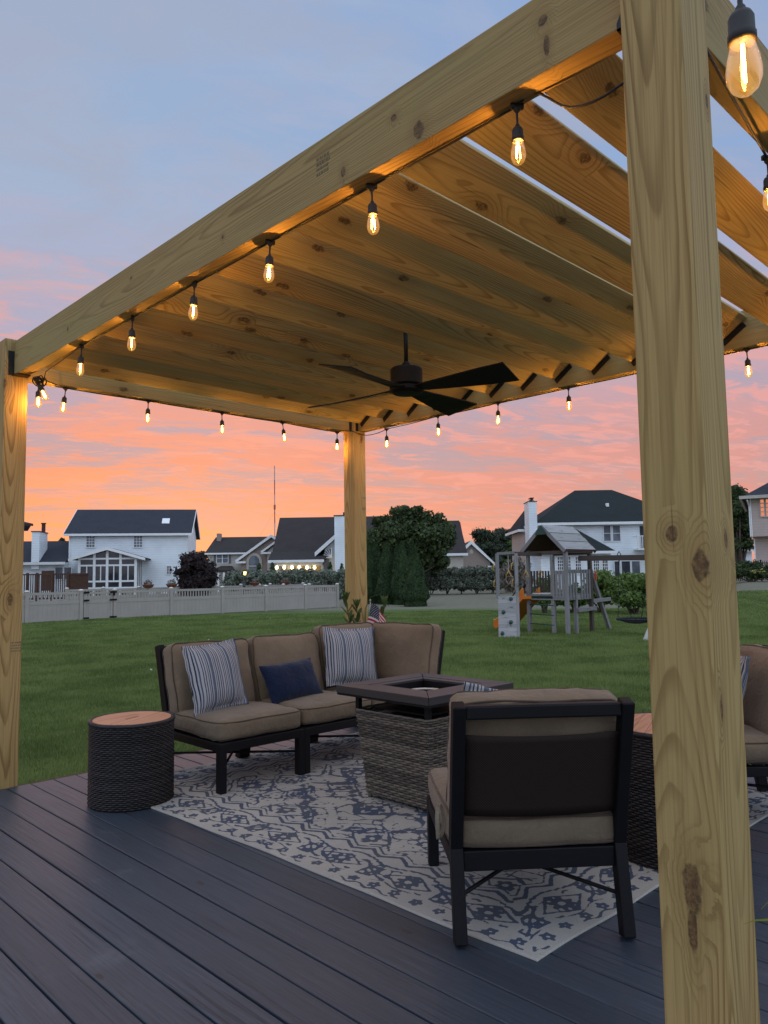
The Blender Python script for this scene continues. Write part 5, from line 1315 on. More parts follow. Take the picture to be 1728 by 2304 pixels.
# right gable with fan window, chimney
gx0, gz0 = L(712, 1244, -1.6); gpx, gpz = L(790, 1172, -1.6)
MB().prism([(gx0+.9, -1.6, 0), (gpx+4.6, -1.6, 0), (gpx+4.6, -1.6, gz0+.3), (gpx, -1.6, gpz-.3), (gx0+.9, -1.6, gz0+.4)], (0, 6, 0)).build('wall', M['side_grey'], Cc.r)
MB().prism([(gx0-.1, -1.9, gz0), (gpx, -1.9, gpz), (gpx, 5, gpz), (gx0-.1, 5, gz0)], (0, 0, -.16)).prism([(gpx, -1.9, gpz), (gpx+5.2, -1.9, gz0), (gpx+5.2, 5, gz0), (gpx, 5, gpz)], (0, 0, -.16)).build('roof', M['roof_brown'], Cc.r)
MB().prism([(gx0-.15, -2.02, gz0+.05), (gpx, -2.02, gpz+.05), (gpx, -2.02, gpz-.42), (gx0-.15, -2.02, gz0-.42)], (0, .11, 0)).build('rake_trim', M['white_vinyl'], Cc.r)
(a, z0_), (b, z1_) = L(727.5, 1253.5, -1.6), L(745, 1235, -1.6); rA = b-a
fan_ = [(b, -1.68, z0_)]+[(b-rA*math.cos(i/10*PI/2), -1.68, z0_+(z1_-z0_)*math.sin(i/10*PI/2)) for i in range(11)]
MB().prism(fan_, (0, .05, 0)).build('fan_window', M['pane'], Cc.r)
mb = MB()
for i in range(1, 5): t_ = i/5*PI/2; mb.bar((b, -1.71, z0_), (b-rA*math.cos(t_), -1.71, z0_+(z1_-z0_)*math.sin(t_)), .05, .05)
mb.bar((a-.1, -1.71, z0_-.05), (b+.1, -1.71, z0_-.05), .1, .1).bar((b+.05, -1.71, z0_), (b+.05, -1.71, z1_+.1), .08, .1); mb.build('window_trim', M['white_vinyl'], Cc.r)
a, b = L(727, 1260, -1.6)[0], L(740, 1260, -1.6)[0]; MB().box(a, b, -1.67, -1.61, .2, Cc.Z(733, 1257, -1.6)).build('patio_door', M['pane'], Cc.r)
a, b = L(753.5, 1290, -3.4)[0], L(783, 1290, -3.4)[0]; zt1 = Cc.Z(765, 1161, -3.4)
ch = MB().box(a, b, -3.4, -1.7, 0, zt1).build('chimney', M['side_white'], Cc.r)
MB().box(a-.08, b+.08, -3.48, -1.62, zt1, zt1+.1).box((a+b)/2+.2, (a+b)/2+.6, -2.8, -2.3, zt1+.1, zt1+.45).build('chimney_cap', M['brass_lamp'], ch)
# right wing
a, b = L(880, 1290, 1)[0], L(1043, 1290, 1)[0]; zwe = Cc.Z(1040, 1245, .6); zwr = Cc.Z(1010, 1171.5, 5); xrr = L(1033, 1171, 5)[0]; xe = L(1052, 1246, .6)[0]
MB().box(a, b, 1, 9, 0, zwe-.1).build('wall', M['side_cream'], Cc.r)
MB().prism([(a, .6, zwe), (xe, .6, zwe), (xrr, 5, zwr), (a, 5, zwr)], (0, 0, -.15)).prism([(a, 5, zwr), (xrr, 5, zwr), (xe, 9.4, zwe), (a, 9.4, zwe)], (0, 0, -.15)).prism([(xe-.2, .8, zwe-.15), (xe-.2, 9.2, zwe-.15), (xrr, 5, zwr-.15)], (.12, 0, 0)).build('roof', M['roof_brown'], Cc.r)
MB().box(a, xe+.05, .48, .585, zwe-.25, zwe+.02).build('gutter', M['white_vinyl'], Cc.r)
for px in (957, 964):
    x_, z_ = L(px, 1254, .5); MB().box(x_-.16, x_+.16, .3, .5, z_-.13, z_+.13).build('floodlight', M['flood_glow'], Cc.r)

# ================================================================== HOUSE D: small tan gable
Dd = House('small_gable_house', 'small tan brick gable end beyond the right hedge', 'house', 1070, 105, 0)
L = Dd.L
pkx, pkz = L(1060, 1216, -.4); rx, rz_ = L(1112, 1267, -.4); hwid = rx-pkx
MB().prism([(pkx-hwid+.4, 0, 0), (rx-.5, 0, 0), (rx-.5, 0, rz_+.1), (pkx, 0, pkz-.35), (pkx-hwid+.4, 0, rz_+.1)], (0, 9, 0)).build('wall', M['brick_tan'], Dd.r)
MB().prism([(pkx, -.4, pkz), (rx, -.4, rz_), (rx, 9.4, rz_), (pkx, 9.4, pkz)], (0, 0, -.15)).prism([(pkx, -.4, pkz), (pkx-hwid, -.4, rz_), (pkx-hwid, 9.4, rz_), (pkx, 9.4, pkz)], (0, 0, -.15)).build('roof', M['roof_slate'], Dd.r)
mb = MB()
for sg in (-1, 1): mb.prism([(pkx, -.52, pkz+.05), (pkx+sg*(hwid+.1), -.52, rz_), (pkx+sg*(hwid+.1), -.52, rz_-.35), (pkx, -.52, pkz-.5)], (0, .11, 0))
mb.box(rx-1.2, rx+.1, -.52, -.42, rz_-.65, rz_-.36); mb.build('rake_trim', M['white_vinyl'], Dd.r)
(a, z0_), (b, z1_) = L(1056.5, 1246, 0), L(1064, 1236, 0)
MB().prism([(a, -.06, z0_), (b, -.06, z0_), (b, -.06, z1_-.2), ((a+b)/2, -.06, z1_+.1), (a, -.06, z1_-.2)], (0, .05, 0)).build('vent', M['side_cream'], Dd.r)

# ================================================================== HOUSE E: white hip roofed house on the right
E_ = House('white_hip_house', 'white two storey house with black hip roof behind the playset', 'house', 1290, 64, 0)
L = E_.L
xa, xb = E_.X(1212), E_.X(1560); ze = E_.Z(1290, 1178)
MB().box(xa, xb, 0, 11, 0, ze).build('wall', M['side_white'], E_.r)
za = E_.Z(1207, 1176, -.5); x0 = E_.X(1206.5, -.5); x1 = xb+.6
r0x, rz_ = L(1293, 1103.5, 5.5); r1x = L(1376.5, 1103, 5.5)[0]
# hip ends run down to the corners
MB().add([(x0, -.5, ze+.02), (x1, -.5, ze+.02), (x1, 11.5, ze+.02), (x0, 11.5, ze+.02), (r0x, 5.5, rz_), (r1x, 5.5, rz_)], [(0, 1, 5, 4), (1, 2, 5), (2, 3, 4, 5), (3, 0, 4), (3, 2, 1, 0)]).build('roof', M['roof_black'], E_.r)
MB().box(x0-.05, x1, -.60, -.505, ze-.16, ze+.06).box(x0-.10, x0-.003, -.60, 11.5, ze-.16, ze+.06).build('gutter', M['white_vinyl'], E_.r)
(a, zz) = L(1404, 1138, 1.5); 
v_ = E_.R3 @ ray(1366, 1138); sl2 = (rz_-ze)/6.0; t_ = (ze+sl2*.5-E_.c.z+sl2*E_.c.y)/(v_.z-sl2*v_.y); pv = E_.c+v_*t_
MB().box(pv.x-.12, pv.x+.12, pv.y-.15, pv.y+.15, pv.z-.1, pv.z+.22).build('roof_vent', M['white_vinyl'], E_.r)
# lower rear-left part with its own eave
xq, zq = L(1168, 1192, 3.5)
MB().box(xq+.5, xa, 3.9, 10.5, 0, zq-.1).build('wall', M['side_pink'], E_.r)
MB().add([(xq, 3.5, zq), (xa+.5, 3.5, zq), (xa+.5, 10.9, zq), (xq, 10.9, zq), (xa+.5, 7.2, zq+2.3)], [(0, 1, 4), (1, 2, 4), (2, 3, 4), (3, 0, 4), (3, 2, 1, 0)]).build('roof', M['roof_black'], E_.r)
MB().box(xq-.08, xa, 3.40, 3.495, zq-.18, zq+.04).box(xq-.08, xq-.003, 3.495, 10.9, zq-.18, zq+.04).build('gutter', M['white_vinyl'], E_.r)
a, b = L(1187, 1290, -1.0)[0]+.25, L(1212.5, 1290, -1.0)[0]; zt1 = E_.Z(1200, 1129, -1.0)
ch = MB().box(a, b, -1.0, .9, 0, zt1).build('chimney', M['side_white'], E_.r)
MB().box(a-.05, b+.05, -1.05, .95, zt1+.002, zt1+.06).build('chimney_cap', M['bark'], ch)
mb = MB().box(a+.25, b-.12, -.6, .4, zt1+.06, zt1+.14).box(a+.3, b-.17, -.55, .35, zt1+.20, zt1+.26).box(a+.25, b-.12, -.6, .4, zt1+.34, zt1+.40)
for x_ in (a+.3, b-.2): mb.box(x_, x_+.04, -.5, -.46, zt1+.14, zt1+.34)
mb.build('flue', M['brass_lamp'], ch)
for p0, p1 in ((1357.5, 1374), (1378, 1395.5)):
    (x0_, z1_), (x1_, z0_) = L(p0, 1183), L(p1, 1217); E_.window(x0_, x1_, z0_, z1_, 0, 1, 2, 'blind')
# balcony
(x0_, z1_), (x1_, z0_) = L(1439, 1184), L(1452, 1234); MB().box(x0_, x0_+1.6, -.05, -.01, z0_, z1_).build('balcony_door', M['pane'], E_.r)
bx0, bz1 = L(1434, 1205, -1.2); bz0 = E_.Z(1440, 1234, -1.2); mb = MB().box(bx0, bx0+3.2, -1.25, -1.17, bz1-.07, bz1).box(bx0, bx0+3.2, -1.25, -.02, bz0-.12, bz0).box(bx0-.03, bx0+.06, -1.27, -1.18, bz0, bz1+.05).box(bx0, bx0+.05, -1.17, -.02, bz1-.07, bz1)
for k_ in range(22): mb.box(bx0+.1+k_*.145, bx0+.15+k_*.145, -1.23, -1.19, bz0, bz1-.07)
mb.build('balcony', M['white_vinyl'], E_.r)
# projecting ground floor bay with its own hip roof
yB = -3.4
bxl, bxr = L(1218, 1290, yB)[0], L(1376, 1290, yB)[0]; zbe = E_.Z(1376, 1240, yB-.4); bxe = L(1386.5, 1238, yB-.4)[0]
MB().box(bxl, bxr, yB, -.02, 0, zbe-.08).build('wall', M['side_white'], E_.r)
tx, tz = L(1289, 1188, -.05)
MB().add([(bxl-.4, yB-.4, zbe), (bxe, yB-.4, zbe), (bxe, -.03, zbe), (bxl-.4, -.03, zbe), (bxl+3.0, -.03, tz), (tx+.1, -.03, tz)], [(0, 1, 5, 4), (1, 2, 5), (2, 3, 4, 5), (3, 0, 4), (3, 2, 1, 0)]).build('roof', M['roof_black'], E_.r)
MB().box(bxl-.4, bxe+.06, yB-.5, yB-.405, zbe-.18, zbe+.03).build('gutter', M['white_vinyl'], E_.r)
for p0, p1 in ((1254, 1267), (1272, 1284), (1294.5, 1307), (1335, 1348), (1355, 1367.5)):
    (x0_, z1_), (x1_, z0_) = L(p0, 1253, yB), L(p1, 1290, yB); E_.window(x0_, x1_, z0_, z1_, yB, 3, 5, 'pane')
for p0, p1, mt in ((1382, 1394, 'pane'), (1398, 1418, 'pane'), (1421, 1440, 'blind')):
    (x0_, z1_), (x1_, _z) = L(p0, 1263), L(p1, 1290); E_.window(x0_, x1_, .25, z1_, 0, 1, 1, mt)

# ================================================================== HOUSE F: right edge, blush siding
F_ = House('blush_siding_house', 'pale siding house corner with sunset tinted windows at the right edge', 'house', 1700, 44, -27, z=LAWN+.9)
L = F_.L
xa, zF = L(1687, 1121); zF2 = F_.Z(1690, 1207.5)
x2 = F_.X(1701, .8)
MB().box(xa, xa+9, 0, 9, zF2, F_.Z(1687, 1118)).build('wall', M['side_pink'], F_.r)
MB().box(x2, xa+9, .8, 9, -.5, zF2-.003).build('wall', M['side_pink'], F_.r)
ze = F_.Z(1668, 1118.5, -.5); xe = L(1668, 1118.5, -.5)[0]
MB().add([(xe, -.5, ze), (xe+12, -.5, ze), (xe+12, 10, ze), (xe, 10, ze), (xe+4.7, 4.7, ze+3.0), (xe+8, 4.7, ze+3.0)], [(0, 1, 5, 4), (1, 2, 5), (2, 3, 4, 5), (3, 0, 4), (3, 2, 1, 0)]).build('roof', M['roof_slate'], F_.r)
MB().box(xe-.05, xe+12, -.62, -.505, ze-.12, ze+.06).box(xe-.12, xe-.003, -.62, 10, ze-.12, ze+.06).build('gutter', M['side_cream'], F_.r)
MB().box(xa-.02, xa+.05, -.035, -.002, zF2, ze-.1).box(x2-.02, x2+.05, .765, .798, -.4, zF2-.1).bar((xe+.3, -.5, ze-.2), (xa-.05, -.06, ze-.5), .08, .08).box(xa-.09, xa-.03, -.1, -.02, zF2, ze-.5).build('corner_trim', M['white_vinyl'], F_.r)
for p0, p1 in ((1710.5, 1720), (1723, 1734)):
    (x0_, z1_), (x1_, z0_) = L(p0, 1123), L(p1, 1161); F_.window(x0_, x1_, z0_, z1_, 0, 1, 4, 'pane_sunset_paint', 'side_pink')
# low white garage between
Gg = House('white_garage', 'low white building with dark roof behind the iron fence', 'garage', 1670, 70, 0, z=LAWN+.6)
L = Gg.L
zg = Gg.Z(1680, 1237); xr_ = Gg.X(1694); MB().box(xr_-14, xr_, 0, 6, -.5, zg).build('wall', M['side_white'], Gg.r)
xt, zt2 = L(1672, 1211, 3); MB().add([(xr_-14.4, -.4, zg), (xr_+.4, -.4, zg), (xr_+.4, 6.4, zg), (xr_-14.4, 6.4, zg), (xr_-11, 3, zt2), (xt, 3, zt2)], [(0, 1, 5, 4), (1, 2, 5), (2, 3, 4, 5), (3, 0, 4), (3, 2, 1, 0)]).build('roof', M['roof_slate'], Gg.r)
MB().box(xr_-14.4, xr_+.45, -.5, -.405, zg-.16, zg+.02).build('gutter', M['white_vinyl'], Gg.r)

# ================================================================== RADIO MAST
p = at(618.5, 1290, 320); t = empty('radio_mast', (p.x, p.y, LAWN), 0, 'tall thin red and white radio mast on the horizon', 'radio mast')
hM = at(618.5, 1048, 320).z-LAWN; mb = MB()
for k_ in range(8): mb.tube([(0, 0, hM*k_/8), (0, 0, hM*(k_+1)/8)], .20, 6, mi=k_ % 2, cap=False)
mb.tube([(0, 0, hM*.62), (0, 0, hM*.66)], .42, 6); mb.build('mast', [plain('mast_red', (.32, .10, .08), .6), plain('mast_pale', (.42, .36, .36), .6)], t)
mb = MB()
for a in (0, 2.1, 4.2): mb.tube([(0, 0, hM*.6), (20*math.cos(a), 20*math.sin(a), 0)], .015, 4)
mb.build('guy_wires', M['brass_lamp'], t)

# ================================================================== HEDGES
def hedge(name, label, px0, px1, pytop, Dm, depth, mat, count, leaf, seed, pyb=None, trunks=False):
    a, b = at(px0, 1290, Dm), at(px1, 1290, Dm); t = empty(name, (a.x, a.y, LAWN), -YAW, label, 'hedge')
    Ln = (b-a).length; H_ = at((px0+px1)/2, pytop, Dm).z-LAWN; z0 = .35 if trunks else 0
    r = random.Random(seed); cs, rs = [], []
    n = int(Ln/.7)
    for i in range(n):
        for zz in (.22, .5, .78):
            for yy in (.25, .75):
                cs.append((Ln*(i+.5)/n+r.uniform(-.3, .3), depth*yy+r.uniform(-.2, .2), z0+(H_-z0)*zz+r.uniform(-.12, .12))); s_ = r.uniform(.45, .7); rs.append((s_, s_, (H_-z0)*.24))
    mb = MB().box(.2, Ln-.2, depth*.25, depth*.75, z0+.15, H_*.86); mb.build('inner_branches', M['leaf_dark'], t)
    leaf_cloud('foliage', cs, rs, count, leaf, mat, t, shell=.5, seed=seed)
    if trunks:
        mb = MB()
        for i in range(int(Ln/1.3)):
            x_ = (i+.5)*1.3
            for k_ in range(5): mb.tube([(x_+r.uniform(-.1, .1), depth/2, -.05), (x_+r.uniform(-.5, .5), depth/2+r.uniform(-.3, .3), .9)], .03, 5)
        mb.build('stems', M['bark'], t)
    return t
hedge('long_hedge', 'long clipped variegated hedge behind the pool fence', 506, 782, 1284, 55, 2.0, 'leaf_hedge', 30000, .11, 3)
hedge('loose_hedge', 'grey green hedge with bare stems right of the arborvitae row', 955, 1136, 1277, 64, 2.6, 'leaf_hedge', 22000, .13, 6, trunks=True)

# clipped conical shrubs in front of the steep roofed house
for i, (px, py, w_, lab) in enumerate(((583, 1262, 17, 'leftmost small clipped cone shrub behind the long hedge'), (613, 1261, 18, 'small clipped cone shrub beside the first porch bulb'), (743, 1259, 15, 'small clipped cone shrub under the fan window'), (769, 1262, 13, 'small clipped cone shrub in front of the white chimney'))):
    p = at(px, 1290, 66); H_ = at(px, py, 66).z-LAWN; R_ = w_/2*66/FPX*1.45
    t = empty('cone_shrub', (p.x, p.y, LAWN), 0, lab, 'shrub', 'clipped cone shrubs by the porch')
    cs = [(0, 0, H_*.12+k_*H_*.1) for k_ in range(8)]; rs = [(R_*(1-.02*k_**1.75), R_*(1-.02*k_**1.75), H_*.13) for k_ in range(8)]
    leaf_cloud('foliage', cs, rs, 2600, .07, 'leaf_arbor', t, shell=.7, seed=i); blob_core('inner_foliage', cs, rs, 'leaf_arbor', t, .8)
    MB().tube([(0, 0, -.05), (0, 0, .5)], .05, 6).build('trunk', M['bark'], t)

# ================================================================== ARBORVITAE ROW
def arbor(px, pyb, pyt, wpx, Dm, lab, seed):
    p = at(px, 1290, Dm); H_ = at(px, pyt, Dm).z-LAWN; R_ = wpx/2*Dm/FPX; r = np.random.default_rng(seed)
    t = empty('arborvitae', (p.x, p.y, LAWN), r.random()*6, lab, 'tree', 'row of tall arborvitae')
    def rad(u, th): 
        base_ = np.clip(u/.16, .55, 1)**.6*np.clip(1-u, 0, 1)**.62*1.22
        return R_*base_*(1+.05*np.sin(th*3+u*9+seed)+.04*np.sin(th*5-u*14))
    N = 20000; u = r.random(N)**1.15; th = r.random(N)*2*PI; rr = rad(u, th)*(.88+.13*r.random(N)); z = .05+u*(H_-.05)
    P = np.stack([np.cos(th)*rr, np.sin(th)*rr, z], 1); n = np.stack([np.cos(th), np.sin(th), .3+0*u], 1)+r.normal(size=(N, 3))*.45; n /= np.linalg.norm(n, axis=1)[:, None]
    a = np.stack([np.cos(th)*.5, np.sin(th)*.5, 1+0*u], 1)+r.normal(size=(N, 3))*.35; a -= n*(a*n).sum(1)[:, None]; a /= np.linalg.norm(a, axis=1)[:, None]; b = np.cross(n, a)
    s_ = .065*(.6+.8*r.random(N))[:, None]
    V = np.stack([P-a*s_*.9, P-b*s_*.4, P+a*s_*.9, P+b*s_*.4], 1).reshape(-1, 3)
    np_mesh('foliage', V, np.arange(4*N).reshape(N, 4), M['leaf_arbor'], t)
    prof = [(float(rad(np.array(q_), 0.0))*.88, .05+q_*(H_-.05)) for q_ in (0.0, .05, .12, .25, .4, .55, .7, .82, .92, .98)]
    MB().lathe(prof, n=14).build('inner_foliage', M['leaf_arbor'], t, smooth=True)
    MB().tube([(0, 0, -.08), (0, 0, .4)], .06, 6).build('trunk', M['bark'], t)
arbor(933, 1358, 1241, 60, 40.5, 'front arborvitae at the right end of the row, shortest and broadest', 1)
arbor(928, 1355, 1217, 50, 43.5, 'tall arborvitae directly behind the broad front one', 2)
arbor(905, 1356, 1219, 54, 43, 'tall arborvitae just left of the broad front one', 3)
arbor(870, 1357, 1222, 50, 44, 'arborvitae with narrow tip in the middle of the row', 4)
arbor(846, 1357, 1220, 46, 46, 'second arborvitae from the far pergola post', 5)
arbor(831, 1357, 1217, 40, 45, 'leftmost arborvitae against the far pergola post', 6)
arbor(893, 1357, 1230, 40, 46, 'slim arborvitae half hidden behind the middle of the row', 7)

# ================================================================== TREES
p = at(905, 1290, 60)
def bigtree(label, px, Dm, py0, wpx, mat, count, leaf, seed, name='broadleaf_tree', **kw):
    p = at(px, 1290, Dm); H_ = at(px, py0, Dm).z-LAWN; R_ = wpx/2*Dm/FPX
    return tree(name, label, (p.x, p.y, LAWN), H_, R_, H_*.80, mat, count, leaf, seed=seed, **kw)
def custom_tree(name, label, px, Dm, clumps, mat, count, leaf, seed, trunk_r=.2, shell=.3, core=.70):
    """clumps given as (px, py, rx_px, rz_px, depth offset)"""
    p = at(px, 1290, Dm); t = empty(name, (p.x, p.y, LAWN), -YAW, label, 'tree')
    Mi = (Matrix.Translation(t.location) @ Matrix.Rotation(-YAW, 4, 'Z')).inverted(); cs, rs = [], []
    for cx_, cy_, rx_, rz2, dd in clumps:
        q_ = Mi @ at(cx_, cy_, Dm+dd); cs.append(tuple(q_)); k_ = (Dm+dd)/FPX*.86; rs.append((rx_*k_, rx_*k_, rz2*k_))
    cr = leaf_cloud('crown', cs, rs, count, leaf, mat, t, shell=.45, seed=seed, sub=9); blob_core('crown_core', cs, rs, mat, cr, core)
    mb = MB().tube([(0, 0, -.1), (0, 0, 1.4), (.1, 0, 3.2)], [trunk_r*1.2, trunk_r, trunk_r*.7], 8)
    for c in cs: mb.tube([(0, 0, 1.2), (c[0]*.5, c[1]*.5, c[2]*.65), c], [trunk_r*.5, trunk_r*.3, trunk_r*.12], 5)
    mb.build('trunk', M['bark'], t, smooth=True); return t
custom_tree('broadleaf_tree', 'large dark broadleaf tree rising behind the arborvitae row', 905, 62, [
    (845, 1215, 32, 32, 0), (862, 1180, 26, 20, 1), (885, 1205, 40, 34, -1), (920, 1190, 42, 32, 0), (905, 1150, 26, 12, .5), (938, 1147, 18, 9, 0), (890, 1152, 14, 10, -1), (958, 1168, 26, 18, 0), (985, 1172, 22, 20, .5), (970, 1205, 40, 30, -1), (1000, 1200, 22, 24, 0), (1008, 1188, 14, 12, 0),
    (930, 1225, 44, 34, 0), (985, 1238, 26, 22, -.5), (955, 1250, 32, 26, 0), (900, 1240, 36, 30, 1), (995, 1262, 16, 18, 0), (975, 1268, 26, 18, 1), (850, 1170, 12, 8, 0), (1000, 1222, 24, 16, 1), (940, 1205, 44, 34, .5), (900, 1175, 34, 24, .5), (960, 1190, 34, 26, 1), (925, 1163, 30, 16, .5), (975, 1225, 36, 26, 1), (870, 1225, 40, 30, 1), (1012, 1205, 16, 16, .5), (948, 1255, 40, 24, 1)], 'leaf_dark', 95000, .17, 2, .25)
for i, (px, py, lab) in enumerate(((1098, 1192, 'bushy pine tree left of the white chimney, leftmost of the pines'), (1135, 1190, 'pine tree in the middle of the distant pines'), (1166, 1196, 'pine tree partly behind the white hip roofed house'))):
    Dm = 112+4*i; p = at(px, 1290, Dm); H_ = at(px, py, Dm).z-LAWN
    t = empty('pine_tree', (p.x, p.y, LAWN), 0, lab, 'tree', 'distant pines'); r = random.Random(i+30); cs, rs = [], []
    for k_ in range(60):
        u = r.random(); a = r.uniform(0, 2*PI); q_ = (2.7-1.5*u)*r.uniform(.3, 1); cs.append((math.cos(a)*q_, math.sin(a)*q_, H_*.12+u*H_*.82)); s_ = r.uniform(.50, .95); rs.append((s_*1.3, s_*1.3, s_*.75))
    cr = leaf_cloud('crown', cs, rs, 34000, .20, 'leaf_pine', t, shell=.3, aspect=3.0, seed=i, sub=5); blob_core('crown_core', cs, rs, 'leaf_pine', cr, .80)
    MB().tube([(0, 0, -.1), (0, 0, H_*.9)], [.25, .06], 8).build('trunk', M['bark'], t)
bigtree('rounded light green tree beside the white hip roofed house', 1158, 78, 1207, 46, 'leaf_light', 9000, .14, 9, name='round_tree', nclump=30)
for i, (px, py, w_, lab) in enumerate(((70, 1221, 40, 'distant tree top behind the low white wing, left of its chimney'), (108, 1206, 40, 'distant tree top just right of the white chimney'), (140, 1207, 34, 'distant tree top against the tall white wall'), (455, 1238, 40, 'distant tree between white house and tan house'))):
    bigtree(lab, px, 100, py, w_, 'leaf_pine', 7000, .22, 40+i, name='distant_tree', nclump=24)
custom_tree('maple_tree', 'dark tall tree between the right pergola post and siding house', 1665, 62, [
    (1650, 1105, 20, 14, 0), (1668, 1118, 22, 18, 0), (1640, 1130, 22, 22, 1), (1665, 1145, 26, 20, -1), (1640, 1170, 24, 22, 0), (1672, 1178, 26, 24, 0), (1690, 1195, 18, 20, 0), (1650, 1205, 26, 22, 1), (1685, 1222, 16, 16, 0), (1690, 1150, 12, 16, 2), (1662, 1225, 20, 16, 0), (1655, 1140, 28, 26, 1), (1660, 1190, 30, 30, 1), (1645, 1220, 30, 20, 1), (1685, 1170, 18, 20, 1)], 'leaf_dark', 34000, .16, 12, .25)
# ornamental grass and bright shrubs around the playset
def bush(name, label, clumps, Dm, px, mat, count, leaf, seed, cat='shrub', stems=True, aspect=1.5, droop=0, group=None):
    p = at(px, 1290, Dm); t = empty(name, (p.x, p.y, float(ground_z(p.x, p.y))), -YAW, label, cat, group); Mi = (Matrix.Translation(t.location) @ Matrix.Rotation(-YAW, 4, 'Z')).inverted(); cs, rs = [], []
    for cx_, cy_, rx_, rz2, dd in clumps:
        q_ = Mi @ at(cx_, cy_, Dm+dd); k_ = (Dm+dd)/FPX; cs.append(tuple(q_)); rs.append((rx_*k_, rx_*k_, rz2*k_))
    leaf_cloud('foliage', cs, rs, count, leaf, mat, t, shell=.45, aspect=aspect, droop=droop, seed=seed, sub=6); 
    if stems: blob_core('inner_foliage', cs, rs, mat, t, .62, seed)
    if stems:
        mb = MB(); r = random.Random(seed)
        for c in cs:
            for _ in range(2): mb.tube([(r.uniform(-.12, .12), r.uniform(-.12, .12), -.05), (c[0]*.55, c[1]*.5, c[2]*.5), (c[0]+r.uniform(-.2, .2), c[1], c[2])], [.028, .02, .008], 5)
        mb.build('stems', M['bark'], t, smooth=True)
    return t
bush('ornamental_grass', 'pale pinkish ornamental grass clump behind the climbing wall', [(1140, 1290, 14, 20, 0), (1160, 1285, 16, 26, 0), (1180, 1288, 14, 24, .5), (1150, 1310, 20, 20, 0), (1178, 1312, 20, 20, 0)], 52, 1160, 'leaf_dry', 7000, .09, 3, 'ornamental grass', False, 4, -1.5)
bush('broadleaf_shrub', 'large bright green shrub behind the saucer swing', [(1395, 1325, 26, 24, 0), (1425, 1312, 30, 22, 0), (1450, 1330, 26, 24, .4), (1410, 1345, 30, 20, -.3), (1440, 1352, 24, 14, 0), (1380, 1318, 18, 20, .3), (1462, 1308, 20, 20, 0), (1405, 1304, 20, 12, .4)], 29.5, 1425, 'leaf_shrub', 14000, .085, 21, group='bright shrubs behind the playset')
bush('broadleaf_shrub', 'bright green shrub between playset tower and its slanting leg', [(1345, 1305, 24, 20, 0), (1362, 1325, 22, 20, 0), (1335, 1325, 18, 20, .3), (1350, 1345, 24, 16, 0), (1368, 1300, 14, 14, .4), (1328, 1342, 14, 14, 0)], 31, 1350, 'leaf_shrub', 10000, .085, 22, group='bright shrubs behind the playset')
bush('broadleaf_shrub', 'bright green shrub seen through the playset ladder', [(1218, 1318, 14, 18, 0), (1232, 1335, 16, 16, 0), (1210, 1335, 12, 16, 0), (1240, 1312, 12, 16, .4), (1222, 1350, 18, 12, 0)], 31, 1224, 'leaf_shrub', 6400, .085, 23, group='bright shrubs behind the playset')
bush('broadleaf_shrub', 'darker shrub under the playset deck', [(1290, 1335, 22, 18, 0), (1270, 1350, 22, 12, 0), (1300, 1352, 18, 12, 0), (1262, 1338, 16, 12, 0)], 31, 1282, 'leaf_light', 7000, .085, 24, group='bright shrubs behind the playset')
# iron fence with flower bed at the right edge
Fi = House('iron_fence', 'black iron picket fence at the right edge of the yard', 'fence', 1690, 43, 6, z=LAWN+1.0)
zi0, zi1 = Fi.Z(1690, 1302), Fi.Z(1690, 1262); x0, x1 = Fi.X(1560), Fi.X(1800)
mb = MB().box(x0, x1, -.02, .02, zi0+.12, zi0+.16).box(x0, x1, -.02, .02, zi1-.14, zi1-.10)
for i in range(int((x1-x0)/.115)): mb.box(x0+i*.115, x0+i*.115+.022, -.011, .011, zi0-.1, zi1)
mb.build('pickets', M['black_metal'], Fi.r)
for i in range(4): MB().box(x0+i*2.0, x0+i*2.0+.06, -.03, .03, zi0-.3, zi1+.06).build('post', M['black_metal'], Fi.r)
bush('flower_bush', 'dark bush with yellow flowers in front of the iron fence', [(1660, 1285, 16, 16, 0), (1690, 1288, 18, 15, 0), (1712, 1292, 18, 12, 0), (1676, 1270, 12, 10, .3), (1702, 1272, 12, 10, 0), (1640, 1290, 20, 14, 0), (1735, 1285, 16, 16, 0)], 41.5, 1690, 'leaf_dark', 14000, .07, 31, 'bush')
fl = [at(p_[0], p_[1], 40.8) for p_ in ((1693, 1285), (1699, 1283), (1714, 1281), (1719, 1285), (1697, 1288), (1709, 1286))]
mb = MB()
for c in fl:
    for k_ in range(10): v = Vector((rnd.uniform(-1, 1), rnd.uniform(-1, 1), rnd.uniform(-.6, .6)))*.07; s_ = .03; mb.add([c+v+Vector((-s_, 0, 0)), c+v+Vector((0, -s_, -s_*.4)), c+v+Vector((s_, 0, 0)), c+v+Vector((0, s_, s_*.7))], [(0, 1, 2, 3)])
o = mb.build('flowers', M['petal'], None); 
for b_ in bpy.data.objects:
    if b_.name == 'flower_bush': o.parent = b_; o.matrix_parent_inverse = (Matrix.Translation(b_.location) @ Matrix.Rotation(b_.rotation_euler.z, 4, 'Z')).inverted()

# ================================================================== PLAYSET
PX, PY = 15.95, 10.45
ps = empty('playset', (PX, PY, LAWN), 0, 'weathered wooden playset with pitched roof tower and swing beam', 'playset')
Mp = Matrix.Translation(ps.location).inverted()
def P(px, py, x=None, y=None, z=None):
    """playset-local point where a photo pixel meets a world plane x=, y= or z="""
    v = ray(px, py)
    if x is not None: t = (x-CAM.x)/v.x
    elif y is not None: t = (y-CAM.y)/v.y
    else: t = (z-CAM.z)/v.z
    return Mp @ (CAM+v*t)
GW, BWD = M['grey_wood'], M['brown_wood']
S_ = 1.2
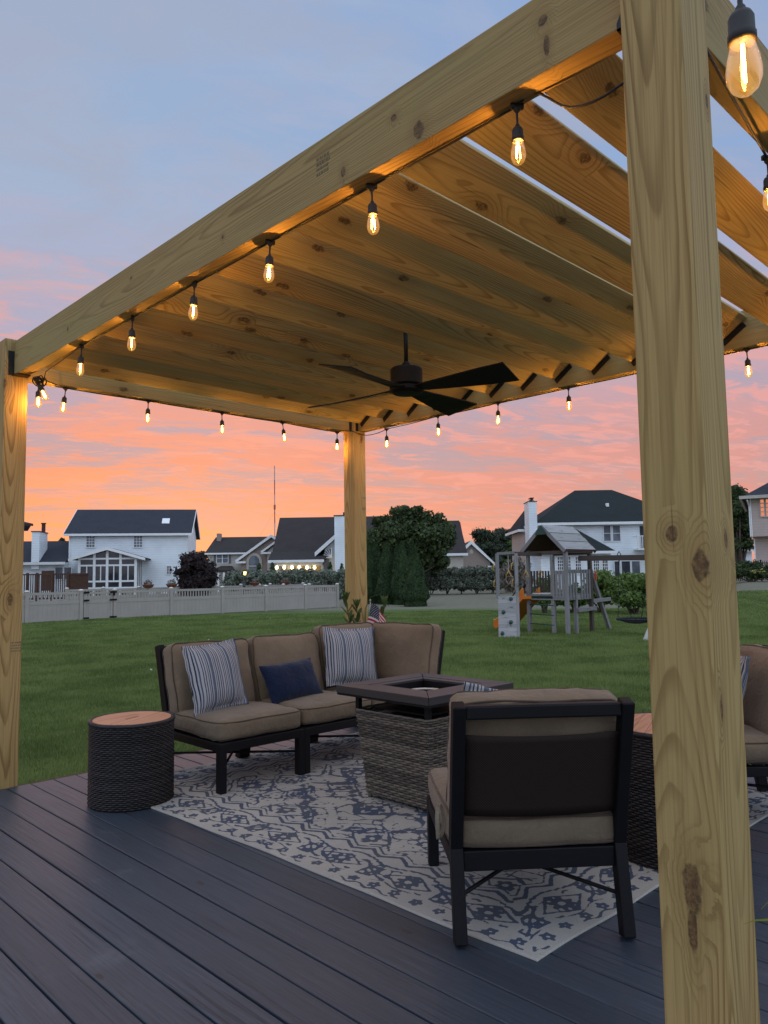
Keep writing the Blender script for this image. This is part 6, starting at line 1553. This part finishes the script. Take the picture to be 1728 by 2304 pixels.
# corner posts
hs_ = 2.26
for (x, y, h_, m_) in ((0, 0, hs_, GW), (0, S_, hs_, GW), (S_, 0, hs_, BWD), (S_, S_, hs_, BWD)):
    timber('tower_post', (x, y, -.05), (x, y, h_), .095, .095, m_, ps, up=(0, 1, 0))
timber('tower_post', (0, .42, -.05), (0, .42, hs_-.05), .08, .09, GW, ps, up=(0, 1, 0))
timber('tower_post', (.42, 0, -.05), (.42, 0, 1.1), .08, .09, GW, ps, up=(0, 1, 0))
zd = 1.04
for y in (-.02, S_+.02): timber('deck_beam', (-.06, y, zd-.06), (S_+.06, y, zd-.06), .04, .13, GW, ps)
for x in (-.03, S_+.03): timber('deck_beam', (x, -.04, zd-.065), (x, S_+.04, zd-.065), .04, .12, GW, ps)
mb = MB()
for k_ in range(9): mb.box(-.01, S_+.01, .03+k_*.127, .03+k_*.127+.12, zd+.002, zd+.03)
mb.build('platform', GW, ps)
MB().box(.02, S_*.5, .5, S_-.1, zd+.03, zd+.055).build('yellow_mat', M['vinyl_cap'], ps)
# railings
mb = MB(); n = 8
for k_ in range(n):
    x = .07+k_*(S_-.1)/n
    if k_ == 3: continue
    mb.box(x, x+.075, -.062, -.042, zd-.10, 1.72)
mb.box(.02, S_+.03, -.042, -.012, 1.62, 1.71).build('railing', GW, ps)
mb = MB()
for k_ in range(4): mb.box(-.062, -.042, .04+k_*.098, .11+k_*.098, zd-.06, 1.70)
mb.box(-.042, -.012, .02, .42, 1.60, 1.69).build('railing', GW, ps)
mb = MB()
for k_ in range(8): mb.box(.06+k_*.14, .13+k_*.14, S_+.05, S_+.07, zd-.08, 1.70)
mb.build('railing', BWD, ps)
# top frame and roof: ridge runs along x
mb = MB().box(-.10, S_+.10, -.045, -.005, hs_-.10, hs_).box(-.10, S_+.10, S_+.005, S_+.045, hs_-.10, hs_).box(-.045, -.005, -.01, S_+.01, hs_-.13, hs_-.03).box(S_+.005, S_+.045, -.01, S_+.01, hs_-.13, hs_-.03)
mb.build('top_frame', BWD, ps)
zpk, zev, ymid, yo = 2.93, 2.24, S_/2, .10
for sg in (-1, 1):
    for k_ in range(6):
        t0, t1 = k_/6, (k_+1)/6-.008
        y0 = ymid+sg*(S_/2+yo)*t0; y1 = ymid+sg*(S_/2+yo)*t1; z0 = zpk-(zpk-zev)*t0; z1 = zpk-(zpk-zev)*t1
        off = .012*(k_ % 2)
        timber('roof_board', (-.18, (y0+y1)/2, (z0+z1)/2+off), (S_+.18, (y0+y1)/2, (z0+z1)/2+off), math.hypot(y1-y0, z1-z0)*1.02, .022, M['pale_wood'], ps, up=(0, sg*(zpk-zev), (S_/2+yo)))
MB().prism([(-.14, ymid-.60, zev+.03), (-.14, ymid+.60, zev+.03), (-.14, ymid, zpk-.06)], (0, 0, 0)).build('tmp', GW, ps) if 0 else None
for xx in (-.20, S_+.16):
    for sg in (-1, 1): timber('rake_board', (xx+.02, ymid+sg*(S_/2+yo), zev-.04), (xx+.02, ymid, zpk-.05), .03, .10, BWD if xx > 0 else GW, ps)
MB().prism([(-.215, ymid-.19, zpk-.26), (-.215, ymid+.19, zpk-.26), (-.215, ymid+.02, zpk-.01), (-.215, ymid-.02, zpk-.01)], (-.02, 0, 0)).build('gable_badge', M['green_plastic'], ps)
MB().prism([(S_+.0, .02, zev), (S_+.0, S_-.02, zev), (S_+.0, ymid, zpk-.10)], (.02, 0, 0)).build('gable_board', M['fence_brown'], ps)  # dark brown carries the shade inside the roof
for sg in (-1, 1):
    MB().prism([(-.15, ymid, zpk-.045), (S_+.15, ymid, zpk-.045), (S_+.15, ymid+sg*(S_/2+yo-.02), zev-.018), (-.15, ymid+sg*(S_/2+yo-.02), zev-.018)], (0, 0, -.02)).build('roof_shade_panel', M['fence_brown'], ps)  # added dark sheets: shade of the roof interior put into colour
# ladder rungs between the left corner post and the middle post
for zz in (.26, .52, .78): MB().tube([(-.03, S_+.03, zz+.02), (-.03, .39, zz-.01)], .017, 8).build('rung', M['green_plastic'], ps, smooth=True)
MB().box(-.05, -.01, .40, S_+.05, zd-.09, zd-.02).build('step_edge', M['green_plastic'], ps)
# bench boards
timber('bench_board', (.38, -.05, .64), (S_+.10, -.05, .66), .14, .10, GW, ps)
timber('brace_board', (S_+.02, -.05, .86), (S_+.95, -.05, .88), .05, .10, GW, ps)
# slanting end leg
a = P(1373, 1417, z=LAWN); timber('slant_leg', (a.x, a.y, -.03), (S_+.05, .03, 1.75), .09, .09, GW, ps, up=(0, 1, 0))
MB().box(S_+.11, S_+.15, -.11, -.07, 1.42, 1.66).build('red_handle', M['red_plastic'], ps)
# swing beam to the right, white end legs
bz = 2.02; bxm = .60
timber('swing_beam', (bxm, -.05, bz), (bxm, -3.05, bz-.05), .10, .14, BWD, ps)
wlb = P(1450, 1443, z=LAWN)
for dx_, bp in ((-1.15, (wlb.x, wlb.y, -.05)), (1.15, (wlb.x+2.2, wlb.y+.05, -.05))):
    MB().tube([bp, (bxm+dx_*.04, -2.85, bz+.02)], [.068, .045], 12).build('white_leg', M['white_vinyl'], ps, smooth=True)
# climbing wall: leaning board panel on two posts
wl = P(1122, 1437, z=LAWN); wr_ = P(1163, 1437, z=LAWN); wl.z = wr_.z = 0
wdv = (wr_-wl); W_ = wdv.length; wd_ = wdv.normalized(); nrm = Vector((-wd_.y, wd_.x, 0))
if nrm.dot(Vector((1, 1, 0))) < 0: nrm = -nrm
topo = nrm*.42+Vector((0, 0, 1.06)); nb_ = 12
for k_ in range(nb_):
    a = wl+topo*(k_/nb_); b = wl+topo*((k_+.96)/nb_); c = (a+b)/2
    timber('wall_board', c, c+wd_*W_, (b-a).length, .03, M['pale_wood'], ps, up=nrm+Vector((0, 0, -.25)))
for e_, ht in ((wl-wd_*.0, 2.16), (wr_+wd_*.03, 2.16)):
    timber('wall_post', e_+topo*.93+nrm*.04, e_+topo*1.0+nrm*.05+Vector((0, 0, ht-1.06)), .07, .09, GW, ps, up=wd_)
timber('wall_post', wr_+wd_*.035+nrm*.02-Vector((0, 0, .03)), wr_+wd_*.035+topo*1.0+nrm*.02, .05, .09, GW, ps, up=wd_)
for (u_, v_) in ((.72, .93), (.30, .62), (.70, .38), (.22, .12)):
    c = wl+wd_*(W_*u_)+topo*v_-nrm*.03; bm = bmesh.new(); bmesh.ops.create_icosphere(bm, subdivisions=2, radius=.055)
    for v in bm.verts: v.co = Vector((v.co.x*1.25, v.co.y*.7, v.co.z*.95))*(1+.35*noise.noise(v.co*22+c)); v.co += c
    me = bpy.data.meshes.new('climbing_hold'); bm.to_mesh(me); bm.free(); me.materials.append(M['green_plastic']); o = bpy.data.objects.new('climbing_hold', me); COL.objects.link(o); o.parent = ps
# overhead bars from the wall posts to the tower
t1 = wl+topo+nrm*.05; t2 = wr_+topo+nrm*.05; zt3 = 2.16
timber('overhead_rail', (t1.x, t1.y, zt3), (t2.x, t2.y, zt3+.02), .05, .07, GW, ps)
timber('overhead_rail', (t2.x, t2.y, zt3), (-.02, .75, zt3-.02), .05, .09, BWD, ps)
timber('overhead_rail', (t1.x, t1.y, zt3), (.0, S_-.02, zt3), .05, .09, BWD, ps)
# yellow grab handles on the wall posts
for e_ in (t1-wd_*.06, t2-wd_*.05):
    for zz in (1.28, 1.72):
        c = Vector((e_.x, e_.y, zz)); MB().tube([c+nrm*-.02, c+nrm*-.06-wd_*.05+Vector((0, 0, .03)), c+nrm*-.06-wd_*.03+Vector((0, 0, .17)), c+nrm*-.02+Vector((0, 0, .21))], .011, 8).build('grab_handle', M['yellow_plastic'], ps, smooth=True)
# slide
s0 = Vector((-.05, S_-.12, zd-.02)); s1v = P(1129, 1414, z=LAWN); s1 = Vector((s1v.x, s1v.y, .06))
d = (s1-s0); dh = Vector((d.x, d.y, 0)).normalized(); sd_ = Vector((-dh.y, dh.x, 0)); sl_ = MB(); n = 12; pts = []
for i in range(n+1):
    t = i/n; z = s0.z+(s1.z-s0.z)*min(1, t*1.10)**1.0; pts.append(Vector((s0.x+d.x*t, s0.y+d.y*t, max(z, s1.z))))
V, F = [], []
for p_ in pts:
    for a, z_ in ((-.26, .20), (-.23, .20), (-.20, 0), (.20, 0), (.23, .20), (.26, .20), (.26, -.08), (-.26, -.08)): V.append(p_+sd_*a+Vector((0, 0, z_)))
for i in range(n):
    for j in range(8): F.append((i*8+j, (i+1)*8+j, (i+1)*8+(j+1) % 8, i*8+(j+1) % 8))
F += [tuple(range(8)), tuple(n*8+j for j in reversed(range(8)))]
sl_.add(V, F).build('slide', M['orange_plastic'], ps)
rim_ = MB()
for sg in (-1, 1): rim_.tube([p_+sd_*.245*sg+Vector((0, 0, .21)) for p_ in pts], .022, 8)
rim_.build('slide_rim', M['yellow_plastic'], ps, smooth=True)
# hanging things are separate from the frame
def trapeze(px, py, lab):
    # hangs from the overhead rail line
    A_, B_ = Vector((t2.x, t2.y, zt3-.04)), Vector((-.02, .75, zt3-.06)); best = min((i/40 for i in range(41)), key=lambda u: abs((lambda q_: 864+FPX*((q_-CAM).dot(_R)/(q_-CAM).dot(_fw)))(ps.location+A_.lerp(B_, u))-px))
    h_ = A_.lerp(B_, best)
    if px < 1165: h_ = t1.lerp(t2, .62); h_ = Vector((h_.x, h_.y, zt3-.04))
    if px > 1210: h_ = Vector((-.03, .78, hs_-.14))
    t = empty('trapeze_handle', ps.location+h_, 0, lab, 'play handle', 'yellow triangle grips on ropes')
    L_ = .40; MB().tube([(0, 0, 0), (0, 0, -L_)], .006, 6).build('rope', M['vinyl_cap'], t)
    c = Vector((0, 0, -L_)); k2 = RH*.075
    MB().tube([c, c-k2+Vector((0, 0, -.16)), c+k2+Vector((0, 0, -.15)), c], .012, 8).build('triangle_grip', M['yellow_plastic'], t, smooth=True)
trapeze(1151, 1270, 'yellow triangle grip nearest the climbing wall post')
trapeze(1183, 1270, 'middle yellow triangle grip on the playset')
trapeze(1223, 1270, 'yellow triangle grip in front of the tower posts')
rp0 = t1.lerp(t2, .80); w0_ = ps.location+Vector((rp0.x, rp0.y, zt3+.03))
ro = empty('climbing_rope', w0_, 0, 'black knotted rope hanging over the climbing wall', 'rope')
pt = [Vector((0, 0, 0)), Vector((.0, 0, -.25))+RH*.01, Vector((0, 0, -.50))+RH*.02, Vector((0, 0, -.66))+RH*.07, Vector((0, 0, -.85))+RH*.11, Vector((0, 0, -1.0))+RH*.10, Vector((0, 0, -1.14))+RH*.0]
MB().tube(pt, .014, 8).build('rope_strand', M['rope'], ro, smooth=True)
for q_ in (pt[0], pt[2]): MB().lathe([(.008, -.03), (.032, 0), (.008, .03)], q_, 8).build('knot', M['rope'], ro, smooth=True)
# saucer swing
sw = empty('saucer_swing', (PX+bxm, PY-1.62, LAWN+.44), 0, 'round black net saucer swing hanging from the beam', 'swing')
R_ = .47
MB().tube([(R_*math.cos(i/36*2*PI), R_*math.sin(i/36*2*PI), 0) for i in range(37)], .024, 8, cap=False).build('ring', M['rope'], sw, smooth=True)
mb = MB()
for k_ in range(-7, 8):
    c = k_/8*R_; h_ = math.sqrt(R_*R_-c*c)
    for ax_ in (0, 1):
        pts2 = []
        for j in range(9):
            u = (j/4-1)*h_; q_ = (u, c) if ax_ == 0 else (c, u); dz_ = -.11*(1-(u*u+c*c)/(R_*R_)); pts2.append((q_[0], q_[1], dz_))
        mb.tube(pts2, .007, 5)
mb.build('net', M['rope'], sw)
zb_ = bz-.44+.02
mb = MB()
for sy_ in (-1, 1):
    hook = Vector((0, sy_*.40, zb_)); mid = Vector((0, sy_*.42, zb_-.38))
    mb.tube([hook, mid], .016, 6)
    for ax_ in (-1, 1): mb.tube([mid, Vector((ax_*R_*.75, sy_*R_*.66, 0))], .010, 6)
    mb.tube([hook+Vector((0, 0, -.02)), hook+Vector((-.09, 0, .05)), hook+Vector((0, 0, .12)), hook+Vector((.09, 0, .05)), hook+Vector((0, 0, -.02))], .012, 6)
mb.build('hanging_rope', M['rope'], sw)

# ================================================================== PLANT AND SMALL FLAG behind the sofa
pp = (2.80, 4.08)
pt_ = empty('potted_lily', (pp[0], pp[1], 0), 0, 'leafy lily plant in a pot behind the corner of the sofa', 'potted plant')
MB().lathe([(.11, .003), (.15, .30), (.165, .32), (.165, .35), (.145, .35), (.14, .32)], n=24, closed_top=False).build('pot', M['terracotta'], pt_, smooth=True)
MB().lathe([(.14, .31), (.13, .325)], n=18).build('soil', M['soil'], pt_)
stems = MB(); V, F = [], []
def leafblade(base, d, L_, w_, droop):
    w_ *= 1.35; L_ *= 1.1
    d = Vector(d).normalized(); sd2 = d.cross(Vector((0, 0, 1))).normalized(); n = 5; b = len(V)
    for i in range(n+1):
        t = i/n; c = Vector(base)+d*L_*t+Vector((0, 0, -droop*t*t*L_)); ww = w_*math.sin(PI*min(.999, t*.9+.08))**.8*(1 if t < .99 else 0)
        V.append(tuple(c-sd2*ww/2)); V.append(tuple(c+Vector((0, 0, -.004)))); V.append(tuple(c+sd2*ww/2))
    for i in range(n): F.append((b+i*3, b+i*3+1, b+i*3+4, b+i*3+3)); F.append((b+i*3+1, b+i*3+2, b+i*3+5, b+i*3+4))
rr = random.Random(12)
def stem(x, y, h, lean, nl, w_=.026, top=True):
    b0 = Vector((x*.35, y*.35, .32)); t0 = Vector((x+lean, y, h)); stems.tube([b0, b0.lerp(t0, .5)+Vector((0, 0, .04)), t0], [.008, .006, .004], 6)
    for k_ in range(nl):
        t = .35+.65*k_/nl; c = b0.lerp(t0, t)+Vector((0, 0, .04*(1-abs(2*t-1)))); a = k_*2.4+rr.uniform(-.4, .4)
        leafblade(c, (math.cos(a), math.sin(a), 1.0+.8*t), .17*(1-.35*t), w_, .25)
    if top:
        for k_ in range(6): a = k_*1.05; leafblade(t0, (math.cos(a)*.5, math.sin(a)*.5, 1.2), .09, w_*.8, .1)
stem(-.10, .10, 1.02, 0, 13); stem(-.06, -.02, .96, -.03, 10); stem(.17, -.06, .98, .02, 9); stem(.22, .05, .86, .02, 9)
stem(.02, .12, .80, 0, 8)
stems.tube([(.04, .02, .3), (.05, .03, .95), (.09, .0, 1.05), (.16, -.04, 1.07), (.20, -.08, 1.02), (.21, -.09, .97)], .0028, 6)
stems.build('stems', M['leaf_plant'], pt_, smooth=True)
np_mesh('leaves', V, F, M['leaf_plant'], pt_, smooth=True)
fg = empty('small_flag', (pp[0]+.02, pp[1]-.055, 0), 0, 'small stars and stripes flag stuck in the flower pot', 'flag')
MB().tube([(0, 0, .30), (.012, 0, 1.015)], .004, 8).lathe([(.003, 0), (.009, .008), (.003, .018)], (.012, 0, 1.015), 8).build('stick', M['tan_vinyl'], fg, smooth=True)
# cloth hangs folded: canton up by the stick, stripes draping down to the right
m_, q = new_mat('flag_cloth')
at_ = q.node('ShaderNodeUVMap', uv_map='UVMap').outputs[0]; u_, v_, _w = q.xyz(at_)
srt = q.m('GREATER_THAN', q.m('FRACT', q.m('MULTIPLY', v_, 6.5)), 0.5)
cst = q.mix(srt, (0.36, 0.018, 0.028), (0.62, 0.56, 0.56))
su = q.m('SUBTRACT', q.m('FRACT', q.m('MULTIPLY', u_, 15.0)), 0.5); row = q.m('FLOOR', q.m('MULTIPLY', q.m('SUBTRACT', v_, 0.4615), 16.7)); 
sh = q.m('MULTIPLY', q.m('MODULO', row, 2.0), 0.5); su = q.m('SUBTRACT', q.m('FRACT', q.m('ADD', q.m('MULTIPLY', u_, 15.0), sh)), 0.5)
sv = q.m('SUBTRACT', q.m('FRACT', q.m('MULTIPLY', q.m('SUBTRACT', v_, 0.4615), 16.7)), 0.5)
star = q.m('LESS_THAN', q.m('ADD', q.m('MULTIPLY', su, su), q.m('MULTIPLY', sv, sv)), 0.05)
cant = q.mix(star, (0.008, 0.012, 0.035), (0.42, 0.42, 0.46))
inc = q.m('MULTIPLY', q.m('LESS_THAN', u_, 0.40), q.m('GREATER_THAN', v_, 0.4615))
finish(q, q.mix(inc, cst, cant), 0.85)
nu, nv = 28, 20; V, F, UV = [], [], []
for i in range(nu+1):
    for j in range(nv+1):
        u, v = i/nu, j/nv
        # fly edge sags: cloth rotates down about the top of the hoist
        ang = RAD(-62)*u**.45; r_ = u*.30; x_ = .012+r_*math.cos(ang)*.80-(1-v)*.055*(1-u); z_ = 1.00-(1-v)*.20*(1-.35*u)+r_*math.sin(ang)*.75
        y_ = -.012+.022*math.sin(u*13+v*2)*u+.012*math.sin(v*9)*(1-v)
        V.append((x_*RH.x, x_*RH.y+y_, z_)); UV.append((u, v))
for i in range(nu):
    for j in range(nv): a = i*(nv+1)+j; F.append((a, a+nv+1, a+nv+2, a+1))
fo = np_mesh('cloth', V, F, m_, fg, smooth=True); uvl = fo.data.uv_layers.new(name='UVMap')
for lp in fo.data.loops: uvl.data[lp.index].uv = UV[lp.vertex_index]

# ================================================================== blade of an ornamental plant reaching in at the lower right
op = empty('reed_plant', (0.62, -0.42, 0), 0, 'thin yellow green grass blades reaching in at the lower right', 'plant')
MB().lathe([(.10, .003), (.13, .24), (.14, .26), (.12, .26)], n=20).build('pot', M['wicker_dark'], op, smooth=True)
V, F = [], []
Mo = Matrix.Translation(op.location).inverted()
def longleaf(pts, w_):
    n = len(pts)-1; b = len(V)
    for i, p_ in enumerate(pts):
        t = i/n; ww = w_*(1-t**2.5)+.0006; V.append(tuple(p_+Vector((0, 0, ww/2)))); V.append(tuple(p_-Vector((0, 0, ww/2))))
    for i in range(n): F.append((b+2*i, b+2*i+1, b+2*i+3, b+2*i+2))
def curve3(a, m_, b, n=12): return [a*(1-t)**2+m_*2*t*(1-t)+b*t*t for t in (i/n for i in range(n+1))]
tip = Mo @ at(1668, 2078, 1.18); midp = Mo @ at(1720, 2085, 1.20); rt_ = Vector((0, 0, .25))
longleaf(curve3(rt_, Mo @ at(1790, 2010, 1.25), Mo @ at(1672, 2080, 1.15)), .009)
longleaf(curve3(rt_, Mo @ at(1800, 1900, 1.3), Mo @ at(1712, 2046, 1.28)), .004)
for k_ in range(12):
    a = rr.uniform(-1.2, 1.5); e_ = Vector((math.cos(a)*.3, math.sin(a)*.3, .40+rr.uniform(0, .2))); 
    longleaf(curve3(rt_, Vector((e_.x*.3, e_.y*.3, .62)), e_), .008)
np_mesh('blades', V, F, M['leaf_yellow'], op)
# a few clover flowers dotting the lawn
mb = MB()
for px, py in ((608, 1396), (742, 1370), (470, 1445), (340, 1515)):
    p_ = onground(px, py); 
    for k_ in range(6): v = Vector((rnd.uniform(-1, 1), rnd.uniform(-1, 1), rnd.uniform(0, 1)))*.015; mb.lathe([(.003, 0), (.011, .008), (.003, .016)], p_+v+Vector((0, 0, .05)), 6)
tag(mb.build('clover_flowers', M['vinyl_cap'], None), 'scattered tiny white clover flowers in the lawn', 'flowers', kind='stuff')
